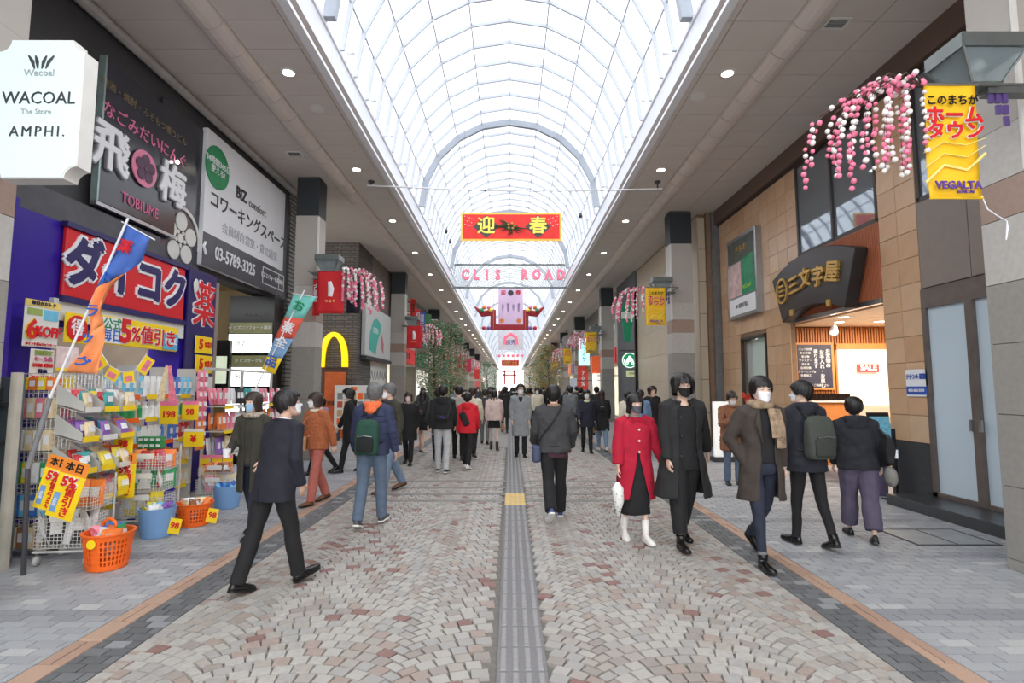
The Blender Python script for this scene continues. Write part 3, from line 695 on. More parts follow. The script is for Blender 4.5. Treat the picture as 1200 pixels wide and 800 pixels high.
MB().box(RXW-.12, RXW+.02, -1.5, 15.6, 6.36, CZ).build('bronze_beam', mat('bronze_beam', (104, 84, 74), .5, var=.06, scale=1), wr)
MB().box(RXW-.05, RXW+.02, -1.5, 15.2, 6.30, 6.36).build('bronze_lip', mat('bronze_dark', (64, 54, 50), .5), wr)
bg_ = mat('greige_panel', (134, 122, 114), .45, var=.04)
for y0, y1 in ((5.2, 6.0), (6.0, 6.86), (6.86, 7.72)): MB().box(RXW-.03, RXW, y0+.006, y1-.006, 3.1, 4.36).build('greige_panel', bg_, wr)
rust = mat('rust_ribbed', (172, 102, 70), .5, var=.08, scale=3)
pr = MB().box(RXW-.02, RXW+.01, 8.56, 10.98+.45, 3.1, 4.36)
pr.build('rust_panel', rust, wr)
rb = MB(); y = 8.6
while y < 11.4: rb.box(RXW-.035, RXW-.02, y, y+.02, 3.12, 4.34); y += .05
tag(rb.build('ribs', rust, wr), kind='stuff')
MB().box(RXW-.06, RXW+.03, 8.56, 11.45, 3.02, 3.1).build('opening_lintel', chrome, wr)
# upper windows
gl = glass('window_glass', (.55, .60, .62), .14, .03, (150, 158, 166)); gl.node_tree.nodes['Principled BSDF'].inputs['Metallic'].default_value = .55; fm = mat('window_frame', (66, 60, 58), .4, .3)
wn_ = [('window_2', 8.6, 10.96, [9.77], 'large upper window above the shop sign on the right'), ('window_3', 5.2, 7.68, [6.2, 7.1], 'upper window behind the yellow banner')]
for n, y0, y1, mul, lb in wn_:
    o = struct(n, MB().box(RXW-.02, RXW+.04, y0-.03, y1+.03, 4.36, 4.44).box(RXW-.02, RXW+.04, y0-.03, y1+.03, 6.26, 6.34).box(RXW-.02, RXW+.04, y0-.04, y0+.02, 4.4, 6.3).box(RXW-.02, RXW+.04, y1-.02, y1+.04, 4.4, 6.3), fm, lb)
    for m_ in mul: MB().box(RXW-.03, RXW+.04, m_-.03, m_+.03, 4.4, 6.3).build('mullion', fm, o)
    ys = [y0]+mul+[y1]
    for a, b in zip(ys, ys[1:]): MB().box(RXW+.01, RXW+.02, a, b, 4.42, 6.3).build('pane', gl, o)
    MB().box(RXW+.5, RXW+.55, y0-.3, y1+.3, 4.2, 6.5).build('blind', mat('blind_grey', (120, 124, 126), .8), o)
# frosted shop door
fro = mat('frosted_film', (196, 212, 222), .25, var=.02, scale=1); dfm = mat('door_frame_brown', (112, 102, 96), .4, .3)
d = struct('door_1', MB().box(RXW-.04, RXW+.06, 5.2, 7.74, 2.80, 3.08).box(RXW-.04, RXW+.06, 5.2, 7.74, .12, .2).box(RXW-.04, RXW+.06, 7.66, 7.74, .12, 2.8), dfm, 'closed shop door with blue-white frosted glass beside the near right pillar')
for y in (6.93, 6.0): MB().box(RXW-.05, RXW+.06, y-.06, y+.06, .15, 2.8).build('door_stile', dfm, d)
for y0, y1 in ((6.99, 7.66), (6.06, 6.87), (5.2, 5.94)): MB().box(RXW+.0, RXW+.02, y0, y1, .2, 2.8).build('pane', fro, d)
for y in (6.99, 6.85): MB().box(RXW-.08, RXW-.05, y-.02, y+.02, 1.1, 1.25).build('handle', chrome, d)
MB().box(RXW+.06, RXW+.3, 5.2, 7.74, 0, 3.1).build('backing', offw, d)
stp = MB().box(5.42, RXW, 5.3, 7.9, 0, .14)
struct('trim_4', stp, granite, 'dark granite doorstep below the frosted door', bevel=.006)
# second shop window/door with curtain
d = struct('door_2', MB().box(RXW-.02, RXW+.05, 12.55, 12.62, 0, 2.95).box(RXW-.02, RXW+.05, 13.88, 13.95, 0, 2.95).box(RXW-.02, RXW+.05, 12.55, 13.95, 2.88, 2.95), fm, 'glazed entrance with pale curtain in the tan facade')
MB().box(RXW+.12, RXW+.13, 12.6, 13.9, 0, 2.9).build('pane', glass('door_glass', (.9, .95, .9), .6, .02), d)
cu = MB(); n = 50
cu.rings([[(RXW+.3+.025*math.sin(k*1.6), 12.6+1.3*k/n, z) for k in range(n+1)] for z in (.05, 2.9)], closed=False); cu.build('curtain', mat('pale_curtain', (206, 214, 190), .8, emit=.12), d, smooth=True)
MB().box(RXW+.5, RXW+.6, 12.4, 14.1, 0, 3.1).build('backing', mat('soft_green_wall', (180, 190, 160)), d)
v = thing('flower_vase', 'vase of orange-red flowers inside the curtained entrance', 'vase', (RXW-.15, 13.1, 1.0))
MB().cyl((0, 0), .05, 0, .25, 12, r2=.08).build('vase', offw, v)
for i in range(16):
    a = i*2.4; r = .05+.012*i
    MB().ball((r*math.cos(a), r*math.sin(a), .40+.1*math.sin(i)), .055, 6, 5).build('bloom', mat('bloom_red', (220, 70, 40), .6), v)
s = thing('plinth', 'white plinth carrying the flower vase', 'plinth', (RXW-.15, 13.1, 0)); MB().box(-.15, .15, -.15, .15, 0, 1.0).build('body', offw, s)
# ---- shop interior
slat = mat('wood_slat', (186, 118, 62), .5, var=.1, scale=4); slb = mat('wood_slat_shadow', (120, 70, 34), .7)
si = MB().box(6.12, 10.2, 12.4, 12.55, 0, 3.3).box(10.1, 10.3, 8, 12.5, 0, 3.3).box(6.4, 10.2, 8.0, 8.2, 0, 3.3)
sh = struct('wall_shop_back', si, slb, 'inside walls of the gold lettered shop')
struct('ceiling_shop', MB().box(6.02, 10.2, 8.2, 12.4, 3.08, 3.2), mat('shop_ceiling', (232, 214, 186), .6), 'cream ceiling of the gold lettered shop')
sm_ = MB().box(0, .035, -.03, 0, 0, 1)
me = sm_.mesh('slat', slat)
x = 6.14
while x < 10: link('slat', me, sh, (x, 12.4, .0 if x < 7.55 else 2.66), (0, 0, 0), (1, 1, 3.05 if x < 7.55 else .42)); x += .062
MB().box(7.5, 10.1, 12.30, 12.4, 2.56, 2.68).build('niche_lintel', mat('orange_wood', (216, 130, 60), .5), sh)
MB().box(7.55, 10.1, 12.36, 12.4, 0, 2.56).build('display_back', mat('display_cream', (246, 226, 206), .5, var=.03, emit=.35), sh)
for z in (1.25, .95): MB().box(7.6, 10.0, 12.0, 12.36, z, z+.03).build('display_shelf', mat('glass_shelf', (206, 190, 150), .2), sh)
for (x, y) in ((6.9, 9.3), (7.6, 10.2), (6.7, 10.7), (7.9, 11.4), (7.1, 11.5), (8.6, 10.6)):
    l = thing('shop_spotlight', 'recessed round lamp in the cream shop ceiling', 'light', (x, y, 3.08), 0, 'lamps of the gold lettered shop ceiling')
    link('lamp_ring', ring_me, l); link('lamp_lens', lens_me, l)
la = bpy.data.lights.new('shop_lamp_light', 'AREA'); la.energy = 150; la.size = 2.2; la.color = (1, .87, .7)
lo = bpy.data.objects.new('shop_lamp_light', la); COL.objects.link(lo); lo.location = (8.1, 10.4, 3.05)
l = thing('track_spot', 'white swivel spotlight hanging just inside the shop opening', 'light', at(978, 386, 'X', 6.7))
MB().tube([(0, 0, .3), (0, 0, .05)], .015, 6).build('stem', white, l); MB().tube([(0, 0, .06), (-.08, -.1, -.08)], [.05, .085], 12).build('lamp_head', white, l); MB().ball((-.07, -.1, -.07), .05).build('bulb', lit, l)
b = thing('notice_board', 'framed navy notice board with white vertical writing on slatted wall', 'board', (at(955, 428, 'Y', 12.3).x, 12.3, 1.62))
MB().box(-.44, .44, 0, .03, 0, 1.08).build('frame', mat('board_frame', (196, 132, 70), .5), b); MB().box(-.39, .39, -.01, 0, .05, 1.03).build('board_face', mat('board_navy', (48, 50, 72), .5), b)
for i, s in enumerate(('お宮物の', 'お手入れ・お直し', '承ります。')): txt(s, .115, .3-i*.14, .97-.125*len(s)*.5 if i == 1 else .97-.13*len(s)*.5, white, b, y=-.015, bold=.02, vert=True)
for i in range(8): txt(['バッグ修理', '傘の修理', '革小物', 'ファスナー', '持ち手', '金具交換', 'クリーニング', '各種加工'][i], .062, -.22, .92-i*.085, white, b, y=-.015)
txt('お気軽にご相談下さい', .06, 0, .1, white, b, y=-.015)
b = thing('sale_sign', 'small red SALE plate on the cream display wall', 'sign', (at(1017.5, 431, 'Y', 12.28).x, 12.28, at(1017, 436, 'Y', 12.28).z))
MB().box(-.25, .25, 0, .02, 0, .19).build('plate', mat('sale_red', (214, 70, 76), .5), b); txt('SALE', .17, 0, .1, white, b, bold=.03, sx=1.05)
# signboard
sg = thing('curved_signboard', 'dark fan shaped signboard with carved gold characters over shop opening', 'sign', (5.72, 10.15, 3.0), RW)
pt = []; n = 16
for i in range(n+1):
    u = -1+2*i/n; pt.append((1.42*u, 1.28-.30*u*u*1.0))
for i in range(n+1):
    u = 1-2*i/n; pt.append((1.05*u, .24-.22*u*u))
MB().prism(pt, 0, .22).build('board', mat('board_black', (48, 46, 46), .35, var=.1), sg, bevel=.01)
for x, rot, s in ((-.98, .25, '目'), (-.50, .12, '三'), (-.07, .03, '文'), (.36, -.08, '字'), (.80, -.2, '屋')):
    if x < -.8:
        MB().rings([[(x+r*.95*math.cos(a), y_, .68+r*1.15*math.sin(a)) for a in np.linspace(0, 2*math.pi, 25)[:-1]] for r, y_ in ((.20, 0), (.20, -.04), (.235, -.04), (.235, 0))], closed=True, cap=False).build('crest_ring', gold, sg)
        for z in (.58, .68, .78): MB().box(x-.1, x+.1, -.04, 0, z-.022, z+.022).build('crest_bar', gold, sg)
    else: txt(s, .40, x, .72+(.03 if abs(x) < .3 else -.03), gold, sg, y=-.02, bold=.05, ext=.03, rot=-rot)
for x in (-.65, .62): MB().box(x-.05, x+.05, -.03, .0, .12, .24).build('small_mark', gold, sg)
# poster lightbox on tan wall
t, w_, h_ = lsign('facade_lightbox', 'steel framed poster case with green and dark pictures on tan wall', 853, 886, 0, 0, 5.84, chrome, dep=.2, zt=5.55, zb=3.45)
MB().box(-w_/2+.08, w_/2-.08, -.01, 0, 1.45, h_-.1).build('top_picture', mat('poster_dark', (70, 76, 68), .4, var=.5, scale=5), t)
MB().box(-w_/2+.08, .0, -.01, 0, .55, 1.4).build('portrait_picture', mat('poster_portrait', (206, 176, 172), .4, var=.35, scale=4), t)
MB().box(.03, w_/2-.08, -.01, 0, .55, 1.5).build('green_picture', mat('poster_green', (30, 140, 96), .4, var=.3, scale=5), t)
MB().box(-w_/2+.08, w_/2-.08, -.01, 0, .08, .5).build('caption_panel', white, t)
txt('きもの', .22, .05, 1.72, gold, t, y=-.02); txt('RECRUIT', .12, .36, .72, mat('lime', (170, 220, 80)), t, y=-.02); txt('3F 着物学院', .13, 0, .28, mgrey, t, y=-.02)
# tenant wanted sign
t, w_, h_ = lsign('tenant_notice', 'white and blue tenant wanted notice on the tan tiled pier', 1061.5, 1087.5, 0, 0, RXW-.04, white, dep=.012, zt=1.93, zb=1.53)
blu = mat('notice_blue', (44, 84, 176), .5)
txt('テナント募集', .085, 0, .29, blu, t, bold=.03, sx=.78); MB().box(-w_/2+.01, w_/2-.01, -.004, 0, .03, .15).build('blue_strip', blu, t); txt('022-263-2331', .055, 0, .09, white, t, bold=.02)
# ---- next building, beyond the second pillar
bei = mat('beige_stone', (196, 182, 160), .4, var=.04, scale=2); dkg = mat('grey_pilaster', (112, 112, 112), .4)
nb = MB().box(5.5, 6.0, 15.45, 17.9, 0, CZ).box(5.5, 6.0, 18.5, 23, 0, CZ).box(6.0, 6.4, 15.4, 27, 0, CZ).box(5.7, 6, 15.3, 15.5, 0, CZ)
n2 = struct('wall_beige', nb, grt, 'beige stone facade beyond the second right pillar')
tiles(n2, 5.5, [(15.46, 17.9, 0, 6.7), (18.5, 23, 0, 6.7)], 1.1, .95, [bei], .02)
me = MB().box(0, .31, -.02, 0, 0, .93).mesh('tile', bei)
for z in range(7): link('tile', me, n2, (5.5, 15.45, .02+z*.95))
MB().box(5.82, 6.05, 15.2, 15.32, 0, CZ).build('grey_pilaster', dkg, n2)
MB().box(5.6, 5.8, 17.9, 18.5, 0, CZ).build('dark_slot', black, n2)
cg = struct('wall_cafe', MB().box(5.4, 6.0, 23, 27, 0, CZ), mat('cafe_grey', (96, 100, 106), .5), 'blue-grey cafe front before the third right pillar')
MB().box(5.35, 5.45, 23.0, 23.12, 0, 5.9).build('edge_post', black, cg)
cs = thing('cafe_sign', 'round green cafe sign with white figure hanging by the third pillar', 'sign', (at(738, 422, 'Y', 23.4).x, 23.4, at(738, 422, 'Y', 23.4).z))
gr = mat('cafe_green', (10, 130, 84), .4, emit=.5); wh = mat('cafe_white', (240, 250, 244), .4, emit=.7)
MB().tube([(0, 0, 0), (0, .1, 0)], .34, 28).build('disc', gr, cs)
MB().rings([[(r*math.cos(a), y_, r*math.sin(a)) for a in np.linspace(0, 2*math.pi, 29)[:-1]] for r, y_ in ((.30, -.001), (.30, -.012), (.33, -.012), (.33, -.001))], cap=False).build('ring', wh, cs)
q = MB(); q.ball((0, -.01, .04), (.075, .02, .1)); q.prism([(-.06, .15), (-.03, .2), (0, .17), (.03, .2), (.06, .15), (0, .12)], -.02, -.005)
for s in (-1, 1):
    for k in range(3): q.tube([(s*.05, -.01, .12-k*.05), (s*(.13+.02*k), -.01, .05-k*.06), (s*(.10+.03*k), -.01, -.1-k*.02)], .014, 5)
    q.tube([(s*.05, -.01, -.05), (s*.1, -.01, -.2), (s*.22, -.01, -.12), (s*.25, -.01, .05)], .02, 5)
q.build('figure', wh, cs)
MB().box(-.15, .35, 0, .06, -.72, -.44).build('hours_plate', mat('hours', (190, 196, 150), .4, emit=.3), cs); txt('OPEN', .12, .1, -.58, black, cs, y=-.012)
MB().tube([(-.45, .05, .42), (.6, .05, .42)], .02, 6).tube([(0, .05, .42), (0, .05, .3)], .015, 6).build('bracket', black, cs)
# ================================================================== the far street: shop fronts on both sides
rf = random.Random(11)
fcols = [(176, 170, 160), (150, 146, 142), (196, 186, 170), (120, 116, 112), (206, 200, 192), (140, 128, 116), (168, 160, 156)]
lcols = [(250, 232, 200), (255, 244, 220), (236, 240, 244), (250, 214, 170)]
scol = [(214, 40, 44), (244, 240, 236), (40, 120, 90), (240, 190, 40), (60, 90, 160), (240, 120, 150), (244, 130, 50)]
for side in (-1, 1):
    y = 24.2 if side < 0 else 27.6; i = 0
    while y < 118:
        L = rf.uniform(6, 9); X = 5.45+rf.uniform(0, .25)
        a, b = sorted((side*X, side*9))
        fc = mat('facade_%d' % (i % 7), fcols[(i*3+(side > 0)) % 7], .6)
        o = struct('wall_shop_row', MB().box(a, b, y, y+L, 2.9, CZ).box(a, b, y, y+.25, 0, 2.9).box(*sorted((side*7.5, side*9)), y, y+L, 0, 2.9), fc, None)
        MB().box(*sorted((side*(X+.6), side*(X+.65))), y+.25, y+L, .1, 2.9).build('shop_window', mat('lit_shop_%d' % (i % 4), lcols[i % 4], .5, emit=.55, var=.35, scale=2.2), o)
        sc_ = mat('shop_sign_%d' % (i % 7), scol[(i*2+(side > 0)*3) % 7], .45, emit=.15)
        ss = thing('shop_sign', '%s shop fascia sign on the %s, %s shop along the far street' % (['red', 'white', 'green', 'yellow', 'blue', 'pink', 'orange'][(i*2+(side > 0)*3) % 7], 'left' if side < 0 else 'right', (ordn+['ninth', 'tenth', 'eleventh', 'twelfth', 'thirteenth', 'fourteenth', 'last'])[i]), 'sign', (side*(X-.08), y+L/2, 3.0), LW if side < 0 else RW)
        MB().box(-L/2+.5, L/2-.5, 0, .12, 0, .8).build('sign_box', sc_, ss)
        for k in range(5): MB().box(-1.6+k*.7, -1.2+k*.7, -.01, 0, .22, .58).build('sign_mark', white if i % 2 else dgrey, ss)
        for k in range(int(L/2)-1):
            MB().box(*sorted((side*(X-.02), side*(X+.05))), y+.8+k*2, y+2+k*2, 4.4, 5.8).build('upper_window', gl, o)
        y += L; i += 1
# far end of the street: daylight beyond, crossing building
fe = struct('wall_end', MB().box(-9, -3.2, 128, 129, 0, CZ+4).box(3.2, 9, 128, 129, 0, CZ+4).box(-3.2, 3.2, 128, 129, 7.2, CZ+4), offw, 'white gable closing the roof at the far end')
# ================================================================== people
SKIN = mat('skin_light', (226, 190, 170), .5, var=.04, scale=12); SKIN2 = mat('skin_warm', (206, 166, 144), .5, var=.04, scale=12)
LIP = mat('lip', (190, 110, 104), .45); EYEW = mat('eye_white', (236, 232, 228), .3, var=0); IRIS = mat('iris_dark', (34, 24, 20), .2, var=0)
HAIRB = mat('hair_black', (26, 22, 22), .42, var=.3, scale=60, bump=.5, bscale=120, stretch=(1, 1, .15)); HAIRD = mat('hair_brown', (50, 36, 30), .45, var=.3, scale=60, bump=.5, bscale=120, stretch=(1, 1, .15))
HAIRG = mat('hair_grey', (104, 104, 104), .5, var=.25, scale=60, bump=.5, bscale=120)
def cloth(n, c, rough=.85, bump=.35, bscale=160, var=.1, scale=14): return mat('cloth_'+n, c, rough, var=var, scale=scale, bump=bump, bscale=bscale)
foldtex = bpy.data.textures.new('fold_noise', 'CLOUDS'); foldtex.noise_scale = .13; foldtex.noise_depth = 1
puff = bpy.data.textures.new('fur_noise', 'CLOUDS'); puff.noise_scale = .03; puff.noise_depth = 2
HR = [(-.118, .022, .076, -.030), (-.106, .042, .087, .005), (-.085, .054, .090, .045), (-.06, .063, .089, .066), (-.035, .069, .088, .080), (-.01, .073, .089, .090), (.015, .076, .090, .096), (.04, .077, .091, .098), (.065, .073, .085, .094), (.088, .061, .068, .078), (.104, .043, .046, .056), (.114, .018, .018, .026)]
def hr_at(z):
    z = max(HR[0][0], min(HR[-1][0], z))
    for a, b in zip(HR, HR[1:]):
        if z <= b[0]:
            t = (z-a[0])/(b[0]-a[0]); return [a[i]+(b[i]-a[i])*t for i in range(4)]
    return list(HR[-1])
def hp(t, z, off=0, face=True):
    """point on the head at azimuth t (0 = front) and height z"""
    _, w_, f_, b_ = hr_at(z); w_ += off; f_ += off; b_ += off
    cy, ry = (b_-f_)/2, (b_+f_)/2; x = w_*math.sin(t); y = cy-ry*math.cos(t)
    if face and math.cos(t) > 0:
        g = lambda u, s: math.exp(-(u/s)**2)
        y -= .023*g(x, .012)*g(z+.032, .017) + .010*g(x, .010)*g(z+.004, .028)
        y += .011*(g(abs(x)-.031, .016))*g(z-.006, .013)
        y -= .006*g(x, .02)*(g(z+.066, .006)+g(z+.078, .006)) + .004*g(x, .018)*g(z+.105, .012)
        y -= .003*g(abs(x)-.032, .02)*g(z-.026, .008)
    return (x, y, z)
def unit(v): return Vector(v).normalized()
PLACED = []
class Fig:
    def __init__(s, label, X, Y, H, heading, L=(20, 5, 0), R=(-18, 15, -20), lean=3, LA=(-15, 8, 15, 0), RA=(15, 8, 15, 0), head=(0, 0), lod=0, skin=None, group=None, cat='person', name='person', sway=0):
        s.lod = lod; s.k = H/1.72; s.skin = skin or SKIN; s.lean = math.radians(lean)
        s.vox = (.011, .016, .026)[lod]; s.n = (28, 20, 14)[lod]
        s.root = thing(name, label, cat, (X, Y, 0), math.radians(heading), group); s.root.scale = (s.k,)*3
        s.X, s.Y, s.head_deg = X, Y, heading; PLACED.append((X, Y))
        s.RL = Matrix.Rotation(s.lean, 3, 'X')
        s.legs = []; hz = .90; lo = 9
        for sd, (a, k, fp) in ((1, L), (-1, R)):
            a, q = math.radians(a), math.radians(a-k)
            hip = Vector((sd*.088, 0, 0)); kn = hip+Vector((sd*.004, -math.sin(a), -math.cos(a)))*.43; an = kn+Vector((0, -math.sin(q), -math.cos(q)))*.40
            fp = math.radians(fp); s.legs.append([hip, kn, an, fp, sd])
            for yy in (.06, -.20): lo = min(lo, an.z+(-yy)*math.sin(fp)*1-.08*math.cos(fp))
        s.hz = -lo
        up = Vector((0, 0, s.hz)); s.hip = up
        for l in s.legs:
            for i in range(3): l[i] = l[i]+up
        s.arms = []
        for sd, (a, b, e, inw) in ((1, LA), (-1, RA)):
            sh = up+s.RL @ Vector((sd*.165, .005, .485))
            a, b, e, inw = map(math.radians, (a, b, e, inw))
            u = unit((sd*math.sin(b), -math.sin(a), -math.cos(a)*math.cos(b))); el = sh+u*.285
            f = unit((sd*math.sin(b*.5-inw), -math.sin(a+e), -math.cos(a+e))); wr = el+f*.245
            s.arms.append([sh, el, wr, f, sd])
        s.neck = up+s.RL @ Vector((0, .0, .53)); s.hc = s.neck+Matrix.Rotation(s.lean*.5, 3, 'X') @ Vector((0, -.018, .155))
        s.HM = Matrix.Translation(s.hc) @ Matrix.Rotation(math.radians(head[0]), 4, 'Z') @ Matrix.Rotation(math.radians(-head[1]), 4, 'X')
        s.body()
    def T(s, z): return s.hip+s.RL @ Vector((0, 0, z)) if z > 0 else s.hip+Vector((0, 0, z))
    def live(s, mb, name, m, vox=None, fold=.012, parent=None, tex=None, smooth=2):
        o = mb.build(name, m, parent or s.root, smooth=True)
        r = o.modifiers.new('fuse', 'REMESH'); r.mode = 'VOXEL'; r.voxel_size = vox or s.vox; r.use_smooth_shade = True
        if smooth: sm = o.modifiers.new('smooth', 'SMOOTH'); sm.iterations = smooth; sm.factor = .5
        if fold:
            d = o.modifiers.new('folds', 'DISPLACE'); d.texture = tex or foldtex; d.strength = fold*2; d.mid_level = .5; d.texture_coords = 'LOCAL'
        return o
    def body(s):
        b = MB(); up = s.hip
        b.rings([s.ell(z, rx, ry, yo, 16) for z, rx, ry, yo in ((-.08, .13, .09, 0), (.0, .15, .10, 0), (.15, .125, .085, 0), (.33, .14, .095, 0), (.45, .13, .08, 0), (.50, .07, .06, 0), (.55, .052, .055, 0))])
        b.tube([s.neck-Vector((0, 0, .05)), s.neck+Vector((0, 0, .03)), s.HM @ Vector((0, .01, -.05))], [.06, .052, .05], 12)
        for hip, kn, an, fp, sd in s.legs: b.tube([hip, (hip+kn)/2, kn, kn+(an-kn)*.35, an], [.062, .05, .034, .034, .024], 10)
        for sh, el, wr, f, sd in s.arms: b.tube([sh-Vector((sd*.05, 0, 0)), sh, (sh+el)/2, el, el+(wr-el)*.4, wr], [.04, .042, .036, .03, .030, .024], 10)
        n, m = ((28, 34), (20, 24), (12, 12))[s.lod]
        # head + fingers are kept crisp in their own voxel pass
        zs = np.linspace(-.118, .114, m); hb = MB()
        hb.rings([[s.HM @ Vector(hp(2*math.pi*i/n, z)) for i in range(n)] for z in zs])
        for sd in (-1, 1): hb.ball(s.HM @ Vector((sd*.076, .010, -.012)), (.012, .02, .032), 8, 6)
        if s.lod < 2:
            for sd in (-1, 1):
                hb.ball(s.HM @ Vector((sd*.031, -.0745, .005)), (.013, .008, .0065), 8, 6, 1)
                hb.ball(s.HM @ Vector((sd*.031, -.0805, .0045)), (.0062, .005, .006), 8, 6, 2)
                hb.tube([s.HM @ Vector((sd*.016, -.0885, .026)), s.HM @ Vector((sd*.032, -.0875, .031)), s.HM @ Vector((sd*.05, -.077, .026))], [.002, .0035, .0015], 5, 3)
            hb.tube([s.HM @ Vector((-.02, -.0915, -.072)), s.HM @ Vector((0, -.0965, -.071)), s.HM @ Vector((.02, -.0915, -.072))], [.002, .0055, .002], 6, 4)
        for sh, el, wr, f, sd in s.arms: s.hand(hb, wr, f, sd)
        hb2 = MB(); hb2.v = list(b.v); hb2.f = list(b.f); hb2.mi = [0]*len(b.f)
        hb2.add(hb.v, hb.f, 0); hb2.mi[-len(hb.f):] = hb.mi
        o = hb2.build('body', [s.skin, EYEW, IRIS, HAIRB, LIP], s.root, smooth=True); s.bodyo = o
    def hand(s, mb, wr, f, sd):
        inw = Vector((-sd, 0, 0)); inw = (inw-f*inw.dot(f)).normalized(); lat = f.cross(inw)*1.0
        if lat.y > 0: lat = -lat                      # thumb side forward
        p0, p1 = wr-f*.02, wr+f*.085
        mb.tube([p0, wr+f*.02, wr+f*.055, p1], [(.020, .016), (.031, .015), (.037, .0135), (.034, .011)], 10, up=lat)
        if s.lod == 2: mb.tube([p1-f*.01, p1+f*.03+inw*.008, p1+f*.055+inw*.03], [(.036, .012), (.034, .011), (.02, .009)], 6, up=lat); return
        for i, ln in enumerate((.060, .067, .062, .050)):
            st = wr+f*.078+lat*(.025-.0167*i); pts = [st]; d = f
            for q, c in ((.42, 18), (.32, 34), (.26, 28)):
                d = (d*math.cos(math.radians(c))+inw*math.sin(math.radians(c))).normalized(); pts.append(pts[-1]+d*ln*q)
            mb.tube(pts, [.0082, .0079, .0073, .0056], 7)
        d = unit(f*.75+lat*.7+inw*.15); q = wr+f*.022+lat*.026
        mb.tube([q, q+d*.032, q+d*.032+unit(f+inw*.3+lat*.2)*.026, q+d*.032+unit(f+inw*.5)*.044], [.013, .0115, .010, .007], 8)
    def ell(s, z, rx, ry, yo=0, n=None, a0=0):
        n = n or s.n; c = s.T(z)+Vector((0, yo, 0)); out = []
        for i in range(n):
            t = 2*math.pi*i/n; q = Vector((rx*math.sin(t), -ry*math.cos(t), 0)); q = s.RL @ q if z > 0 else q; out.append(c+q)
        return out
    def legy(s, z):
        ys = []
        for hip, kn, an, fp, sd in s.legs:
            Z = s.hip.z+z
            if Z >= kn.z: t = (hip.z-Z)/max(.01, hip.z-kn.z); p = hip+(kn-hip)*max(0, min(1, t))
            else: t = (kn.z-Z)/max(.01, kn.z-an.z); p = kn+(an-kn)*max(0, min(1.1, t))
            ys.append(p.y)
        return ys
    def shell(s, rows, th=.014, opn=None, m=None, name='coat', fold=.012, tex=None, sleeves=True, sr=(.066, .062, .054, .05, .044), sl=1.0, extra=None, vox=None, hang=1.0, fit=True):
        """garment: rows of (height from hip joint, rx, ry, y offset); opn gives the half angle left open in front"""
        mb = MB(); n = s.n
        def ring(z, rx, ry, yo, oa, d):
            if z < 0 and fit:
                ys = s.legy(z); c = (ys[0]+ys[1])/2; h = abs(ys[0]-ys[1])/2; yo = yo+c*hang; ry = max(ry, h*.92+.085)
            rx, ry = max(.01, rx-d), max(.01, ry-d); c = s.T(z)+Vector((0, yo, 0)); out = []
            for i in range(n):
                t = oa+(2*math.pi-2*oa)*i/(n-1 if opn else n)
                q = Vector((rx*math.sin(t)*(1+.06*abs(math.cos(t))), -ry*math.cos(t), 0)); q = s.RL @ q if z > 0 else q; out.append(c+q)
            return out
        if opn:
            oa = [math.radians(v) for v in opn]
            O = [ring(*r, oa[i], 0) for i, r in enumerate(rows)]; I = [ring(*r, oa[i], th) for i, r in enumerate(rows)]
            mb.rings([o+i[::-1] for o, i in zip(O, I)])
        else: mb.rings([ring(*r, 0, 0) for r in rows])
        if sleeves:
            for sh, el, wr, f, sd in s.arms:
                e = wr-(wr-el)*(1-sl)
                mb.tube([sh-s.RL @ Vector((sd*.07, 0, -.015)), sh+Vector((sd*.008, 0, -.01)), (sh+el)/2, el, (el+e)/2, e], [sr[0]*.85, sr[0], sr[1], sr[2], sr[3], sr[4]], 12)
        if extra: extra(mb)
        return s.live(mb, name, m, vox, fold, tex=tex)
    def trousers(s, m, w=1.0, hem=1.0, name='trousers', length=1.0, fold=.008, low=.02):
        mb = MB(); mb.rings([s.ell(z, rx, ry, 0, 16) for z, rx, ry in ((.12, .145, .10), (.04, .158, .112), (-.04, .162, .115), (-.09, .13, .10))])
        for hip, kn, an, fp, sd in s.legs:
            e = kn+(an-kn)*length+Vector((0, 0, -low if length > .95 else 0))
            mb.tube([hip+Vector((0, 0, .03)), hip+(kn-hip)*.35, kn+(hip-kn)*.25, kn, kn+(e-kn)*.4, e], [.092*w, .088*w, .073*w, .066*w, .062*w*hem, .055*w*hem], 12)
        return s.live(mb, name, m, None, fold)
    def shoes(s, m, sole=None, high=0, name='shoe', big=1.0, stripe=None):
        for hip, kn, an, fp, sd in s.legs:
            M = Matrix.Translation(an) @ Matrix.Rotation(-fp, 4, 'X') @ Matrix.Rotation(sd*math.radians(6), 4, 'Z') @ Matrix.Translation((0, 0, -.08))
            prof = [(.058, .020, .045), (.045, .033, .072), (.01, .037, .088), (-.05, .038, .068), (-.10, .044, .050), (-.15, .045, .040), (-.185, .034, .030), (-.205, .012, .018)]
            rg = []
            for y, w_, h_ in prof:
                w_ *= big; rg.append([M @ Vector((w_*math.cos(a)*(1 if math.sin(a) > -.1 else .95), y, .012+max(0, math.sin(a))*h_*1.0)) for a in [2*math.pi*i/12 for i in range(12)]])
            mb = MB(); mb.rings(rg)
            if high: mb.tube([M @ Vector((0, .012, .05)), an+Vector((0, 0, .02)), an+(kn-an).normalized()*high], [.042, .042, .047], 12)
            sh = mb.build(name, m, s.root, smooth=True)
            so = MB(); so.rings([[M @ Vector((w_*1.04*big*x, y*1.02, z)) for x, z in ((-1, 0), (1, 0), (1, .020), (-1, .020))] for y, w_, h_ in prof])
            so.build('sole', sole or black, sh)
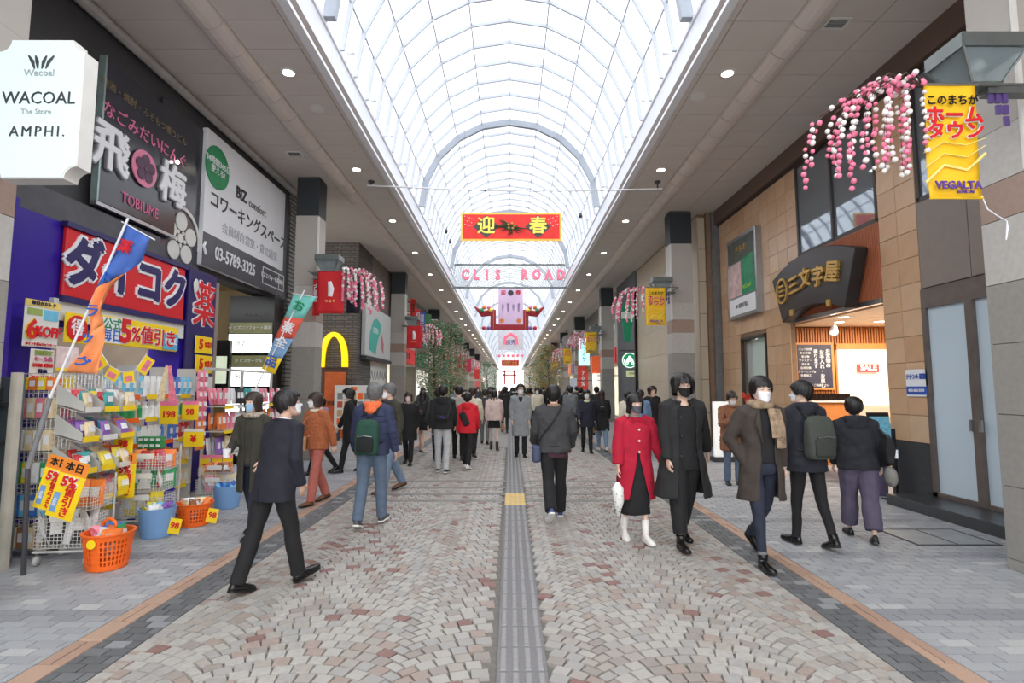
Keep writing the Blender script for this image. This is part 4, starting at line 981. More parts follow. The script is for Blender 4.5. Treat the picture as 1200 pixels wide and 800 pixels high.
    def hair(s, style='short', m=None, seed=1, cover=0):
        m = m or HAIRB; r = random.Random(seed); n, k = ((56, 16), (36, 12), (20, 8))[s.lod]
        rings = []; hems = []; jit = [r.uniform(-1, 1) for _ in range(n)]
        for i in range(n):
            t = 2*math.pi*i/n; a = abs((t+math.pi) % (2*math.pi)-math.pi); d = math.degrees(a)
            if style == 'short': h = .052 if d < 42 else (.052-(d-42)/26*.075 if d < 68 else (-.023 if d < 100 else -.023-(d-100)/80*.072))
            elif style == 'bangs': h = .030 if d < 48 else (.03-(d-48)/20*.06 if d < 68 else (-.03 if d < 100 else -.03-(d-100)/80*.07))
            elif style == 'messy': h = .034 if d < 40 else (.034-(d-40)/25*.095 if d < 65 else -.065-(d-65)/115*.05)
            elif style == 'bob': h = .030 if d < 44 else (.03-(d-44)/18*.13 if d < 62 else -.105-(.012*math.cos(a)))
            elif style == 'long': h = .035 if d < 42 else (.035-(d-42)/16*.18 if d < 58 else -.15-.14*(d-58)/122)
            else: h = .05
            hems.append(h+jit[i]*(.004 if style in ('bob',) else .009))
        top = .114
        for j in range(k+1):
            q = j/k; row = []
            for i in range(n):
                t = 2*math.pi*i/n; a = abs((t+math.pi) % (2*math.pi)-math.pi)
                z = top-(top-hems[i])*(q**1.15 if q > 0 else 0)
                vol = .0105+(.011 if style in ('messy',) else 0)+.005*math.cos(a*1)*(-1)
                low = z < -.03 and style in ('bob', 'long', 'messy')
                zz = max(z, -.03) if low else z
                x, y, _ = hp(t, zz, vol, False)
                if style in ('bob', 'long') and low: x *= 1+.04*min(1, (-.03-z)/.06); y = y+.008
                wv = .0035*math.sin(t*17+q*3+seed)+.0025*math.sin(t*31+seed*2)+jit[i]*.0018
                if style == 'messy': wv *= 2.2
                f = 1+wv/.08*min(1, q*2)
                zt = z+.010*(1-min(1, q*2.2))
                row.append(s.HM @ Vector((x*f, y*f, zt)))
            rings.append(row)
        mb = MB(); mb.rings(rings, cap=False); mb.add([s.HM @ Vector((0, .01, top+.013))]+rings[0], [(0, 1+(i+1) % n, 1+i) for i in range(n)])
        o = mb.build('hair', m, s.root, smooth=True); sd = o.modifiers.new('thickness', 'SOLIDIFY'); sd.thickness = .012; sd.offset = -1
        return o
    def mask(s, m, seed=0):
        n, k = (18, 10) if s.lod < 2 else (10, 5); rg = []
        for j in range(k+1):
            z = -.016-.094*j/k; row = []
            for i in range(n+1):
                u = -1+2*i/n; t = u*math.radians(66)*(1-.12*abs(j/k-.45)); zz = z+(.010*abs(u)**2 if j < k/2 else .018*abs(u)**2)
                x, y, _ = hp(t, max(zz, -.112), .0); x2, y2, _ = hp(t, -.03, .0, False)
                y = min(y, y2+.004)-.004-.004*(1-u*u)*math.sin(math.pi*min(1, .15+j/k*.85))
                row.append(s.HM @ Vector((x*1.02, y, zz)))
            rg.append(row)
        mb = MB(); mb.rings(rg, closed=False); o = mb.build('face_mask', m, s.root, smooth=True)
        q = o.modifiers.new('thickness', 'SOLIDIFY'); q.thickness = .0025; q.offset = 1
        if s.lod < 2:
            st = MB()
            for sd in (-1, 1):
                for z0 in (-.03, -.085): st.tube([s.HM @ Vector(hp(sd*math.radians(62), z0, .006, False)), s.HM @ Vector((sd*.079, -.01, (z0-.03)/2)), s.HM @ Vector((sd*.083, .012, -.01))], .0018, 4)
            st.build('ear_loop', m, o)
        return o
    def glasses(s):
        g = MB()
        for sd in (-1, 1):
            c = Vector((sd*.032, -.100, .003)); g.tube([s.HM @ (c+Vector((.023*math.cos(a), .006*abs(math.cos(a)), .019*math.sin(a)))) for a in np.linspace(0, 2*math.pi, 17)], .0018, 4)
            g.tube([s.HM @ Vector((sd*.055, -.097, .006)), s.HM @ Vector((sd*.078, -.05, .006)), s.HM @ Vector((sd*.08, .01, .0))], .0018, 4)
        g.tube([s.HM @ Vector((-.01, -.105, .006)), s.HM @ Vector((.01, -.105, .006))], .0018, 4); g.build('glasses', black, s.root)
    def beanie(s, m):
        n = 24; rg = []
        for z, o_ in ((-.02+.055, .022), (.062, .024), (.065, .019), (.09, .022), (.118, .014)):
            rg.append([s.HM @ Vector(hp(2*math.pi*i/n, min(z, .112), o_, False)[:2]+(z+.006*math.cos(2*math.pi*i/n),)) for i in range(n)])
        rg.append([s.HM @ Vector((0.02*math.sin(2*math.pi*i/n), .01-.02*math.cos(2*math.pi*i/n), .138)) for i in range(n)])
        MB().rings(rg).build('beanie', m, s.root, smooth=True)
    def ringtube(s, z, rx, ry, r, m, name='collar', yo=0, tilt=0, arc=(0, 360), fold=.004, rel=None):
        pts = []; c = s.T(z)+s.RL @ Vector((0, yo, 0))
        for a in np.linspace(math.radians(arc[0]), math.radians(arc[1]), 22): pts.append(c+s.RL @ Vector((rx*math.sin(a), -ry*math.cos(a), -tilt*math.cos(a))))
        mb = MB(); mb.tube(pts, r, 8, flat=1)
        return s.live(mb, name, m, max(.008, s.vox*.7), fold)
    def hood(s, m, big=1.0):
        mb = MB(); c = s.T(.50)
        mb.tube([c+s.RL @ Vector((x*big, y, z)) for x, y, z in ((-.075, -.075, .0), (-.10, .0, .03), (-.085, .07, .035), (0, .105, .02), (.085, .07, .035), (.10, 0, .03), (.075, -.075, 0))], [.03, .042, .05, .058*big, .05, .042, .03], 10)
        mb.ball(c+s.RL @ Vector((0, .10, -.03)), (.11*big, .05, .075*big), 12, 8)
        return s.live(mb, 'hood', m, None, .01)
    def front(s, x, z, rx, ry, yo=0, off=.004):
        """point on the front (ry>0) of the torso"""
        t = math.asin(max(-1, min(1, x/rx))); return s.T(z)+s.RL @ Vector((x, yo-(ry+off)*math.cos(t), 0))
    def buttons(s, pts, m, r=.012, name='button'):
        for p in pts:
            MB().tube([p+Vector((0, .004, 0)), p-Vector((0, .006, 0))], r, 10).build(name, m, s.root)
    def gear(s, name, label, cat, group=None):
        t = thing(name, label, cat, (s.X, s.Y, 0), math.radians(s.head_deg), group); t.scale = (s.k,)*3; return t
    def backpack(s, label, m, m2, z0=.02, z1=.44, w_=.15, d=.13, y=.12, straps=True, accent=None, back=True):
        t = s.gear('backpack', label, 'backpack'); mb = MB(); rows = []
        for q, a, b in ((0, .82, .8), (.08, .98, 1), (.5, 1.0, 1.05), (.85, .92, .8), (.97, .7, .5), (1, .45, .3)):
            z = z0+(z1-z0)*q; c = s.T(z)+s.RL @ Vector((0, y+d*.5, 0)); n = 20
            rows.append([c+s.RL @ Vector((w_*a*math.copysign(abs(math.cos(u))**.55, math.cos(u)), d*.5*b*math.copysign(abs(math.sin(u))**.6, math.sin(u)), 0)) for u in [2*math.pi*i/n for i in range(n)]])
        mb.rings(rows); s.live(mb, 'pack_body', m, .012, .006, parent=t)
        pk = MB(); rows = []
        for q, a in ((.0, .8), (.1, 1), (.8, 1), (1, .7)):
            z = z0+.03+(z1-z0)*.46*q; c = s.T(z)+s.RL @ Vector((0, y+d*.98, 0)); rows.append([c+s.RL @ Vector((w_*.72*a*math.copysign(abs(math.cos(u))**.6, math.cos(u)), .032*a*math.sin(u), 0)) for u in [2*math.pi*i/14 for i in range(14)]])
        pk.rings(rows); o = pk.build('front_pocket', m2, t, smooth=True)
        zt = s.T(z0+.03+(z1-z0)*.46)+s.RL @ Vector((0, y+d+.028, 0)); MB().tube([zt+Vector((-w_*.6, 0, -.01)), zt+Vector((0, .006, .0)), zt+Vector((w_*.6, 0, -.01))], .005, 5).build('zip', accent or chrome, t)
        tp = s.T(z1)+s.RL @ Vector((0, y+.02, 0)); MB().tube([tp+Vector((-.03, 0, -.02)), tp+Vector((-.02, 0, .03)), tp+Vector((.02, 0, .03)), tp+Vector((.03, 0, -.02))], .008, 6).build('grab_loop', black, t)
        if straps:
            for sd in (-1, 1):
                P = [(sd*.06, y+.02, .42), (sd*.09, .06, .525), (sd*.105, -.03, .53), (sd*.12, -.115, .42), (sd*.135, -.125, .28), (sd*.165, -.04, .13), (sd*.14, y, .08)]
                MB().tube([s.hip+s.RL @ Vector(p) for p in P], [(.024, .007)]*7, 8, up=(1, 0, 0)).build('shoulder_strap', m2, t, smooth=True)
        return t
    def handbag(s, label, m, side=1, drop=.30, w_=.14, h_=.2, d=.05, name='handbag', strap=True, fwd=0, pat=None):
        wr = s.arms[0 if side > 0 else 1][2]+s.arms[0 if side > 0 else 1][3]*.09
        t = s.gear(name, label, 'bag'); c = wr+Vector((side*.02, -fwd, -drop)); mb = MB()
        mb.rings([[c+Vector((d*a*math.copysign(abs(math.cos(u))**.6, math.cos(u)), w_*b*math.copysign(abs(math.sin(u))**.5, math.sin(u)), z)) for u in [2*math.pi*i/16 for i in range(16)]] for a, b, z in ((.7, .85, -h_/2), (1, .95, -h_/2+.03), (1, 1, 0), (.7, .92, h_/2))])
        mb.build('bag_body', m, t, smooth=True)
        for dx in (-d*.5, d*.5): MB().tube([c+Vector((dx, -w_*.5, h_/2-.01)), c+Vector((dx*.5, -w_*.25, drop*.9)), wr+Vector((0, 0, -.02)), c+Vector((dx*.5, w_*.25, drop*.9)), c+Vector((dx, w_*.5, h_/2-.01))], .006, 5).build('handle', m if not strap else black, t)
        return t
# garment profiles: (height above hip joint, rx, ry, y offset)
def prof(hem, w=1.0, flare=1.0, sh=1.0):
    P = [(.545, .062, .060, .005), (.525, .095*sh, .075, .005), (.495, .150*sh, .092*w, .004), (.45, .186*sh, .108*w, .0), (.38, .192*sh*w, .122*w, 0), (.28, .188*w, .128*w, 0), (.16, .180*w, .128*w, 0), (.05, .186*w, .135*w, .004)]
    if hem < .02:
        P.append((-.06, .194*w*flare**.3, .142*w*flare**.3, .004)); z = -.06
        while z-.09 > hem: z -= .09; f = 1+(flare-1)*min(1, -z/.45); P.append((z, .196*w*f, .145*w*f, .006))
        f = 1+(flare-1)*min(1, -hem/.45)
        if z-hem > .03: P.append((hem, .196*w*f, .145*w*f, .006))
    else: P = [p for p in P if p[0] > hem+.03]+[(hem, .180*w, .130*w, 0)]
    return P[::-1]
def opening(P, f):
    return [f(p[0]) for p in P]
def project(X, Y, Z=0): return None
def gx(px_, feet):
    """ground position seen at image column px_ with the feet at row feet"""
    p = at(px_, feet, 'Z', 0); return p.x, p.y
K = {n: cloth(n, c) for n, c in dict(navy_suit=(30, 30, 42), black=(26, 26, 28), soft_black=(36, 35, 36), charcoal=(62, 62, 64), brown=(62, 54, 48), olive=(58, 56, 46), navy_puffer=(50, 56, 84), jeans=(92, 108, 128), dark_jeans=(38, 44, 60), light_jeans=(112, 132, 154), rust=(172, 98, 60), rose_trousers=(182, 104, 92), red_coat=(176, 18, 50), red_jacket=(206, 30, 44), grey_trousers=(186, 188, 190), grey_coat=(138, 142, 144), cream=(214, 206, 184), pink_puffer=(214, 188, 180), fuzzy=(140, 94, 66), purple_grey=(84, 76, 96), lilac=(150, 130, 160), dgreen=(58, 64, 60), orange_knit=(236, 112, 64), white=(226, 226, 226), dusty_blue=(104, 130, 164), camel=(150, 110, 80), wine=(70, 40, 50)).items()}
MK = {n: mat('mask_'+n, c, .8, var=.02) for n, c in dict(white=(236, 238, 242), blue=(150, 186, 214), grey=(84, 84, 94), black=(26, 26, 28), pink=(226, 190, 200), cream=(216, 216, 176)).items()}
leather = mat('black_leather', (20, 19, 19), .25, var=.1); brownl = mat('brown_leather', (110, 70, 46), .4)
wsole = mat('white_sole', (226, 226, 222), .6)
# 1 --- man in the navy suit
x, y = gx(317, 690)
p = Fig('man in a dark navy suit striding away past the drugstore', x, y, 1.65, 150, L=(-15, 6, -12), R=(16, 3, 16), lean=9, LA=(14, 12, 30, 10), RA=(-8, 12, 30, 12), head=(-26, 8), skin=SKIN2)
p.shell(prof(-.15, 1.06, 1, 1.06), m=K['navy_suit'], name='suit_jacket', fold=.012); p.trousers(K['black'], 1.02, 1.12); p.shoes(leather); p.hair('short', seed=3); p.mask(MK['white'])
p.ringtube(.545, .062, .062, .012, K['white'], 'shirt_collar'); p.ringtube(.53, .082, .078, .016, K['navy_suit'], 'jacket_collar')
MB().tube([p.T(z)+p.RL @ Vector((0, .137, 0)) if z > 0 else p.T(z)+Vector((0, .16, 0)) for z in (.02, -.05, -.12)], .003, 5).build('back_vent', K['black'], p.root)
# 2 --- woman with blue mask behind him
x, y = gx(293, 628)
p = Fig('woman in a brown open coat and patterned scarf wearing a pale blue mask', x, y, 1.60, -8, L=(10, 4, 0), R=(-12, 10, -14), LA=(5, 8, 25, 5), RA=(10, 8, 60, 25), head=(-8, 0), lod=0)
P = prof(-.38, .96, 1.05); p.shell(P, m=K['olive'], name='coat', opn=opening(P, lambda z: 14 if z > .4 else 12)); p.shell(prof(-.02, .86), m=K['olive'], name='jumper', sleeves=False); p.trousers(K['dark_jeans'], .95); p.shoes(leather); p.hair('bob', HAIRD, 2); p.mask(MK['blue'])
p.ringtube(.535, .085, .08, .038, cloth('leopard_scarf', (168, 156, 140), var=.6, scale=45), 'scarf', fold=.012)
c = thing('paper_cup', 'small white paper cup held by the woman with blue mask', 'cup', tuple(p.root.matrix_basis @ (p.arms[1][2]+p.arms[1][3]*.10))); MB().cyl((0, 0), .032, -.03, .06, 14, r2=.042).build('cup_body', white, c)
# 3 --- rust fleece coat
x, y = gx(369, 590)
p = Fig('woman in a rust fleece jacket and rose trousers with a tan shoulder bag', x, y, 1.60, -35, L=(12, 4, 4), R=(-14, 10, -12), LA=(-22, 12, 10, 0), RA=(12, 8, 20, 0), head=(-14, 0))
p.shell(prof(-.06, 1.1, 1, 1.04), m=K['rust'], name='fleece_jacket', fold=.012, tex=puff, sr=(.08, .076, .068, .06, .05)); p.trousers(K['rose_trousers'], 1.0, 1.15); p.shoes(brownl, high=.06); p.hair('bob', HAIRD, 5); p.mask(MK['white']); p.ringtube(.535, .075, .072, .028, K['cream'], 'fleece_collar', fold=.008)
b = p.gear('shoulder_bag', 'tan leather shoulder bag worn on the front of the rust jacket woman', 'bag'); c = p.T(.03)+Vector((-.10, -.23, 0))
MB().box(-.13, .13, -.04, .04, -.11, .12, M=Matrix.Translation(c) @ Matrix.Rotation(.1, 4, 'Y')).build('bag_body', mat('tan_leather', (176, 136, 98), .5), b, bevel=.02); MB().tube([c+Vector((-.1, 0, .1)), p.T(.4)+Vector((-.05, -.15, 0)), p.T(.53)+Vector((.10, -.02, 0)), p.T(.3)+Vector((.14, .16, 0)), c+Vector((.11, .05, .1))], .008, 6).build('bag_strap', mat('tan_leather', (176, 136, 98)), b)
# 4 --- lilac jacket behind
x, y = gx(352, 566)
p = Fig('person in a lilac jacket half hidden between the suit and the rust jacket', x, y+1.0, 1.5, -60, lod=1); p.shell(prof(-.05), m=K['lilac'], name='jacket', sr=(.07, .066, .058, .052, .044)); p.trousers(K['black']); p.shoes(leather); p.hair('short', seed=8); p.mask(MK['white']); p.hood(K['lilac'])
# 5 --- navy puffer with green backpack
x, y = gx(434, 617)
p = Fig('man in a navy puffer jacket and blue jeans walking away', x, y, 1.70, 176, L=(-8, 14, -16), R=(12, 3, 4), LA=(8, 14, 14, 0), RA=(-4, 16, 14, 0), lean=4, head=(12, 8), skin=SKIN2)
P = prof(-.03, 1.08, 1.0, 1.04); o = p.shell(P, m=K['navy_puffer'], name='puffer_jacket', sr=(.08, .076, .070, .062, .048), fold=.012); p.trousers(K['jeans'], 1.08, 1.05); p.shoes(mat('grey_trainer', (74, 78, 82), .6), wsole); p.hair('short', HAIRG, 4); p.mask(MK['white']); p.hood(K['orange_knit'], .74)
for z in (.4, .33, .26, .19, .12, .05):
    MB().tube([p.T(z)+p.RL @ Vector((.203*math.sin(a), -.140*math.cos(a), 0)) for a in np.linspace(0, 2*math.pi, 25)], .004, 5).build('quilt_seam', cloth('seam_navy', (30, 36, 66)), o)
for sh, el, wr, f, sd in p.arms:
    for q, a, b in ((.25, sh, el), (.5, sh, el), (.75, sh, el), (.0, el, wr), (.3, el, wr), (.6, el, wr)):
        c = a+(b-a)*q; d_ = (b-a).normalized(); u = d_.cross(Vector((0, 1, 0))).normalized(); v = d_.cross(u); r = .079-.018*(q if a is el else 0)-(.006 if a is el else 0)
        MB().tube([c+(u*math.cos(t)+v*math.sin(t))*r for t in np.linspace(0, 2*math.pi, 15)], .0035, 4).build('quilt_seam', cloth('seam_navy', (30, 36, 66)), o)
p.backpack('green and black backpack on the navy puffer jacket man', cloth('pack_green', (34, 72, 58)), cloth('pack_black', (26, 30, 30)), z0=-.06, z1=.36, w_=.145, d=.15, y=.13)
# 6 --- beanie man
x, y = gx(456, 577)
p = Fig('man in a grey beanie and olive puffer jacket coming towards the camera', x, y, 1.74, -42, L=(14, 3, 8), R=(-16, 14, -14), head=(-16, 0), LA=(-8, 10, 20, 0))
p.shell(prof(-.16, 1.1), m=K['olive'], name='puffer_jacket', sr=(.08, .078, .07, .064, .05), fold=.02); p.trousers(K['light_jeans'], 1.05, 1.1); p.shoes(brownl); p.hair('short', HAIRG, 6); p.beanie(cloth('beanie_grey', (92, 96, 98))); p.mask(MK['white']); p.ringtube(.53, .085, .08, .035, K['charcoal'], 'collar')
# 7.. middle group
def simple(label, px_, feet, H, hd, top, mt, bot, shoe, hair, hc=None, mk=None, hem=-.06, w=1.05, lod=1, hooded=False, legs=None, **k):
    x, y = gx(px_, feet); L = legs or dict(L=(14, 4, 2), R=(-14, 12, -14))
    p = Fig(label, x, y, H, hd, lod=lod, **L, **k)
    p.shell(prof(hem, w), m=mt, name=top, sr=(.076*w, .072*w, .064*w, .057*w, .048))
    if bot: p.trousers(bot, 1.0)
    if shoe: p.shoes(shoe, wsole if shoe is not leather else black)
    if hair: p.hair(hair, hc or HAIRB, int(px_))
    if mk: p.mask(mk)
    if hooded: p.hood(mt)
    return p
simple('woman in a dark coat with a pale pink mask walking towards the camera', 478, 544, 1.58, 0, 'coat', K['black'], K['black'], leather, 'bob', HAIRD, MK['pink'], -.35)
simple('person in a black hooded coat passing the restaurant menu board', 409, 553, 1.66, -70, 'coat', K['black'], K['black'], leather, 'messy', None, MK['white'], -.3, hooded=True)
p = simple('girl in a black jacket and shorts with bare legs walking away', 494, 532, 1.60, 172, 'jacket', K['soft_black'], None, mat('black_trainer', (30, 30, 32), .5), 'long', HAIRB, None, -.02)
sk = p.shell([(-.26, .19, .15, 0), (-.1, .17, .135, 0), (.08, .14, .11, 0)], m=K['black'], name='shorts', sleeves=False)
p.backpack('black mesh backpack with red straps on the bare legged girl', cloth('pack_dark', (40, 40, 42)), cloth('pack_mid', (70, 72, 74)), z0=.12, z1=.40, w_=.13, d=.09, accent=red)
simple('person in a dark green coat and jeans walking away behind the black hoodie', 513, 543, 1.66, 178, 'coat', K['dgreen'], K['dark_jeans'], mat('grey_trainer', (74, 78, 82)), 'short', None, None, -.12)
p = simple('young man in a black hooded top and pale grey trousers walking away', 518, 554, 1.70, 180, 'hooded_top', K['black'], K['grey_trousers'], mat('black_trainer', (30, 30, 32)), 'short', None, None, -.06, 1.14, lod=0, hooded=True, legs=dict(L=(6, 2, 0), R=(-4, 6, -6)))
b = p.gear('waist_bag', 'black crossbody bag with a blue mark on the black hooded top', 'bag'); c = p.T(.16)+Vector((0, .17, 0))
MB().tube([c+Vector((-.12, 0, -.02)), c, c+Vector((.12, 0, .02))], [.04, .065, .04], 10, flat=.5, up=(0, 0, 1)).build('bag_body', K['soft_black'], b, smooth=True); MB().tube([c+Vector((-.07, .04, .01)), c+Vector((0, .045, .03)), c+Vector((.05, .04, .01))], [.004, .012, .004], 5).build('blue_mark', mat('mark_blue', (70, 80, 210)), b); MB().tube([c+Vector((-.11, -.0, 0)), p.T(.4)+Vector((-.17, .10, 0)), p.T(.5)+Vector((-.1, .06, .03))], .010, 6).build('bag_strap', black, b)
p = simple('child in a red hooded jacket and black trousers walking away', 547, 549, 1.56, 170, 'hooded_jacket', K['red_jacket'], K['black'], mat('white_trainer', (214, 214, 216), .5), 'short', None, None, -.1, 1.14, lod=0, legs=dict(L=(14, 3, 0), R=(-12, 12, -14)))
p.hood(K['red_jacket']); p.ringtube(.545, .07, .066, .02, K['black'], 'inner_collar')
b = p.gear('sling_bag', 'black sling bag slung across the red hooded jacket', 'bag'); M_ = Matrix.Translation(p.T(.22)+Vector((.02, .175, 0))) @ Matrix.Rotation(.45, 4, 'Y')
MB().box(-.075, .075, -.035, .035, -.16, .16, M=M_).build('bag_body', K['soft_black'], b, bevel=.025); MB().tube([p.T(.36)+Vector((.07, .15, 0)), p.T(.5)+Vector((.10, .09, .03)), p.T(.53)+Vector((.1, 0, .01))], .012, 6).build('bag_strap', black, b)
simple('person in a cream coat just ahead of the red jacket', 553, 535, 1.68, 175, 'coat', K['cream'], K['black'], leather, 'short', HAIRD, None, -.1)
simple('taller person in a pale grey-beige top left of the red jacket', 537, 538, 1.72, 184, 'jacket', cloth('stone', (160, 154, 146)), K['black'], leather, 'short', None, None, -.05)
simple('person in a grey coat and grey trousers behind the cream coat', 568, 520, 1.64, 180, 'coat', K['charcoal'], cloth('mid_grey', (116, 118, 120)), leather, 'short', HAIRD, None, -.1)
p = simple('woman with ponytail in a pale pink puffer jacket and black skirt', 579, 527, 1.60, 180, 'puffer_jacket', K['pink_puffer'], None, None, 'short', None, None, .0, 1.2, lod=0, legs=dict(L=(10, 3, 0), R=(-10, 8, -8)))
p.shell([(-.27, .185, .15, 0), (-.1, .17, .14, 0), (.06, .15, .12, 0)], m=K['black'], name='skirt', sleeves=False); p.shoes(leather, high=.14, name='boot')
MB().tube([p.HM @ Vector(q) for q in ((0, .09, .05), (0, .125, .03), (0, .13, -.08), (.01, .13, -.22))], [.02, .026, .02, .008], 8).build('ponytail', HAIRB, p.root, smooth=True)
p.handbag('tan paper carrier held by the pink puffer woman', mat('kraft_paper', (170, 134, 104), .7), side=-1, drop=.2, w_=.13, h_=.22, d=.07, name='carrier_bag')
p = simple('man in glasses and a long grey coat with open collar facing the camera', 610, 535, 1.76, 0, 'long_coat', K['grey_coat'], K['black'], leather, 'short', None, MK['white'], -.42, 1.03, lod=0, legs=dict(L=(4, 2, 0), R=(-3, 3, 0)), LA=(-4, 10, 14, 8), RA=(-4, 10, 14, 8)); p.glasses()
vv = MB().prism([(-.05, .50), (.05, .50), (0, .25)], -.005, .005, M=Matrix.Translation(p.hip+Vector((0, -.135, .0)))); vv.build('inner_collar', K['black'], p.root)
for sd in (-1, 1): MB().tube([p.front(sd*.06, .52, .15, .085), p.front(sd*.05, .40, .19, .122), p.front(sd*.0, .24, .19, .13)], [.016, .03, .006], 6, flat=.3, up=(1, 0, 0)).build('lapel', K['grey_coat'], p.root)
# 16 --- charcoal jacket man
x, y = gx(650, 607)
p = Fig('man in a charcoal bomber jacket and black trousers walking away', x, y, 1.70, 182, L=(-14, 30, -34), R=(10, 3, 2), LA=(14, 17, 30, 8), RA=(6, 17, 26, 8), head=(-6, 3), lean=2)
p.shell(prof(.0, 1.14, 1, 1.07), m=K['charcoal'], name='bomber_jacket', sr=(.088, .084, .074, .066, .05), fold=.02); p.shell([(-.13, .178, .138, .004), (-.05, .182, .14, .004), (.04, .17, .13, .004)], m=K['wine'], name='jumper_hem', sleeves=False, fit=False)
p.ringtube(.02, .19, .142, .024, K['soft_black'], 'waistband'); p.trousers(K['black'], 1.12, 1.15); p.shoes(mat('blue_trainer', (58, 78, 124), .6), wsole); p.hair('short', seed=9); p.mask(MK['white']); p.ringtube(.545, .07, .068, .022, mat('tan_fleece', (150, 118, 98), .9), 'fleece_collar')
b = p.gear('crossbody_bag', 'small navy crossbody bag at the hip of the charcoal jacket man', 'bag'); c = p.T(-.06)+Vector((.24, .05, 0))
MB().box(-.055, .055, -.09, .09, -.12, .10, M=Matrix.Translation(c)).build('bag_body', mat('bag_navy', (58, 66, 92), .5), b, bevel=.03, segs=2)
MB().tube([c+Vector((0, .05, .1)), p.T(.16)+Vector((.17, .13, 0)), p.T(.34)+Vector((.03, .165, 0)), p.T(.50)+Vector((-.09, .115, .02)), p.T(.54)+Vector((-.10, .0, .0)), p.T(.35)+Vector((-.02, -.15, 0)), c+Vector((-.02, -.06, .1))], .009, 6).build('bag_strap', black, b)
# 17 --- dark coat pale mask
p = simple('person in a navy duffle coat with a cream scarf facing the camera', 688, 530, 1.62, -4, 'coat', cloth('navy_coat', (34, 36, 50)), K['black'], leather, 'messy', None, MK['white'], -.2, 1.1); p.ringtube(.50, .07, .085, .035, MK['cream'], 'scarf')
p.handbag('dark shoulder bag on the arm of the navy coat person', K['brown'], side=1, drop=.08, w_=.1, h_=.2)
p = simple('woman in a long black coat with jeans and small backpack walking away', 706, 528, 1.60, 176, 'long_coat', K['black'], K['light_jeans'], mat('white_trainer', (214, 214, 216)), 'long', HAIRD, None, -.34); p.backpack('tiny black quilted backpack on the long black coat', K['black'], K['soft_black'], z0=.22, z1=.42, w_=.09, d=.07, straps=False)
p = simple('person in a grey down vest seen from behind beside the tree', 669, 515, 1.72, 178, 'vest', cloth('vest_grey', (110, 114, 118)), K['black'], leather, 'short', None, None, -.1)
simple('person in a black padded coat left of the shop posters', 681, 508, 1.7, 178, 'coat', K['black'], K['black'], leather, 'short', None, None, -.3)
simple('person in a dark jacket with tan trousers behind the long black coat', 700, 510, 1.72, 180, 'jacket', K['soft_black'], K['camel'], leather, 'short', None, None, -.08)
simple('woman in a cream coat walking away left of the cafe front', 737, 532, 1.58, 170, 'coat', K['cream'], K['black'], leather, 'short', None, None, -.12)
simple('person in a bright denim blue jacket behind the red coat', 752, 535, 1.62, 165, 'jacket', K['dusty_blue'], K['dark_jeans'], leather, 'short', None, None, -.1)
simple('person in a dark coat glimpsed left of the tall black coat man', 765, 530, 1.72, 15, 'coat', K['soft_black'], K['black'], leather, 'messy', HAIRD, None, -.2)
# 21 --- woman in the red coat
x, y = gx(746, 634)
p = Fig('woman in a bright red coat with a dark grey mask holding a dotted bag', x, y, 1.58, 6, L=(6, 3, 0), R=(-8, 10, -10), LA=(2, 20, 6, -12), RA=(4, 8, 8, -4), head=(4, 0), lean=2)
P = prof(-.42, 1.06, 1.16, 1.0); red_c = p.shell(P, m=K['red_coat'], name='coat', opn=opening(P, lambda z: .6 if z > .1 else (2+(.1-z)*55)), sr=(.078, .082, .080, .078, .066), sl=.9, fold=.01, vox=.010)
p.shell([(-.60, .17, .16, 0), (-.45, .17, .15, 0), (-.2, .165, .13, 0), (.05, .15, .11, 0), (.3, .15, .10, 0), (.5, .06, .06, 0)], m=K['black'], name='long_dress', sleeves=False); p.shoes(mat('white_boot', (232, 228, 222), .4), mat('white_boot', (232, 228, 222), .4), high=.17, name='boot')
p.hair('bob', HAIRB, 12); p.mask(MK['grey']); p.ringtube(.55, .055, .055, .018, cloth('grey_knit', (150, 146, 144)), 'roll_neck')
for sd in (-1, 1): MB().prism([(0, 0), (sd*.075, .045), (sd*.10, -.0), (sd*.055, -.055)], -.008, .004, M=Matrix.Translation(p.T(.51)+Vector((0, -.115, 0))) @ Matrix.Rotation(.35, 4, 'X')).build('collar', K['red_coat'], p.root, bevel=.003)
p.buttons([p.front(0.005, z, .2, .134) for z in (.40, .27, .14)], mat('button_pearl', (226, 206, 190), .3), .013)
for sh, el, wr, f, sd in p.arms: MB().tube([wr-f*.055, wr-f*.03], .070, 14).build('sleeve_cuff', K['red_coat'], p.root)
b = p.gear('umbrella_bag', 'white black dotted bag hanging from the red coat woman hand', 'bag'); wr = p.arms[1][2]+p.arms[1][3]*.08
dot = mat('dotted_white', (228, 228, 224), .6)
MB().tube([wr+Vector((0, 0, -.10)), wr+Vector((0, 0, -.18)), wr+Vector((.01, 0, -.32)), wr+Vector((.0, 0, -.5))], [.02, .07, .062, .012], 12).build('bag_body', dot, b, smooth=True)
for i in range(40):
    a = i*2.4; q = i/40; r = .071-.045*max(0, q-.2); MB().ball(wr+Vector((r*math.cos(a), r*math.sin(a), -.18-.28*q)), .006, 5, 4).build('dot', black, b)
MB().tube([wr, wr+Vector((.0, -.01, -.05)), wr+Vector((0, 0, -.12))], .007, 6).build('handle', black, b)
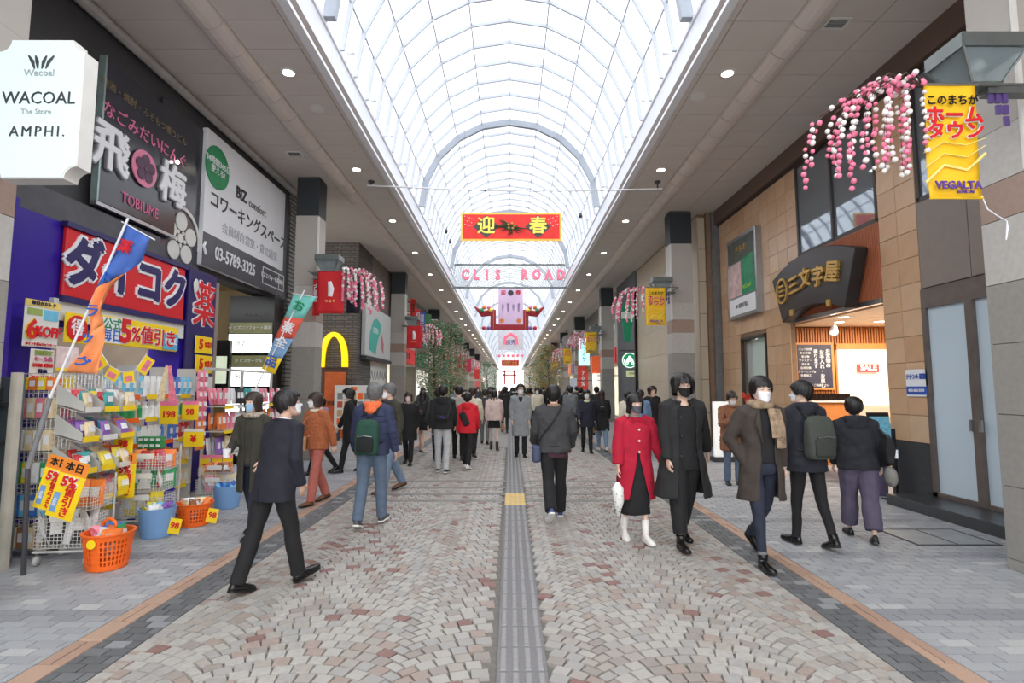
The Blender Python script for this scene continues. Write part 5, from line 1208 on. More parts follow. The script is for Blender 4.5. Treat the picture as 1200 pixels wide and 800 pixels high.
# 22 --- tall man black coat
x, y = gx(803, 640)
p = Fig('tall man in a long black open coat and black mask holding her hand', x, y, 1.80, 8, L=(-14, 10, -16), R=(8, 3, 2), LA=(-20, 22, 6, -4), RA=(4, 6, 8, 2), head=(-4, -2), lean=2)
P = prof(-.42, 1.08, 1.45, 1.06); p.shell(P, m=K['soft_black'], name='long_coat', opn=opening(P, lambda z: 20 if z > .45 else 26), sr=(.082, .080, .070, .062, .052), fold=.012, hang=1.1)
p.shell([r for r in prof(-.18, .95, 1.05) if r[0] < .5], m=K['black'], name='long_shirt', sleeves=False, fold=.01); p.trousers(K['black'], 1.35, .95, length=.86, low=0); p.shoes(leather, high=.05)
p.hair('messy', HAIRB, 21); p.mask(MK['black']); p.glasses()
p.ringtube(.525, .09, .085, .017, K['soft_black'], 'coat_collar', arc=(35, 325)); p.buttons([p.front(-.075, z, .2, .135) for z in (.38, .2, .0)], mat('button_dark', (60, 60, 62), .3), .009)
# 23 --- fuzzy coat phone
x, y = gx(860, 568)
p = Fig('person in a curly brown teddy coat looking down at a phone', x, y, 1.60, -5, L=(2, 2, 0), R=(-3, 4, 0), LA=(14, 8, 95, 38), RA=(14, 8, 95, 38), head=(4, -24), lean=4, lod=0)
p.shell(prof(-.28, 1.12), m=K['fuzzy'], name='teddy_coat', fold=.014, tex=puff, sr=(.084, .08, .076, .068, .056)); p.trousers(K['jeans'], 1.0, 1.1); p.shoes(leather); p.hair('short', HAIRD, 14); p.mask(MK['white']); p.ringtube(.54, .08, .076, .028, K['fuzzy'], 'coat_collar', fold=.01)
b = p.gear('phone', 'phone in the hands of the teddy coat person', 'phone'); hm = (p.arms[0][2]+p.arms[1][2])/2+p.arms[0][3]*.10; MB().box(-.035, .035, -.07, .07, -.004, .004, M=Matrix.Translation(hm) @ Matrix.Rotation(.5, 4, 'X')).build('phone_body', black, b)
b = p.gear('shoulder_bag', 'black shoulder bag in front of the teddy coat', 'bag'); c = p.T(.08)+Vector((.0, -.25, 0)); MB().box(-.12, .12, -.05, .05, -.09, .09, M=Matrix.Translation(c)).build('bag_body', leather, b, bevel=.035, segs=2); MB().tube([c+Vector((-.1, 0, .08)), p.T(.35)+Vector((-.16, -.12, 0)), p.T(.5)+Vector((-.11, 0, .03))], .008, 6).build('bag_strap', leather, b)
# 24 --- brown coat, white mask, scarf
x, y = gx(897, 661)
p = Fig('man in a dark brown overcoat, checked scarf and white mask walking to camera', x, y, 1.77, 5, L=(-16, 26, -30), R=(10, 3, 4), LA=(-12, 10, 12, 0), RA=(-14, 24, 30, 44), head=(2, 0), lean=2)
P = prof(-.34, 1.0, 1.15, 1.04); p.shell(P, m=K['brown'], name='overcoat', opn=opening(P, lambda z: 16 if z > .3 else (18 if z > 0 else 24)), fold=.012, sr=(.074, .070, .062, .056, .048)); p.shell(prof(.02, .90), m=K['black'], name='jumper', sleeves=False)
p.trousers(K['dark_jeans'], .90, .82); p.shoes(leather, high=.04); p.hair('bangs', HAIRB, 30); p.mask(MK['white'])
chk = cloth('checked_scarf', (150, 128, 104), var=.45, scale=18)
p.ringtube(.55, .085, .082, .042, chk, 'scarf', fold=.014)
for sd, xx, z1 in ((1, .10, .16), (1, .045, .26)): p.live(MB().tube([p.front(xx, .52, .2, .10), p.front(xx+.01, .38, .2, .15), p.front(xx+.02, z1, .2, .165)], [(.045, .022), (.05, .018), (.052, .016)], 10, up=(1, 0, 0)), 'scarf_end', chk, .009, .012)
for sd in (-1, 1): MB().tube([p.front(sd*.07, .50, .15, .11), p.front(sd*.09, .38, .19, .135), p.front(sd*.06, .20, .19, .14)], [.012, .034, .006], 6, flat=.25, up=(1, 0, 0)).build('lapel', K['brown'], p.root, smooth=True)
for hip, kn, an, fp, sd in p.legs: MB().tube([an+Vector((0, 0, -.01)), an+(kn-an).normalized()*.07], .040, 12).build('sock', cloth('grey_sock', (120, 120, 124)), p.root)
# 25 --- man with grey-green backpack
x, y = gx(950, 640)
p = Fig('man in a black hooded coat walking away on the right walk', x, y, 1.72, 190, L=(8, 3, 2), R=(-10, 12, -14), LA=(8, 10, 15, 0), RA=(4, 12, 15, 0), head=(40, 0), lean=2)
p.shell(prof(-.14, 1.08), m=cloth('ink_coat', (34, 35, 44)), name='hooded_coat', sr=(.082, .078, .07, .062, .05), fold=.016); p.hood(cloth('ink_coat', (34, 35, 44)), 1.05); p.trousers(K['black'], .92, .9); p.shoes(leather, high=.04); p.hair('short', seed=17); p.mask(MK['white'])
p.backpack('large olive-grey backpack on the black hooded coat man', cloth('pack_olive', (66, 70, 64)), cloth('pack_olive_dark', (54, 58, 52)), z0=-.0, z1=.44, w_=.16, d=.16, y=.13)
# 26 --- girl with black padded coat
x, y = gx(1010, 632)
p = Fig('person in a black hooded parka and wide purple-grey trousers walking away', x, y, 1.56, 158, L=(14, 4, 0), R=(-12, 8, -8), LA=(6, 10, 16, 0), RA=(4, 14, 14, 0), head=(-10, 0), lean=3)
p.shell(prof(-.08, 1.16, 1.1), m=cloth('parka', (30, 31, 38)), name='parka', sr=(.084, .084, .076, .07, .056), fold=.018); p.hood(cloth('parka', (30, 31, 38)), 1.1); p.trousers(K['purple_grey'], 1.38, 1.22, length=.86, low=0); p.shoes(mat('black_flat', (22, 22, 24), .4)); p.hair('bangs', HAIRB, 19); p.mask(MK['white'])
b = p.gear('tote_bag', 'big black tote slung on the right shoulder of the parka person', 'bag'); c = p.T(.18)+Vector((-.30, .06, 0))
p.live(MB().tube([c+Vector((0, -.16, .0)), c, c+Vector((0, .17, 0))], [(.16, .05), (.20, .08), (.15, .05)], 12, up=(0, 0, 1)), 'bag_body', K['black'], .014, .02, parent=b)
MB().tube([c+Vector((0, -.12, .15)), p.T(.50)+Vector((-.17, -.02, .02)), c+Vector((0, .12, .15))], .012, 6).build('bag_strap', black, b); MB().tube([c+Vector((-.06, .12, .02)), c+Vector((-.06, .12, -.08))], .022, 10).build('clip_bottle', mat('clear_bottle', (200, 206, 210), .2), b)
b = p.gear('grey_pouch', 'small grey drawstring bag below the black tote', 'bag'); c2 = c+Vector((-.0, .1, -.30)); p.live(MB().ball(c2, (.07, .11, .12), 14, 10), 'bag_body', cloth('pouch_grey', (124, 122, 116)), .012, .01, parent=b); MB().tube([c2+Vector((0, 0, .10)), c+Vector((0, .05, 0))], .006, 5).build('cord', dgrey, b)
# --- distant walkers
rg_ = random.Random(5)
TREES = [(-3.75, 26.5), (-3.35, 30), (-2.4, 56), (-2.1, 74), (2.9, 40.5), (2.55, 44.5), (2.0, 55)]
protos = []
tops = [('black', -.25), ('charcoal', -.1), ('cream', -.08), ('soft_black', -.35), ('brown', -.3), ('navy_puffer', -.05), ('grey_coat', -.35), ('camel', -.2)]
hs = ['short', 'long', 'bob', 'messy']
crowd_x = []
for i in range(64):
    yy = 18.8+i*.62+rg_.uniform(-.4, .4)
    if i > 44: yy = 45+(i-44)*1.6
    for _ in range(20):
        xx = rg_.uniform(-3.4, 3.4)
        if all(abs(xx/yy-a) > .010 or abs(yy-b) > 3 for a, b in crowd_x) and all(math.hypot(xx-a, yy-b) > .8 for a, b in PLACED) and not any(math.hypot(xx-a, yy-b) < 1.1 for a, b in TREES): break
    crowd_x.append((xx/yy, yy)); PLACED.append((xx, yy))
    away = rg_.random() < .55
    lbl = 'distant walker in the crowd down the street, seen %s' % ('from behind' if away else 'from the front')
    grp = 'distant walkers seen %s' % ('from behind' if away else 'from the front')
    if i < 8:
        t_, hem = tops[i]
        p = Fig(lbl, xx, yy, 1.68, 180 if away else 0, lod=2, L=(12, 4, 2), R=(-12, 10, -12), group=grp)
        p.shell(prof(hem, 1.08), m=K[t_], name='coat', sr=(.078, .074, .066, .058, .05)); p.trousers(K['black']); p.shoes(leather); p.hair(hs[i % 4], HAIRB, i); p.mask(MK['white']); protos.append(p.root)
    else:
        o = copy_tree(protos[i % 8]); o.location = (xx, yy, 0); o.rotation_euler = (0, 0, (math.pi if away else 0)+rg_.uniform(-.3, .3)); k_ = rg_.uniform(.90, 1.04); o.scale = (k_, k_, k_)
        o['label'] = lbl; o['group'] = grp
        nm = tops[rg_.randrange(8)][0]
        for ch in o.children:
            if ch.name.startswith('coat'): ch.material_slots[0].link = 'OBJECT'; ch.material_slots[0].material = K[rg_.choice([nm, 'black', 'charcoal', 'soft_black', 'dgreen', 'white'])]
# ================================================================== goods of the drugstore
GC = {'pink': (232, 130, 150), 'orange': (240, 130, 60), 'yellow': (246, 216, 60), 'blue': (70, 120, 200), 'sky': (120, 196, 224), 'green': (50, 150, 90), 'white': (236, 236, 234), 'red': (206, 50, 56), 'purple': (140, 96, 180), 'cream': (230, 210, 170), 'black': (50, 50, 54), 'teal': (60, 160, 160), 'brown': (150, 104, 70)}
GM = {k: mat('pack_'+k, v, .35, var=.22, scale=22) for k, v in GC.items()}
def pouch_me(m):
    b = MB(); rg = []
    for z, a, d in ((0, 1, .05), (.08, .98, .3), (.35, .96, 1), (.7, .96, .85), (.92, .98, .25), (1, 1, .05)): rg.append([(a*.5*c, d*.5*s, z) for c, s in ((-1, 0), (-.7, -.8), (0, -1), (.7, -.8), (1, 0), (.7, .8), (0, 1), (-.7, .8))])
    b.rings(rg); b.box(-.28, .28, -.515, -.45, .35, .72, 1); return b.mesh('packet', [m, GM['white']])
PO = {k: pouch_me(m) for k, m in GM.items()}
def box_me(m):
    b = MB().box(-.5, .5, -.5, .5, 0, 1).box(-.36, .36, -.508, -.5, .3, .75, 1); return b.mesh('carton', [m, GM['white']])
BX = {k: box_me(m) for k, m in GM.items()}
BT = {k: (MB().rings([[(r*math.cos(a), r*math.sin(a), z) for a in [2*math.pi*i/10 for i in range(10)]] for r, z in ((.45, 0), (.5, .05), (.5, .62), (.2, .8), (.2, .84))]).mesh('bottle', m)) for k, m in GM.items()}
capm = MB().cyl((0, 0), .24, .84, 1, 10).mesh('cap', white)
rp_ = random.Random(9)
CNT = {}; ORD = ['first', 'second', 'third', 'fourth', 'fifth', 'sixth', 'seventh', 'eighth', 'ninth', 'tenth', 'eleventh', 'twelfth', 'thirteenth', 'fourteenth', 'fifteenth', 'sixteenth', 'seventeenth', 'eighteenth']
def item(kind, col, p, s, rz=0, tilt=0, where='', seq=False):
    nm = {'packet': 'snack_packet', 'carton': 'carton', 'bottle': 'bottle'}[kind]
    me = {'packet': PO, 'carton': BX, 'bottle': BT}[kind][col]
    lb = '%s %s %s' % (col, kind, where)
    q_ = CNT[lb] = CNT.get(lb, -1)+1
    o = link(nm, me, None, p, (tilt, 0, rz), s); tag(o, lb+(', %s from near end' % ORD[min(q_, 17)] if seq else ''), kind, '%s %ss %s' % (col, kind, where))
    if kind == 'bottle': link('cap', capm, o)
    return o
def wire_box(mb, x0, x1, y0, y1, z0, z1, st=.045, r=.0028, top=False, mi=0):
    def ln(a, b): 
        a, b = Vector(a), Vector(b); mb.tube([a, b], r, 3, mi)
    n = max(1, round((x1-x0)/st)); 
    for i in range(n+1):
        x = x0+(x1-x0)*i/n; ln((x, y0, z0), (x, y0, z1)); ln((x, y1, z0), (x, y1, z1)); ln((x, y0, z0), (x, y1, z0))
    n = max(1, round((y1-y0)/st))
    for i in range(n+1):
        y = y0+(y1-y0)*i/n; ln((x0, y, z0), (x0, y, z1)); ln((x1, y, z0), (x1, y, z1))
    n = max(1, round((z1-z0)/st))
    for i in range(n+1):
        z = z0+(z1-z0)*i/n
        for a, b in (((x0, y0), (x1, y0)), ((x1, y0), (x1, y1)), ((x1, y1), (x0, y1)), ((x0, y1), (x0, y0))): mb.tube([(*a, z), (*b, z)], r*1.3, 3)
# rack A: wire rack whose end panel faces the camera, trays tipped to the street
ra = thing('wire_rack', 'white wire display rack with tipped trays at the left corner', 'rack', (-4.74, 5.86, 0))
m = MB(); wire_box(m, -.22, .16, -.38, .40, .06, 1.80, .05, .003); m.build('wire_cage', wirem, ra)
for z in (.07, .38, .70, 1.02, 1.34, 1.62): MB().box(-.21, .15, -.37, .39, z-.008, z).build('shelf', wirem, ra)
for i, z in enumerate((.55, .86, 1.18, 1.48)):
    for j in range(3):
        y0 = -.38+j*.265; t = MB()
        for yy in (y0, y0+.25): t.prism([(.15, z+.02), (.44, z-.06), (.44, z+.02), (.15, z+.22)], yy-.003, yy+.003)
        t.box(.15, .44, y0, y0+.25, z-.004, z, M=Matrix.Translation((0, 0, 0)) @ Matrix.Translation((.15, 0, z)) @ Matrix.Rotation(.27, 4, 'Y') @ Matrix.Translation((-.15, 0, -z)))
        t.build('tray', wirem, ra)
        MB().box(.43, .437, y0+.02, y0+.23, z-.075, z-.02).build('price_tag', yellow if (i+j) % 3 else offw, ra)
        for q in range(5):
            c = rp_.choice(['orange', 'pink', 'white', 'teal', 'yellow', 'red', 'cream', 'purple'])
            item('packet', c, (-4.74+.22+.05*q+rp_.uniform(-.01, .01), 5.86+y0+.125+rp_.uniform(-.05, .05), z-.03*q*.4+.012), (.14, .05, .17), LW+rp_.uniform(-.3, .3), rp_.uniform(-.5, -.1), 'in the corner rack, %s tipped tray' % ['lowest', 'second', 'third', 'top'][i], True)
for i, (z, cs) in enumerate(((.08, ['cream', 'brown']), (.39, ['blue', 'sky']), (.71, ['green', 'yellow', 'white']), (1.03, ['white', 'cream']), (1.35, ['pink', 'cream']), (1.63, ['yellow', 'orange']))):
    for j in range(4):
        for k_ in range(2):
            item('carton', cs[(j+k_) % len(cs)], (-4.74-.17+.09*j, 5.50+.13*k_, z+.003), (.075, .1, .2 if z < 1.5 else .13), 0, 0, 'behind the corner rack wire end, %s level, %s file' % (ORD[i], ['front', 'rear'][k_]), True)
# rack B: white shelving with household goods, facing the street
rb_ = thing('shelf_rack', 'white shelving with bottles and detergent behind the shopping carts', 'shelf', (-4.98, 7.35, 0), LW)
for x in (-.95, -.32, .32, .95): MB().box(x-.012, x+.012, -.14, .14, 0, 1.95).build('upright', wirem, rb_)
for z in (.25, .60, .93, 1.26, 1.56): MB().box(-.95, .95, -.15, .14, z-.015, z).build('shelf', white, rb_)
for z in (.25, .60, .93, 1.26, 1.56):
    for j in range(5): MB().box(-.9+j*.37, -.66+j*.37, -.158, -.15, z-.05, z+.01).build('price_tag', orange if j % 2 else yellow, rb_)
rows = [(1.56, 'packet', ['sky', 'sky', 'white', 'blue'], .26), (1.26, 'bottle', ['green', 'green', 'white', 'sky'], .16), (.93, 'packet', ['red', 'sky', 'white', 'blue'], .22), (.60, 'carton', ['brown', 'cream', 'white'], .18), (.25, 'carton', ['teal', 'cream', 'white'], .2)]
for z, kd, cs, hh in rows:
    for j in range(14):
        if z < .9 and 4 < j < 9: continue
        c = cs[(j//3) % len(cs)]
        item(kd, c, (-4.90, 7.35-.88+j*.135, z+.002), (.11, .07, hh) if kd != 'bottle' else (.09, .09, hh+.05), LW, 0, 'on the white shelving, %s shelf' % {1.56: 'top', 1.26: 'second', .93: 'third', .60: 'fourth', .25: 'lowest'}[z], True)
# rack C: pegboard rack of pink goods and hanging packets farther along
rc = thing('hanging_rack', 'tall rack of pink and orange hanging packets beyond the purple baskets', 'rack', (-4.72, 9.5, 0), LW)
m = MB()
for x in (-1.15, 0, 1.15): m.box(x-.015, x+.015, -.02, .02, 0, 1.98)
m.box(-1.15, 1.15, .0, .02, 1.94, 1.98).box(-1.15, 1.15, -.2, .2, 0, .05); m.build('rack_frame', wirem, rc)
for z in (.62, 1.0, 1.38):
    MB().box(-1.15, 1.15, -.30, -.0, z-.02, z-.008, M=None).build('shelf', wirem, rc)
    for j in range(6): MB().box(-1.1+j*.38, -.85+j*.38, -.308, -.3, z-.05, z+.0).build('price_tag', offw if j % 2 else yellow, rc)
pal = {1.40: ['pink', 'pink', 'white', 'black', 'teal', 'white', 'pink'], 1.01: ['orange', 'orange', 'pink', 'white', 'white', 'purple'], .63: ['white', 'purple', 'cream', 'white'], .10: ['blue', 'white', 'pink']}
for z, cs in pal.items():
    for j in range(17):
        for d_ in (0, 1):
            item('packet', cs[(j//2+d_) % len(cs)], (-4.72+.08+.13*d_, 9.5-1.08+j*.135, z+.0), (.12, .045, .26), LW+rp_.uniform(-.15, .15), rp_.uniform(-.2, .05), 'on the hanging packet rack, %s row, %s file' % ({1.40: 'top', 1.01: 'second', .63: 'third', .10: 'lowest'}[z], ['rear', 'front'][d_]), True)
for i in range(8):   # tall stack of pink packets at its near end
    for j in range(2): item('packet', 'pink' if i > 2 else 'orange', (-4.60, 8.02+.13*j, .75+i*.145), (.13, .05, .16), LW, -.1, 'in the strip beside the medicine panel, %s file' % ['near', 'far'][j])
# purple stack of shopping baskets
pst = mat('basket_purple', (62, 50, 170), .4, var=.08)
bm_ = MB(); bm_.rings([[(x*a, y*b, z) for x, y in ((-1, -1), (1, -1), (1, 1), (-1, 1))] for a, b, z in ((.19, .13, 0), (.205, .145, .055), (.215, .155, .055), (.215, .155, .07), (.20, .14, .07))]); bme = bm_.mesh('shopping_basket', pst)
for i in range(22):
    o = link('shopping_basket', bme, None, (-4.60, 7.05, .0+i*.034), (0, 0, .1+rp_.uniform(-.02, .02))); tag(o, 'purple shopping basket in the tall nested stack before the shelving', 'basket', 'nested purple shopping baskets')
o = item('carton', 'brown', (-4.60, 7.05, 22*.034+.04), (.3, .22, .1), .1, 0, 'lying on top of the purple basket stack')
for i in range(4):
    for j in range(2): item('carton', 'green', (-4.70+.075*i, 6.98, 22*.034+.145+j*.075), (.07, .12, .07), .1, 0, 'above the purple baskets, %s row' % ['lower', 'upper'][j], True)
# wire carts with tiers
def cart(name, label, X, Y, tiers, cols, rz=0, s=1.0, where=''):
    t = thing(name, label, 'cart', (X, Y, 0), rz)
    M_ = Matrix.Translation((X, Y, 0)) @ Matrix.Rotation(rz, 4, 'Z')
    f_ = MB(); f_.tube([(-.24, -.19, .13), (.24, -.19, .13), (.24, .19, .13), (-.24, .19, .13), (-.24, -.19, .13)], .012, 6)
    for x in (-.22, .22): f_.tube([(x, .19, .13), (x, .19, tiers[-1][1]+.1)], .011, 6)
    f_.build('frame', wirem, t)
    for x in (-.22, .22):
        for y in (-.17, .17):
            w2 = MB().tube([(x-.015, y, .045), (x+.015, y, .045)], .042, 14); w2.build('wheel', mat('caster_grey', (190, 190, 188), .4), t, smooth=True)
            MB().tube([(x, y, .06), (x, y, .13)], .01, 5).build('caster_fork', chrome, t)
    for k, (z0, z1, tw) in enumerate(tiers):
        b = MB(); wire_box(b, -.22, .22, -.17-tw, .17-tw, z0, z1, .035, .0025); b.build('wire_basket', wirem, t)
        MB().box(-.1, .1, -.175-tw, -.171-tw, z1-.03, z1+.03).build('price_holder', offw, t)
        for q in range(7):
            p_ = M_ @ Vector((-.16+.055*q, -tw+rp_.uniform(-.09, .09), z0+.01)); item('packet', cols[k][q % len(cols[k])], p_, (.15, .06, z1-z0+.05), rz+rp_.uniform(-1.2, 1.2), rp_.uniform(-.35, .35), where+', %s basket' % ['lowest', 'middle', 'top'][k])
    return t
cart('wire_cart', 'white wire cart on casters full of packets beside the first orange basket', -4.22, 5.38, [(.17, .44, .05), (.50, .70, .0)], [['white', 'black', 'white'], ['orange', 'orange', 'pink']], .1, where='in the near wire cart')
cart('wire_cart', 'white wire cart with three tiers of packets behind the blue bucket', -4.28, 6.55, [(.17, .40, .05), (.46, .64, .02), (.70, .86, .0)], [['yellow', 'white', 'yellow'], ['green', 'red', 'white'], ['orange', 'red', 'pink']], .1, where='in the second wire cart')
cart('wire_cart', 'low wire cart of packets beside the farther light blue bucket', -4.25, 8.0, [(.17, .36, .05), (.42, .52, .0)], [['cream', 'white', 'pink'], ['orange', 'brown']], .1, where='in the farther wire cart')
# round laundry baskets and buckets
def tub(name, label, X, Y, r0, r1, h, m, slots=0, oval=1.0, cols=('white',), tagc=None, hand=False, where=''):
    t = thing(name, label, 'basket', (X, Y, 0)); n = 36
    R_ = lambda z: r0+(r1-r0)*z/h
    pt = lambda a, r, z: (r*math.cos(a), r*oval*math.sin(a), z)
    b = MB()
    b.rings([[pt(2*math.pi*i/n, r, z) for i in range(n)] for r, z in ((r0-.01, 0), (r0, .004), (R_(.05 if slots else h*.5), .05 if slots else h*.5), ) + (() if slots else ((r1, h), (r1-.012, h), (r0-.012, .02)))])
    if slots:
        b.rings([[pt(2*math.pi*i/n, r, z) for i in range(n)] for r, z in ((R_(h-.06), h-.06), (r1, h-.02), (r1+.012, h-.012), (r1+.012, h), (r1-.01, h), (R_(h-.06)-.01, h-.06))], cap=False)
        for i in range(n):
            a = 2*math.pi*(i+.5)/n; w2 = .0065 if (i % 9) else .03
            q0, q1 = a-w2/r0, a+w2/r0
            b.rings([[pt(q0, R_(z), z), pt(q1, R_(z), z), pt(q1, R_(z)-.008, z), pt(q0, R_(z)-.008, z)] for z in (.045, h-.055)])
        for z in np.linspace(.045, h-.055, slots+1)[1:-1]: b.rings([[pt(2*math.pi*i/n, r, zz) for i in range(n)] for r, zz in ((R_(z), z-.006), (R_(z), z+.006), (R_(z)-.008, z+.006), (R_(z)-.008, z-.006))], cap=False)
    b.build('tub_body', m, t)
    if hand:
        MB().tube([(-.07, 0, h-.01), (-.055, 0, h+.08), (0, 0, h+.115), (.055, 0, h+.08), (.07, 0, h-.01)], .014, 8).build('handle', m, t, smooth=True)
        MB().tube([(0, -r1*oval-.004, h-.07), (0, -r1*oval-.012, h-.07)], .04, 16).build('round_label', yellow, t)
    MB().cyl((0, 0), r0*.9, .01, .02, 16).build('liner', m, t)
    for i in range(12):
        a = i*2.4; r = r1*.62*math.sqrt((i+.5)/12); c = cols[i % len(cols)]
        item('packet', c, (X+r*math.cos(a), Y+r*oval*math.sin(a), h-.10), (.13, .05, .15), rp_.uniform(0, 6), rp_.uniform(-.6, .6), where)
    if tagc:
        g = thing('price_card', 'small yellow price card leaning on the '+' '.join(label.split()[:5]), 'card', (X+r1+.02, Y-.03, .03)); g.rotation_euler = (0, .2, .2)
        MB().box(-.06, .06, -.004, .004, 0, .17).build('card', yellow, g); txt('98', .09, 0, .09, red, g, y=-.007, bold=.03)
    return t
lblue = mat('bucket_blue', (120, 160, 206), .45, var=.05)
tub('laundry_basket', 'bright orange slotted tub filled with packets at the front of the display', -3.74, 5.16, .16, .205, .33, orange, 5, 1, ('orange', 'blue', 'white', 'green', 'pink'), None, True, 'heaped in the nearest orange tub')
tub('laundry_bucket', 'light blue bucket filled with white packets beside the second cart', -3.98, 6.22, .15, .185, .32, lblue, 0, 1, ('white', 'sky', 'white', 'purple', 'yellow'), 1, False, 'heaped in the nearer light blue bucket')
tub('laundry_basket', 'second orange slotted tub with a yellow card farther along the display', -3.85, 6.72, .16, .20, .27, orange, 4, 1, ('orange', 'white', 'brown', 'cream'), 1, False, 'heaped in the second orange tub')
tub('laundry_bucket', 'farther light blue bucket behind the suit man', -3.95, 7.68, .15, .18, .30, lblue, 0, 1, ('blue', 'sky', 'blue'), None, False, 'heaped in the farther light blue bucket')
# sale cards
def card(label, px0, px1, py0, py1, Y, tilt, small=False):
    a, b = at(px0, py0, 'Y', Y), at(px1, py1, 'Y', Y); w2, h2 = abs(b.x-a.x), abs(a.z-b.z); c = thing('sale_card', label, 'card', ((a.x+b.x)/2, Y, b.z)); c.rotation_euler = (0, tilt, 0)
    MB().box(-w2/2, w2/2, -.003, .003, 0, h2).build('card', yellow, c); MB().box(-w2/2, w2/2, -.005, -.003, h2*.76, h2).build('orange_header', mat('header_orange', (240, 140, 50), .5), c)
    txt('本日', w2*.36, 0, h2*.88, black, c, y=-.008, bold=.03); txt2('5%', w2*.5, 0, h2*.63, red, white, c, bold=.03, out=.03)
    txt(['値', '引', 'き'], w2*.40, w2*.12, h2*.29, red, c, y=-.008, bold=.03, vert=True); MB().box(-w2*.42, -w2*.2, -.006, -.003, h2*.08, h2*.42).build('blue_strip', mat('strip_sky', (120, 160, 210)), c)
    txt(['全', '品'], w2*.16, -w2*.31, h2*.25, white, c, y=-.008, vert=True)
card('yellow today-only discount card, left one of the tilted pair', 42, 66, 533, 597, 5.04, .26)
card('yellow today-only discount card, right one of the tilted pair', 57, 84, 538, 607, 4.98, .28)
card('upright yellow today-only discount card on the second cart', 137, 157, 531, 583, 6.2, 0)
def price(label, px0, px1, py0, py1, Y, s, top=pink):
    a, b = at(px0, py0, 'Y', Y), at(px1, py1, 'Y', Y); w2, h2 = abs(b.x-a.x), abs(a.z-b.z); c = thing('price_card', label, 'card', ((a.x+b.x)/2, Y, b.z))
    MB().box(-w2/2, w2/2, -.003, .003, 0, h2).build('card', yellow, c); MB().box(-w2/2, w2/2, -.005, -.003, h2*.82, h2).build('header_strip', top, c); txt(s, w2*.5, 0, h2*.42, red, c, y=-.008, bold=.03)
price('yellow price card above the upright discount card', 134, 155, 503, 532, 6.25, '98')
price('yellow price card hanging at the purple shop wall, left', 188, 208, 470, 497, 7.3, '198'); price('yellow price card hanging at the purple shop wall, right', 214, 232, 470, 492, 7.8, '98')
for i, (a_, b_) in enumerate(((235, 246), (248, 259), (261, 272))): price('small yellow card below the hanging packets, %s of three' % ['left', 'middle', 'right'][i], a_, b_, 533, 556, 8.3, '78')
price('white price list card with pink rows below the green cartons', 216, 238, 502, 523, 7.5, '¥', offw)
for q_, (zt_, zb_) in enumerate(((2.50, 2.22), (2.19, 1.90))):
    t, w_, h_ = lsign('price_note', 'yellow five percent note on the medicine panel, %s of two' % ['upper', 'lower'][q_], 229, 249, 0, 0, DX+.09, yellow, dep=.015, zt=zt_, zb=zb_)
    txt('5', h_*.8, -w_*.2, h_/2, red, t, bold=.03); txt('%引き', h_*.4, w_*.22, h_/2, red, t, bold=.03, sx=.7)
# long paper streamers leaning against the purple wall, bunting
st_ = thing('paper_streamer', 'pair of yellow and pink paper streamers meeting in a point', 'streamer', at(195, 470, 'Y', 6.85))
for sx in (-1, 1): MB().prism([(0, .44), (.03*sx, .46), (.13*sx, .0), (.03*sx, .0)] if sx > 0 else [(0, .44), (.03*sx, .46), (.13*sx, 0), (.03*sx, 0)], -.004, .004).build('strip', GM['pink' if sx > 0 else 'cream'], st_)
bu = thing('bunting', 'string of yellow discount cards sagging under the banner', 'bunting', (0, 6.0, 0))
P = [at(x, y, 'Y', 6.0) for x, y in ((118, 412), (128, 428), (143, 436), (158, 434), (172, 414))]; P = [Vector((p.x, 0, p.z)) for p in P]
MB().tube(P, .004, 4).build('string', white, bu)
for a_, b_ in zip(P, P[1:]):
    d_ = b_-a_; an = math.atan2(d_.z, d_.x); M_ = Matrix.Translation((a_+b_)/2) @ Matrix.Rotation(-an, 4, 'Y'); l_ = d_.length*.42
    MB().box(-l_, l_, -.003, .003, -.13, -.005, M=M_).build('flag_card', yellow, bu); MB().box(-l_*.7, l_*.7, -.005, -.003, -.11, -.05, M=M_).build('red_print', GM['pink'], bu)
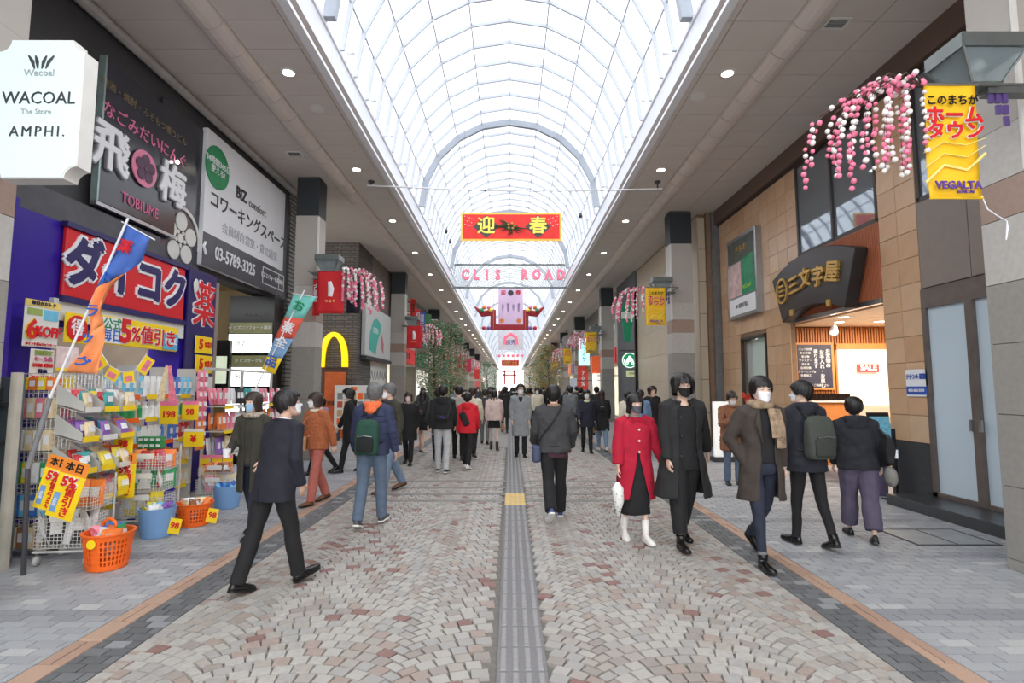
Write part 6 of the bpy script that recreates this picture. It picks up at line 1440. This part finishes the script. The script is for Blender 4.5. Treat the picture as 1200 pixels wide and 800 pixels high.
# tall banners on poles
def flagstrip(name, label, Lp, Rp, Y, mats, pole, cat='flag', wv=.04, chars=(), cm=None, cs=.1):
    t = thing(name, label, cat, (0, Y, 0)); n = len(Lp)
    sub = 5; rowsL, rowsR = [], []
    for i in range((n-1)*sub+1):
        q = i/sub; k_ = min(int(q), n-2); f = q-k_
        l = (Lp[k_][0]*(1-f)+Lp[k_+1][0]*f, Lp[k_][1]*(1-f)+Lp[k_+1][1]*f); r = (Rp[k_][0]*(1-f)+Rp[k_+1][0]*f, Rp[k_][1]*(1-f)+Rp[k_+1][1]*f)
        rowsL.append(at(*l, 'Y', Y)); rowsR.append(at(*r, 'Y', Y+.02))
    T = len(rowsL); seg = len(mats); st0 = 0
    mid = []
    for s_ in range(seg):
        st1 = int(T*(s_+1)/seg); mb = MB(); rg = []
        for i in range(st0, min(st1+1, T)):
            l, r = rowsL[i], rowsR[i]; row = []
            for j in range(7):
                u = j/6; p_ = l.lerp(r, u); row.append((p_.x, p_.y-Y+wv*math.sin(u*5+i*.5), p_.z))
            rg.append(row)
        mb.rings(rg, closed=False); o = mb.build('flag_cloth', mats[s_], t, smooth=True); q = o.modifiers.new('thickness', 'SOLIDIFY'); q.thickness = .004; st0 = st1
    for i, ch in enumerate(chars):
        k_ = int((i+.6)/len(chars)*(T-1)); c = rowsL[k_].lerp(rowsR[k_], .5); dv = rowsL[min(k_+2, T-1)]-rowsL[max(0, k_-2)]
        txt(ch, cs, c.x, c.z, cm[i % len(cm)], t, y=-wv-.02, bold=.04, rot=math.atan2(-dv.x, -dv.z))
    a, b = at(*pole[0], 'Y', Y), at(*pole[1], 'Y', Y); MB().tube([(a.x, -.01, a.z), (b.x, -.01, b.z)], .011, 8).build('pole', white, t)
    c, d_ = at(*Lp[0], 'Y', Y), at(*Rp[0], 'Y', Y); MB().tube([(c.x-.03, 0, c.z+.02), (d_.x+.02, 0, d_.z)], .006, 6).build('cross_rod', white, t)
    return t
fb = mat('flag_blue', (74, 110, 190), .7, var=.05); fo = mat('flag_orange', (246, 150, 92), .7, var=.05)
t = flagstrip('shop_flag', 'tall blue and orange shop flag leaning out over the corner rack', [(146, 262), (128, 305), (108, 360), (103, 395), (97, 415), (78, 436)], [(179, 281), (163, 305), (132, 330), (118, 365), (120, 400), (119, 438)], 4.95, [fb, fo, fo], ((151, 256), (57, 472)), chars=['薬', 'ド', 'ラ', 'ッ', 'グ'], cm=[red, sblue, sblue, sblue, sblue], cs=.13)
a, b = at(60, 466, 'Y', 4.95), at(34, 548, 'Y', 4.95); MB().tube([(a.x, -.01, a.z), (b.x, -.01, b.z)], .022, 10).build('pole_sleeve', mgrey, t)
a, b = at(34, 548, 'Y', 4.95), at(30, 640, 'Y', 4.95); MB().tube([(a.x, -.01, a.z), (b.x, .0, .0)], .02, 8).build('pole_foot', dgrey, t)
t = flagstrip('shop_flag', 'narrow multicolour sale flag leaning in front of the second left pillar', [(344, 345), (330, 378), (318, 408), (306, 432)], [(371, 348), (352, 380), (338, 408), (322, 438)], 8.9, [mat('flag_teal', (120, 200, 190), .7), mat('flag_red', (220, 90, 70), .7), mat('flag_pale', (130, 170, 210), .7), yellow], ((357, 340), (300, 455)), wv=.02, chars=['お', '薬', '全', '品'], cm=[sgreen, white, white, sblue], cs=.2)
a = at(300, 455, 'Y', 8.9); MB().tube([(a.x, -.01, a.z), (a.x-.05, .0, .0)], .012, 8).build('pole_foot', white, t)
t = thing('floor_sign', 'white A-shaped floor sign just entering the frame at the left edge', 'sign', (-3.80+.02, 3.85, 0)); 
MB().prism([(-.5, 0), (-.04, 0), (-.12, .62), (-.42, .62)], -.02, .0).build('front_board', white, t); MB().prism([(-.5, 0), (-.04, 0), (-.12, .62), (-.42, .62)], .25, .27).build('rear_board', white, t)
# ================================================================== pillar lamps, banners, blossom sprays
lg = glass('lantern_glass', (.9, .94, .95), .45, .15, (150, 164, 168)); lf = mat('lantern_frame', (112, 118, 116), .4, .5)
pinkb = mat('blossom_pink', (244, 130, 160), .6, var=.06); whb = mat('blossom_white', (240, 236, 232), .6, var=.03); twig = mat('twig_brown', (84, 66, 58), .8)
bp_, bw_ = MB().ball((0, 0, 0), .0215, 8, 6).mesh('blossom', pinkb, True), MB().ball((0, 0, 0), .0215, 8, 6).mesh('blossom', whb, True)
def lantern(side, Y, zc, label, X=4.22):
    t = thing('wall_lantern', label, 'lamp', (side*X, Y, zc))
    a, b, h_ = .27, .20, .20
    f_ = MB(); f_.box(-a, a, -b, b, .09, .11)
    for s1 in (-1, 1):
        f_.box(-a, a, s1*b-.012, s1*b+.012, -.02, .10, ); f_.box(s1*a-.012, s1*a+.012, -b, b, -.02, .10)
        for s2 in (-1, 1): f_.tube([(s1*a, s2*b, -.01), (s1*.13, s2*.10, -.27)], .012, 5)
    f_.box(-.13, .13, -.10, .10, -.285, -.265); f_.build('lantern_frame', lf, t)
    MB().rings([[(x*a*.97, y*b*.97, -.01) for x, y in ((-1, -1), (1, -1), (1, 1), (-1, 1))], [(x*.125, y*.095, -.265) for x, y in ((-1, -1), (1, -1), (1, 1), (-1, 1))]], cap=False).build('lantern_glass', lg, t)
    MB().ball((0, 0, -.08), .07, 10, 8).build('bulb', offw, t, smooth=True)
    MB().box(*sorted((side*.05, side*(4.6-X))), -.05, .05, -.34, -.28).build('bracket', lf, t)
    pu = mat('mosaic_purple', (90, 70, 130), .4)
    for i, (dx, dz) in enumerate(((0, 0), (.06, 0), (.12, 0), (.06, -.1), (.12, -.1), (.12, -.2))): MB().box(side*(.08+dx)-.022, side*(.08+dx)+.022, -.04, -.02, -.42+dz, -.34+dz).build('mosaic_tile', pu, t)
def hang_banner(label, x0, x1, z0, z1, Y, m, name='street_banner'):
    w2, h2 = x1-x0, z1-z0; t = thing(name, label, 'banner', ((x0+x1)/2, Y, z0)); rg = []
    for i in range(13):
        z = h2*i/12; rg.append([(w2*(j/8-.5), .018*math.sin(j*.8+i*.4)*(1-i/14), z) for j in range(9)])
    o = MB().rings(rg, closed=False).build('banner_cloth', m, t, smooth=True); q = o.modifiers.new('thickness', 'SOLIDIFY'); q.thickness = .004
    MB().tube([(-w2/2-.03, 0, h2), (w2/2+.03, 0, h2)], .013, 8).build('top_rod', chrome, t); MB().tube([(-w2/2, 0, 0), (w2/2, 0, 0)], .01, 8).build('bottom_rod', m, t)
    return t, w2, h2
def spray(label, side, Y, x0, x1, ztop, single=True, seed=1, ns=14):
    """branch that leaves the banner and droops into the street"""
    t = thing('blossom_spray', label, 'decoration', (x0, Y, ztop)); r = random.Random(seed); D = x1-x0
    br = MB(); st_m = MB(); pb, wb = MB(), MB(); cnt = 0
    for k_ in range(ns):
        u = ((k_+.6)/ns)**(1.25 if k_ % 3 else .6)+r.uniform(-.04, .04); end = D*u; y_ = r.uniform(-.25, .25); pts = [Vector((0, 0, 0)), Vector((end*.5, y_*.5, .06)), Vector((end, y_, .0-abs(end)*.25))]
        br.tube(pts, [.010, .007, .004], 4)
        L_ = r.uniform(.35, .75)*(1.15-.4*abs(u-.5)); p0 = pts[-1]; dx = D*u*r.uniform(.05, .22)
        p1 = p0+Vector((dx*1.0, 0, -L_)); st_m.tube([p0, p0.lerp(p1, .5)+Vector((dx*.3, 0, .02)), p1], .0025, 3)
        m_ = int(L_/.052)
        for j in range(m_+3):
            if j < 3: q = pts[1].lerp(pts[2], (j+1)/4)
            else: f = (j-2)/m_; q = p0.lerp(p1, f)+Vector((dx*.3*math.sin(math.pi*f), 0, 0))
            q = q+Vector((r.uniform(-.018, .018), r.uniform(-.018, .018), 0)); pk = r.random() < .55
            if single: link('blossom', bp_ if pk else bw_, t, q, (0, 0, 0), (r.uniform(.75, 1.1),)*3)
            else: (pb if pk else wb).ball(q, .032, 5, 4)
    br.build('branch', twig, t); st_m.build('strand', twig, t)
    if not single:
        tag(pb.build('pink_blossoms', pinkb, t), kind='stuff'); tag(wb.build('white_blossoms', whb, t), kind='stuff')
    return t
ybn = mat('banner_yellow', (246, 196, 30), .7, var=.05); rbn = mat('banner_red', (206, 32, 40), .7, var=.05)
swirl = mat('banner_swirl', (250, 226, 130), .7); bpur = mat('banner_purple', (96, 66, 150), .6)
a, b = at(1081, 99, 'Y', 4.12), at(1152, 232, 'Y', 4.12)
for i, Y in enumerate((4.42, 14.85, 26.6, 37.7, 48.7)):
    nm = ordn[i]
    lantern(1, Y+.0, 4.62 if i else 4.50, 'grey pyramid lantern on the %s right pillar' % nm, 4.22 if i else 4.03)
    t, w2, h2 = hang_banner('yellow home town street banner on the %s right pillar' % nm, (a.x if i == 0 else 3.72), (b.x if i == 0 else 4.27), b.z if i == 0 else 3.38, a.z if i == 0 else 4.42, Y-.25 if i else Y-.3, ybn)
    MB().tube([(0, 0, h2), (4.62-(a.x+b.x)/2 if i == 0 else .63, 0, h2), (4.62-(a.x+b.x)/2 if i == 0 else .63, .5, h2)], .012, 6).build('support_arm', lf, t)
    for j in range(3): MB().tube([(-.25, -.022, .12+j*.12), (-.1, -.025, .26+j*.09), (.08, -.025, .22+j*.1), (.24, -.022, .36+j*.06)], .012, 5, flat=.3).build('swirl', swirl, t)
    txt('このまちが', .088, 0, h2*.84, black, t, y=-.028, bold=.03, sx=.95)
    for s, z in (('ホーム', .70), ('タウン', .565)): txt2(s, .155, 0, h2*z, red, white, t, y=-.028, bold=.06, out=.03, sx=1.0)
    txt('VEGALTA', .085, 0, h2*.10, bpur, t, y=-.028, bold=.03, sx=1.0); txt('SENDAI', .04, .05, h2*.045, bpur, t, y=-.028)
    spray('pink and white blossom spray beside the yellow banner of the %s right pillar' % nm, 1, Y-.05 if i else Y-.3, a.x-.0 if i == 0 else 3.72, (a.x-.78) if i == 0 else 2.95, 4.40 if i else a.z-.02, i == 0, i+1, 23 if i == 0 else 17)
co = thing('banner_cord', 'thin white cord trailing from the near yellow banner to the pillar', 'cord', (0, 4.12, 0)); MB().tube([(p.x, 0, p.z) for p in [at(x, y, 'Y', 4.1) for x, y in ((1153, 228), (1160, 244), (1172, 252), (1183, 258), (1182, 280), (1185, 262))]], .005, 5).build('cord', white, co)
for i, Y in enumerate((12.35, 23.0, 34.2, 50.7)):
    nm = ['second', 'third', 'fourth', 'fifth'][i]
    lantern(-1, Y, 4.62, 'grey pyramid lantern on the %s left pillar' % nm)
    t, w2, h2 = hang_banner('red street banner with white emblem on the %s left pillar' % nm, -4.40, -3.78, 3.35, 4.32, Y-.25, rbn)
    MB().tube([(0, 0, h2), (-.53, 0, h2), (-.53, .5, h2)], .012, 6).build('support_arm', lf, t)
    MB().tube([(0, -.03, .38), (.02, -.03, .55), (-.02, -.03, .72)], [.05, .07, .04], 8, flat=.3, up=(1, 0, 0)).build('white_emblem', white, t); txt('つなぐ', .08, 0, .27, swirl, t, y=-.03)
    spray('pink and white blossom spray beside the red banner of the %s left pillar' % nm, -1, Y-.22, -3.80, -2.95, 4.33, False, i+20, 18)
t, w2, h2 = hang_banner('navy shop banner with white lettering behind the red banner', -3.92, -3.6, 3.45, 4.2, 12.75, mat('banner_navy', (30, 34, 54), .7))
MB().tube([(0, 0, h2), (-.85, 0, h2)], .012, 6).build('support_arm', lf, t); txt(['地', '下', '1', 'F'], .14, 0, h2*.6, white, t, y=-.03, bold=.03, vert=True)
t, w2, h2 = hang_banner('red and white shop banner partly behind the second left pillar', -4.62, -4.45, 3.35, 4.2, 12.45, rbn); MB().tube([(0, 0, h2), (-.05, .25, h2)], .012, 6).build('support_arm', lf, t); txt(['古', '着', '屋'], .15, 0, h2*.6, white, t, y=-.03, bold=.03, vert=True)
# ================================================================== hanging things in the vault
t = thing('spring_banner', 'wide red new year banner with gold characters hung across the vault', 'banner', ((at(540, 265, 'Y', 16).x+at(658, 265, 'Y', 16).x)/2, 16, at(600, 282, 'Y', 16).z))
W2 = at(658, 265, 'Y', 16).x-at(540, 265, 'Y', 16).x; H2 = at(600, 249, 'Y', 16).z-at(600, 282, 'Y', 16).z
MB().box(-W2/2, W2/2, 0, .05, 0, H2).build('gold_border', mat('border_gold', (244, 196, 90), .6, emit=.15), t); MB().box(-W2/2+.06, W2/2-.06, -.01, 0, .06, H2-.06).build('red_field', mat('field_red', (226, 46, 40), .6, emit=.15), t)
for x, s in ((-.76, '迎'), (.82, '春')):
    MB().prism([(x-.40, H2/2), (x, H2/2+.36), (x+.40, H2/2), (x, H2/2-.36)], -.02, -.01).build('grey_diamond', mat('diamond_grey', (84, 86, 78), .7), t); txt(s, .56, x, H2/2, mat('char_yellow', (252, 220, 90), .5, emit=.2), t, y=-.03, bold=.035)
q = MB(); r = random.Random(2)
for i in range(26):
    a = r.uniform(0, 6.28); L_ = r.uniform(.15, .42); q.tube([(0, -.03, H2/2-.02), (L_*1.25*math.cos(a), -.05, H2/2+L_*.7*math.sin(a))], [.035, .012], 4)
q.build('pine_sprig', mat('pine_dark', (70, 80, 56), .8), t); 
for i in range(5): MB().ball((.1*math.cos(i*1.3), -.06, H2/2+.08*math.sin(i*1.3)), .04, 6, 5).build('ornament', gold, t)
for sx in (-1, 1):
    for i in range(14): MB().tube([(sx*(W2/2-.12-.07*(i % 5)), -.012, H2-.12-.05*(i//2)), (sx*(W2/2-.12-.07*(i % 5)), -.02, H2-.12-.05*(i//2))], .014, 6).build('petal', [white, pinkb][i % 2], t)
for x in (-W2/2+.1, W2/2-.1): MB().tube([(x, .02, H2), (x, .02, roofz(x)-t.location.z)], .006, 4).build('suspension_wire', mgrey, t)
# street name panel
yq = 27.0; a, b = at(529, 310, 'Y', yq), at(667, 337, 'Y', yq)
t = thing('street_name_sign', 'see-through panel with pink street name letters spanning the vault', 'sign', ((a.x+b.x)/2, yq, b.z)); W2, H2 = b.x-a.x, a.z-b.z
f_ = MB(); f_.box(-W2/2, W2/2, -.03, .03, -.04, .04).box(-W2/2, W2/2, -.03, .03, H2-.04, H2+.04).box(-W2/2, -W2/2+.06, -.03, .03, 0, H2).box(W2/2-.06, W2/2, -.03, .03, 0, H2); f_.build('sign_frame', lf, t)
MB().box(-W2/2, W2/2, -.005, .005, 0, H2).build('clear_panel', glass('name_panel', (.97, .98, .98), .75, .2, (214, 218, 218)), t)
pl = mat('letter_pink', (240, 110, 134), .5, emit=.3); pls = mat('letter_pale', (196, 150, 156), .5)
for i, ch in enumerate('CLIS ROAD'):
    x = -W2/2+.72+(.55 if i < 4 else .62)*i+(0 if i < 4 else -.10)
    if ch != ' ': txt2(ch, .70, x, H2*.54, pl, pls, t, y=-.03, bold=.04, out=.02, sx=.75, ext=.03)
for i in range(8): MB().ball((-W2/2+.8+i*.62, -.03, .09), .03, 5, 4).build('bulb', mgrey, t)
# poster, red knot, second poster, far red pieces
def hpanel(name, label, x0, x1, y0, y1, Y, m, cat='banner'):
    a, b = at(x0, y0, 'Y', Y), at(x1, y1, 'Y', Y); t = thing(name, label, cat, ((a.x+b.x)/2, Y, b.z)); w2, h2 = b.x-a.x, a.z-b.z
    MB().box(-w2/2, w2/2, 0, .04, 0, h2).build('cloth_panel', m, t)
    for x in (-w2/2+.05, w2/2-.05): MB().tube([(x, .02, h2), (x, .02, roofz(x)-b.z)], .008, 4).build('suspension_wire', mgrey, t)
    return t, w2, h2
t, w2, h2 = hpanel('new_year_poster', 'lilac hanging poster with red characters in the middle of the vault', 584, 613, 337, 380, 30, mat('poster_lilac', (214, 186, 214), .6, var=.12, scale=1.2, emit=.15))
for x, s in ((-.42, '迎'), (.42, '春')): txt(s, .30, x, h2-.3, red, t, bold=.05)
MB().tube([(0, -.01, h2-.3), (0, -.03, h2-.3)], .16, 16).build('crest', dgrey, t)
for i in range(4): txt('謹賀新年' if i % 2 else '初売り', .13, -.45+i*.3, h2*.45, bpur, t, vert=True)
for x in (-.5, .45): MB().tube([(x, -.01, .2), (x, -.02, .2)], .13, 10).build('corner_flower', GM['orange'], t)
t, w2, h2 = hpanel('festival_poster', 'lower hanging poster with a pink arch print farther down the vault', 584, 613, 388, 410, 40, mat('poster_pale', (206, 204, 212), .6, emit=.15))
MB().tube([(-.45, -.02, .4), (-.4, -.02, .95), (0, -.02, 1.2), (.4, -.02, .95), (.45, -.02, .4)], .12, 8, flat=.3).build('pink_arch', pl, t); txt('初売', .42, 0, .55, bpur, t, bold=.03)
yk = 33.5; c_ = at(597, 373, 'Y', yk); t = thing('red_knot_decoration', 'big crimson ribbon knot with balloon flowers hung behind the lilac poster', 'decoration', (c_.x, yk, c_.z)); crm = mat('ribbon_crimson', (170, 36, 50), .5, var=.08)
MB().box(-1.2, 1.2, 0, .3, -.72, -.35).build('ribbon_base', crm, t)
for sx in (-1, 1):
    MB().box(*sorted((sx*.85, sx*1.2)), 0, .3, -.36, .55).build('ribbon_post', crm, t); MB().tube([(sx*1.1, .1, .4), (sx*1.7, .1, .30), (sx*2.2, .1, .75)], [.22, .20, .04], 8, flat=.5, up=(0, 0, 1)).build('ribbon_tail', crm, t)
    MB().tube([(sx*1.0, -.02, -.7), (sx*1.0, -.02, .5)], .02, 4).build('gold_cord', gold, t)
    for i, cl in enumerate(('green', 'orange', 'pink', 'yellow', 'purple', 'red')): MB().ball((sx*(1.45+.28*math.cos(i*1.05)), -.12, (.5 if i < 4 else -.45)+.20*math.sin(i*1.05)), .13, 8, 6).build('balloon', GM[cl], t, smooth=True)
for x in (-1, 1): MB().tube([(x, .1, .5), (x, .1, roofz(x)-c_.z)], .01, 4).build('suspension_wire', mgrey, t)
t, w2, h2 = hpanel('red_vault_banner', 'small red banner with gold print far down the vault', 588, 608, 422, 429, 58, rbn); txt('初売り大会', .5, 0, h2/2, gold, t, bold=.03, sx=.6)
for i in range(6): MB().ball((-1.2+.5*i, 0, h2+.5), .16, 6, 5).build('pink_lantern', pl, t)
yk = 66; c_ = at(597, 441, 'Y', yk); t = thing('red_gate_decoration', 'red gate shaped decoration hanging at the far end of the vault', 'decoration', (c_.x, yk, c_.z)); 
for sx in (-1, 1): MB().box(sx*.6-.1, sx*.6+.1, 0, .2, -1.0, .6).build('gate_post', rbn, t)
MB().box(-1.1, 1.1, 0, .2, .55, .8).build('gate_beam', rbn, t); MB().box(-.9, .9, 0, .2, .1, .28).build('gate_beam', rbn, t)
for x in (-.6, .6): MB().tube([(x, .1, .8), (x, .1, roofz(x)-c_.z)], .015, 4).build('suspension_wire', mgrey, t)
# small spotlights on the fascia
for i, (x, y) in enumerate(((523, 281), (528, 277), (680, 269))):
    p_ = at(x, y, 'X', -2.7 if x < 600 else 2.66); p_.z = roofz(p_.x)-.14; t = thing('arch_spotlight', 'small dark spotlight clamped to the roof arch, %s' % ['outer one left of the red banner', 'inner one left of the red banner', 'right of the red banner'][i], 'light', p_); MB().tube([(0, 0, 0), (0, -.1, -.12)], .07, 8).build('lamp_body', dgrey, t); MB().tube([(0, 0, 0), (0, .02, .15)], .015, 5).build('clamp', dgrey, t)
# ================================================================== signs farther down
def vsign(label, x0, x1, y0, y1, Y, m, name='hanging_sign', dep=.15, s=None, sm=white, cat='sign', size=.3):
    a, b = at(x0, y0, 'Y', Y), at(x1, y1, 'Y', Y); t = thing(name, label, cat, ((a.x+b.x)/2, Y, b.z)); w2, h2 = b.x-a.x, a.z-b.z
    MB().box(-w2/2, w2/2, 0, dep, 0, h2).build('sign_box', m, t, bevel=.02)
    if s: txt(list(s), size, 0, h2/2, sm, t, y=-.02, bold=.03, vert=True)
    sd = 1 if a.x > 0 else -1; MB().box(*sorted((sd*w2/2, sd*(5.78-abs((a.x+b.x)/2)))), .0, .03, h2*.8, h2*.8+.04).build('wall_arm', dgrey, t)
    return t, w2, h2
vsign('tall white and cyan lit sign on the right before the clock', 678, 691, 396, 428, 33, mat('sign_cyan', (190, 240, 246), .4, emit=.6), s='カラオケ', sm=mat('cyan_text', (70, 190, 200)), size=.34)
vsign('red poster column below the white and cyan sign', 677, 689.5, 429, 458, 32.5, mat('sign_poster_red', (224, 72, 66), .5, var=.3, scale=3), s='70%', size=.34)
vsign('orange shop sign beside the third right pillar', 693.5, 704, 417, 437, 28.5, mat('sign_orange', (240, 106, 56), .5, emit=.15), dep=.6)
vsign('small white lit sign below the orange shop sign', 695, 700, 438, 450, 28.4, glw)
vsign('pale blue notice near the right hand tree', 668, 676, 443, 458, 31, mat('notice_pale', (206, 218, 236), .5))
t = thing('street_clock', 'round white street clock high on the right far down the street', 'clock', at(664.5, 398, 'Y', 47)); MB().tube([(0, 0, 0), (0, .2, 0)], .42, 24).build('clock_face', mat('clock_face', (196, 194, 200), .4), t); MB().box(-.02, .02, -.02, 0, 0, .3).box(0, .2, -.02, 0, -.02, .02).build('clock_hands', black, t); MB().tube([(0, .1, .4), (0, .1, .9)], .04, 6).build('clock_bracket', dgrey, t)
for i, (x0, x1, y0, y1, cl, s) in enumerate(((481, 487.5, 350, 372, (226, 52, 40), '大売出し'), (487, 492, 362, 380, (210, 40, 50), '初売'), (491, 498.5, 365, 386, (52, 104, 180), '開催中'), (498.5, 505, 368, 388, (84, 140, 90), None))):
    t, w2, h2 = vsign('%s vertical shop flag high on the left above the tree' % ['orange-red', 'deep red', 'blue', 'green'][i], x0, x1, y0, y1, 24.6+i*.5, mat('vflag_%d' % i, cl, .6), name='vertical_flag', dep=.03, s=s, sm=black if i == 0 else white, cat='flag', size=.2)
for i, (x0, x1, y0, y1, cl) in enumerate(((536, 541, 415, 431, (214, 40, 50)), (547, 552, 420, 436, (200, 50, 90)), (556, 562, 430, 444, (224, 60, 60)), (557, 563, 446, 457, (230, 110, 120)))):
    vsign('%s narrow flag on the left far row' % ['first red', 'magenta', 'bright red', 'lowest pink'][i], x0, x1, y0, y1, 46+i*3, mat('farflag_%d' % i, cl, .6), name='narrow_flag', dep=.05, cat='flag')
t, w2, h2 = vsign('tall white sign with black brush writing behind the left tree', 503.5, 512, 374, 425, 31.5, mat('white_board', (232, 232, 228), .5, emit=.1), s='炭火焼鳥', sm=black, size=.46)
t = thing('green_leaf_banner', 'tall tapering green banner with white band by the cafe front', 'banner', at(736, 400, 'Y', 22.9)); h_ = 1.9
MB().prism([(-.15, 0), (.12, 0), (.26, 1.1), (.26, 1.7), (.05, 1.95), (-.24, 1.5), (-.26, 1.1)], 0, .06).build('green_cloth', mat('leaf_green', (30, 150, 110), .6), t); MB().box(-.27, .27, -.01, 0, .98, 1.28).build('white_band', offw, t); MB().box(.26, .42, .01, .05, 1.6, 1.65).build('wall_arm', dgrey, t)
# ================================================================== street trees
def tree(label, X, Y, h_, r_, cols, n, seed, trunk=(96, 84, 74)):
    r = random.Random(seed); t = thing('street_tree', label, 'tree', (X, Y, 0))
    tb = MB(); tb.tube([(0, 0, 0), (.05, 0, h_*.3), (-.03, .03, h_*.6), (0, 0, h_*.9)], [.09, .07, .05, .02], 7)
    for i in range(12):
        a = i*2.4; z = h_*(.3+.05*i); tb.tube([(0, 0, z), (r_*.4*math.cos(a), r_*.4*math.sin(a), z+.3), (r_*.85*math.cos(a), r_*.85*math.sin(a), z+.5)], [.03, .02, .008], 5)
    tb.build('trunk', mat('bark', trunk, .9, bump=.4), t)
    for ci, c in enumerate(cols):
        m_ = MB()
        for i in range(int(n*2.4)//len(cols)):
            z = r.uniform(.22, 1); rr = r_*math.sqrt(r.random())*math.sin(math.pi*min(1, (z-.1)/.95))**.5; a = r.uniform(0, 6.28); p_ = Vector((rr*math.cos(a), rr*math.sin(a), z*h_))
            R_ = Matrix.Rotation(r.uniform(0, 6.28), 3, 'Z') @ Matrix.Rotation(r.uniform(-1.2, 1.2), 3, 'X'); s = r.uniform(.075, .13)
            m_.add([p_+R_ @ Vector(v)*s for v in ((-.5, 0, 0), (0, -.3, .1), (.6, 0, 0), (0, .3, .1))], [(0, 1, 2, 3)])
        tag(m_.build('foliage', c, t), kind='stuff')
    pot = MB().box(-.4, .4, -.4, .4, 0, .45, taper=1.08); pot.build('planter', mgrey, t, bevel=.02)
L1, L2, L3, L4, L5 = (mat('leaf_'+n, c, .7, var=.2) for n, c in (('green', (108, 120, 84)), ('olive', (142, 138, 100)), ('pale', (186, 178, 152)), ('gold', (202, 170, 92)), ('russet', (190, 134, 98))))
tree('bushy green street tree on the left behind the third pillar', -3.75, 26.5, 5.0, .95, (L1, L2, L3), 2600, 1)
tree('taller green street tree on the left in front of the white writing sign', -3.35, 30, 5.3, 1.0, (L1, L2, L3), 2600, 2)
tree('small dark green tree far down the left side', -2.4, 56, 4.4, 1.0, (L1, L1, L2), 900, 3)
tree('small green tree farthest down the left side', -2.1, 74, 4.6, 1.0, (L1, L2), 600, 6)
tree('yellow-green street tree on the right near the clock', 2.9, 40.5, 4.9, 1.2, (L1, L2, L4, L5), 2600, 4)
tree('golden street tree on the right left of the clock tree', 2.55, 44.5, 4.0, 1.1, (L4, L2, L1), 1800, 5)
tree('pale orange street tree far down the right side', 2.0, 55, 3.9, 1.1, (L4, L5, L1), 1000, 7)
# ================================================================== display in front of the right shop
wt = thing('display_table', 'low white display table at the mouth of the gold lettered shop', 'table', (6.55, 10.2, 0))
MB().box(-.45, .45, -.8, .8, .78, .84).build('table_top', offw, wt, bevel=.01)
for sx in (-1, 1):
    for sy in (-1, 1): MB().box(sx*.4-.025, sx*.4+.025, sy*.74-.025, sy*.74+.025, 0, .78).build('leg', offw, wt)
for i in range(9):
    p_ = (6.25+.16*(i % 4), 9.6+.4*(i//4)+.05*(i % 2), .842); o = link('folded_scarf', MB().box(-.07, .07, -.1, .1, 0, .05).mesh('folded_scarf', GM[['white', 'cream', 'red', 'white', 'pink', 'black', 'white', 'cream', 'red'][i]]), None, p_, (0, 0, .1*i)); tag(o, '%s folded scarf on the low white display table, %s row' % (['white', 'cream', 'red', 'white', 'pink', 'black', 'white', 'cream', 'red'][i], ['front', 'middle', 'back'][i//4]), 'scarf', 'folded scarves on the display table')
rk = thing('glove_rack', 'wooden rack holding a row of dark gloves under the notice board', 'rack', (7.05, 11.9, 0)); MB().box(-.5, .5, -.15, .15, 0, 1.35).build('rack_body', slat, rk); MB().box(-.52, .52, -.2, .2, 1.35, 1.38).build('rack_top', offw, rk)
for i in range(9): o = link('glove', MB().box(-.04, .04, -.02, .02, 0, .16).tube([(-.04, 0, .05), (-.07, 0, .11)], .012, 5).mesh('glove', leather), None, (6.65+i*.1, 11.9, 1.382)); tag(o, 'black leather glove standing in the row on the wooden rack', 'glove', 'gloves on the rack')
us = thing('umbrella_stand', 'purple-grey umbrella stand with dark umbrellas by the tan pier', 'stand', (5.75, 8.55, 0)); MB().cyl((0, 0), .13, 0, .62, 16, r2=.15).build('stand_body', mat('stand_purple', (96, 84, 112), .5), us)
for i in range(5):
    o = MB().tube([(0, 0, 0), (0, 0, .5), (0, 0, .75)], [.012, .03, .016], 7).tube([(0, 0, .75), (0, 0, .95)], .016, 6).build('umbrella', black, loc=(5.75+.06*math.cos(i*1.3), 8.55+.06*math.sin(i*1.3), .02)); o.rotation_euler = (.08*math.sin(i*1.3), .08*math.cos(i*1.3), 0); tag(o, 'folded black umbrella standing in the purple-grey stand', 'umbrella', 'umbrellas in the stand')
ls = thing('leaflet_stand', 'black stand with a sky blue leaflet leaning beside the tan pier', 'stand', (5.72, 8.1, 0)); MB().box(-.02, .02, -.02, .02, 0, 1.05).build('stand_post', black, ls); MB().box(-.15, .15, -.02, 0, .85, 1.25, M=Matrix.Rotation(-.25, 4, 'X')).build('leaflet', GM['sky'], ls); MB().box(-.17, .17, .0, .02, 1.24, 1.32, M=Matrix.Rotation(-.25, 4, 'X')).build('header_clip', black, ls); MB().box(-.15, .15, -.12, .12, 0, .02).build('base', black, ls)
t = thing('light_panel_sign', 'white standing light panel left of the teddy coat person', 'sign', (at(847, 520, 'Y', 12.4).x, 12.4, 0)); MB().box(-.2, .2, -.05, .05, .1, 1.35).build('lit_panel', mat('panel_soft', (236, 238, 236), .4, emit=.25), t, bevel=.01); MB().box(-.25, .25, -.15, .15, 0, .1).build('base', dgrey, t)
cc = thing('display_case', 'cream display case with small boxes below the SALE plate', 'case', (8.6, 11.6, 0)); MB().box(-1.0, 1.0, -.25, .25, 0, .85).build('case_body', cream, cc)
for i in range(10): o = item('carton', ['red', 'white', 'cream', 'pink', 'white'][i % 5], (7.8+i*.17, 11.55, .852), (.12, .12, .12+.04*(i % 3)), .1*i, 0, 'on the cream display case in the gold lettered shop')
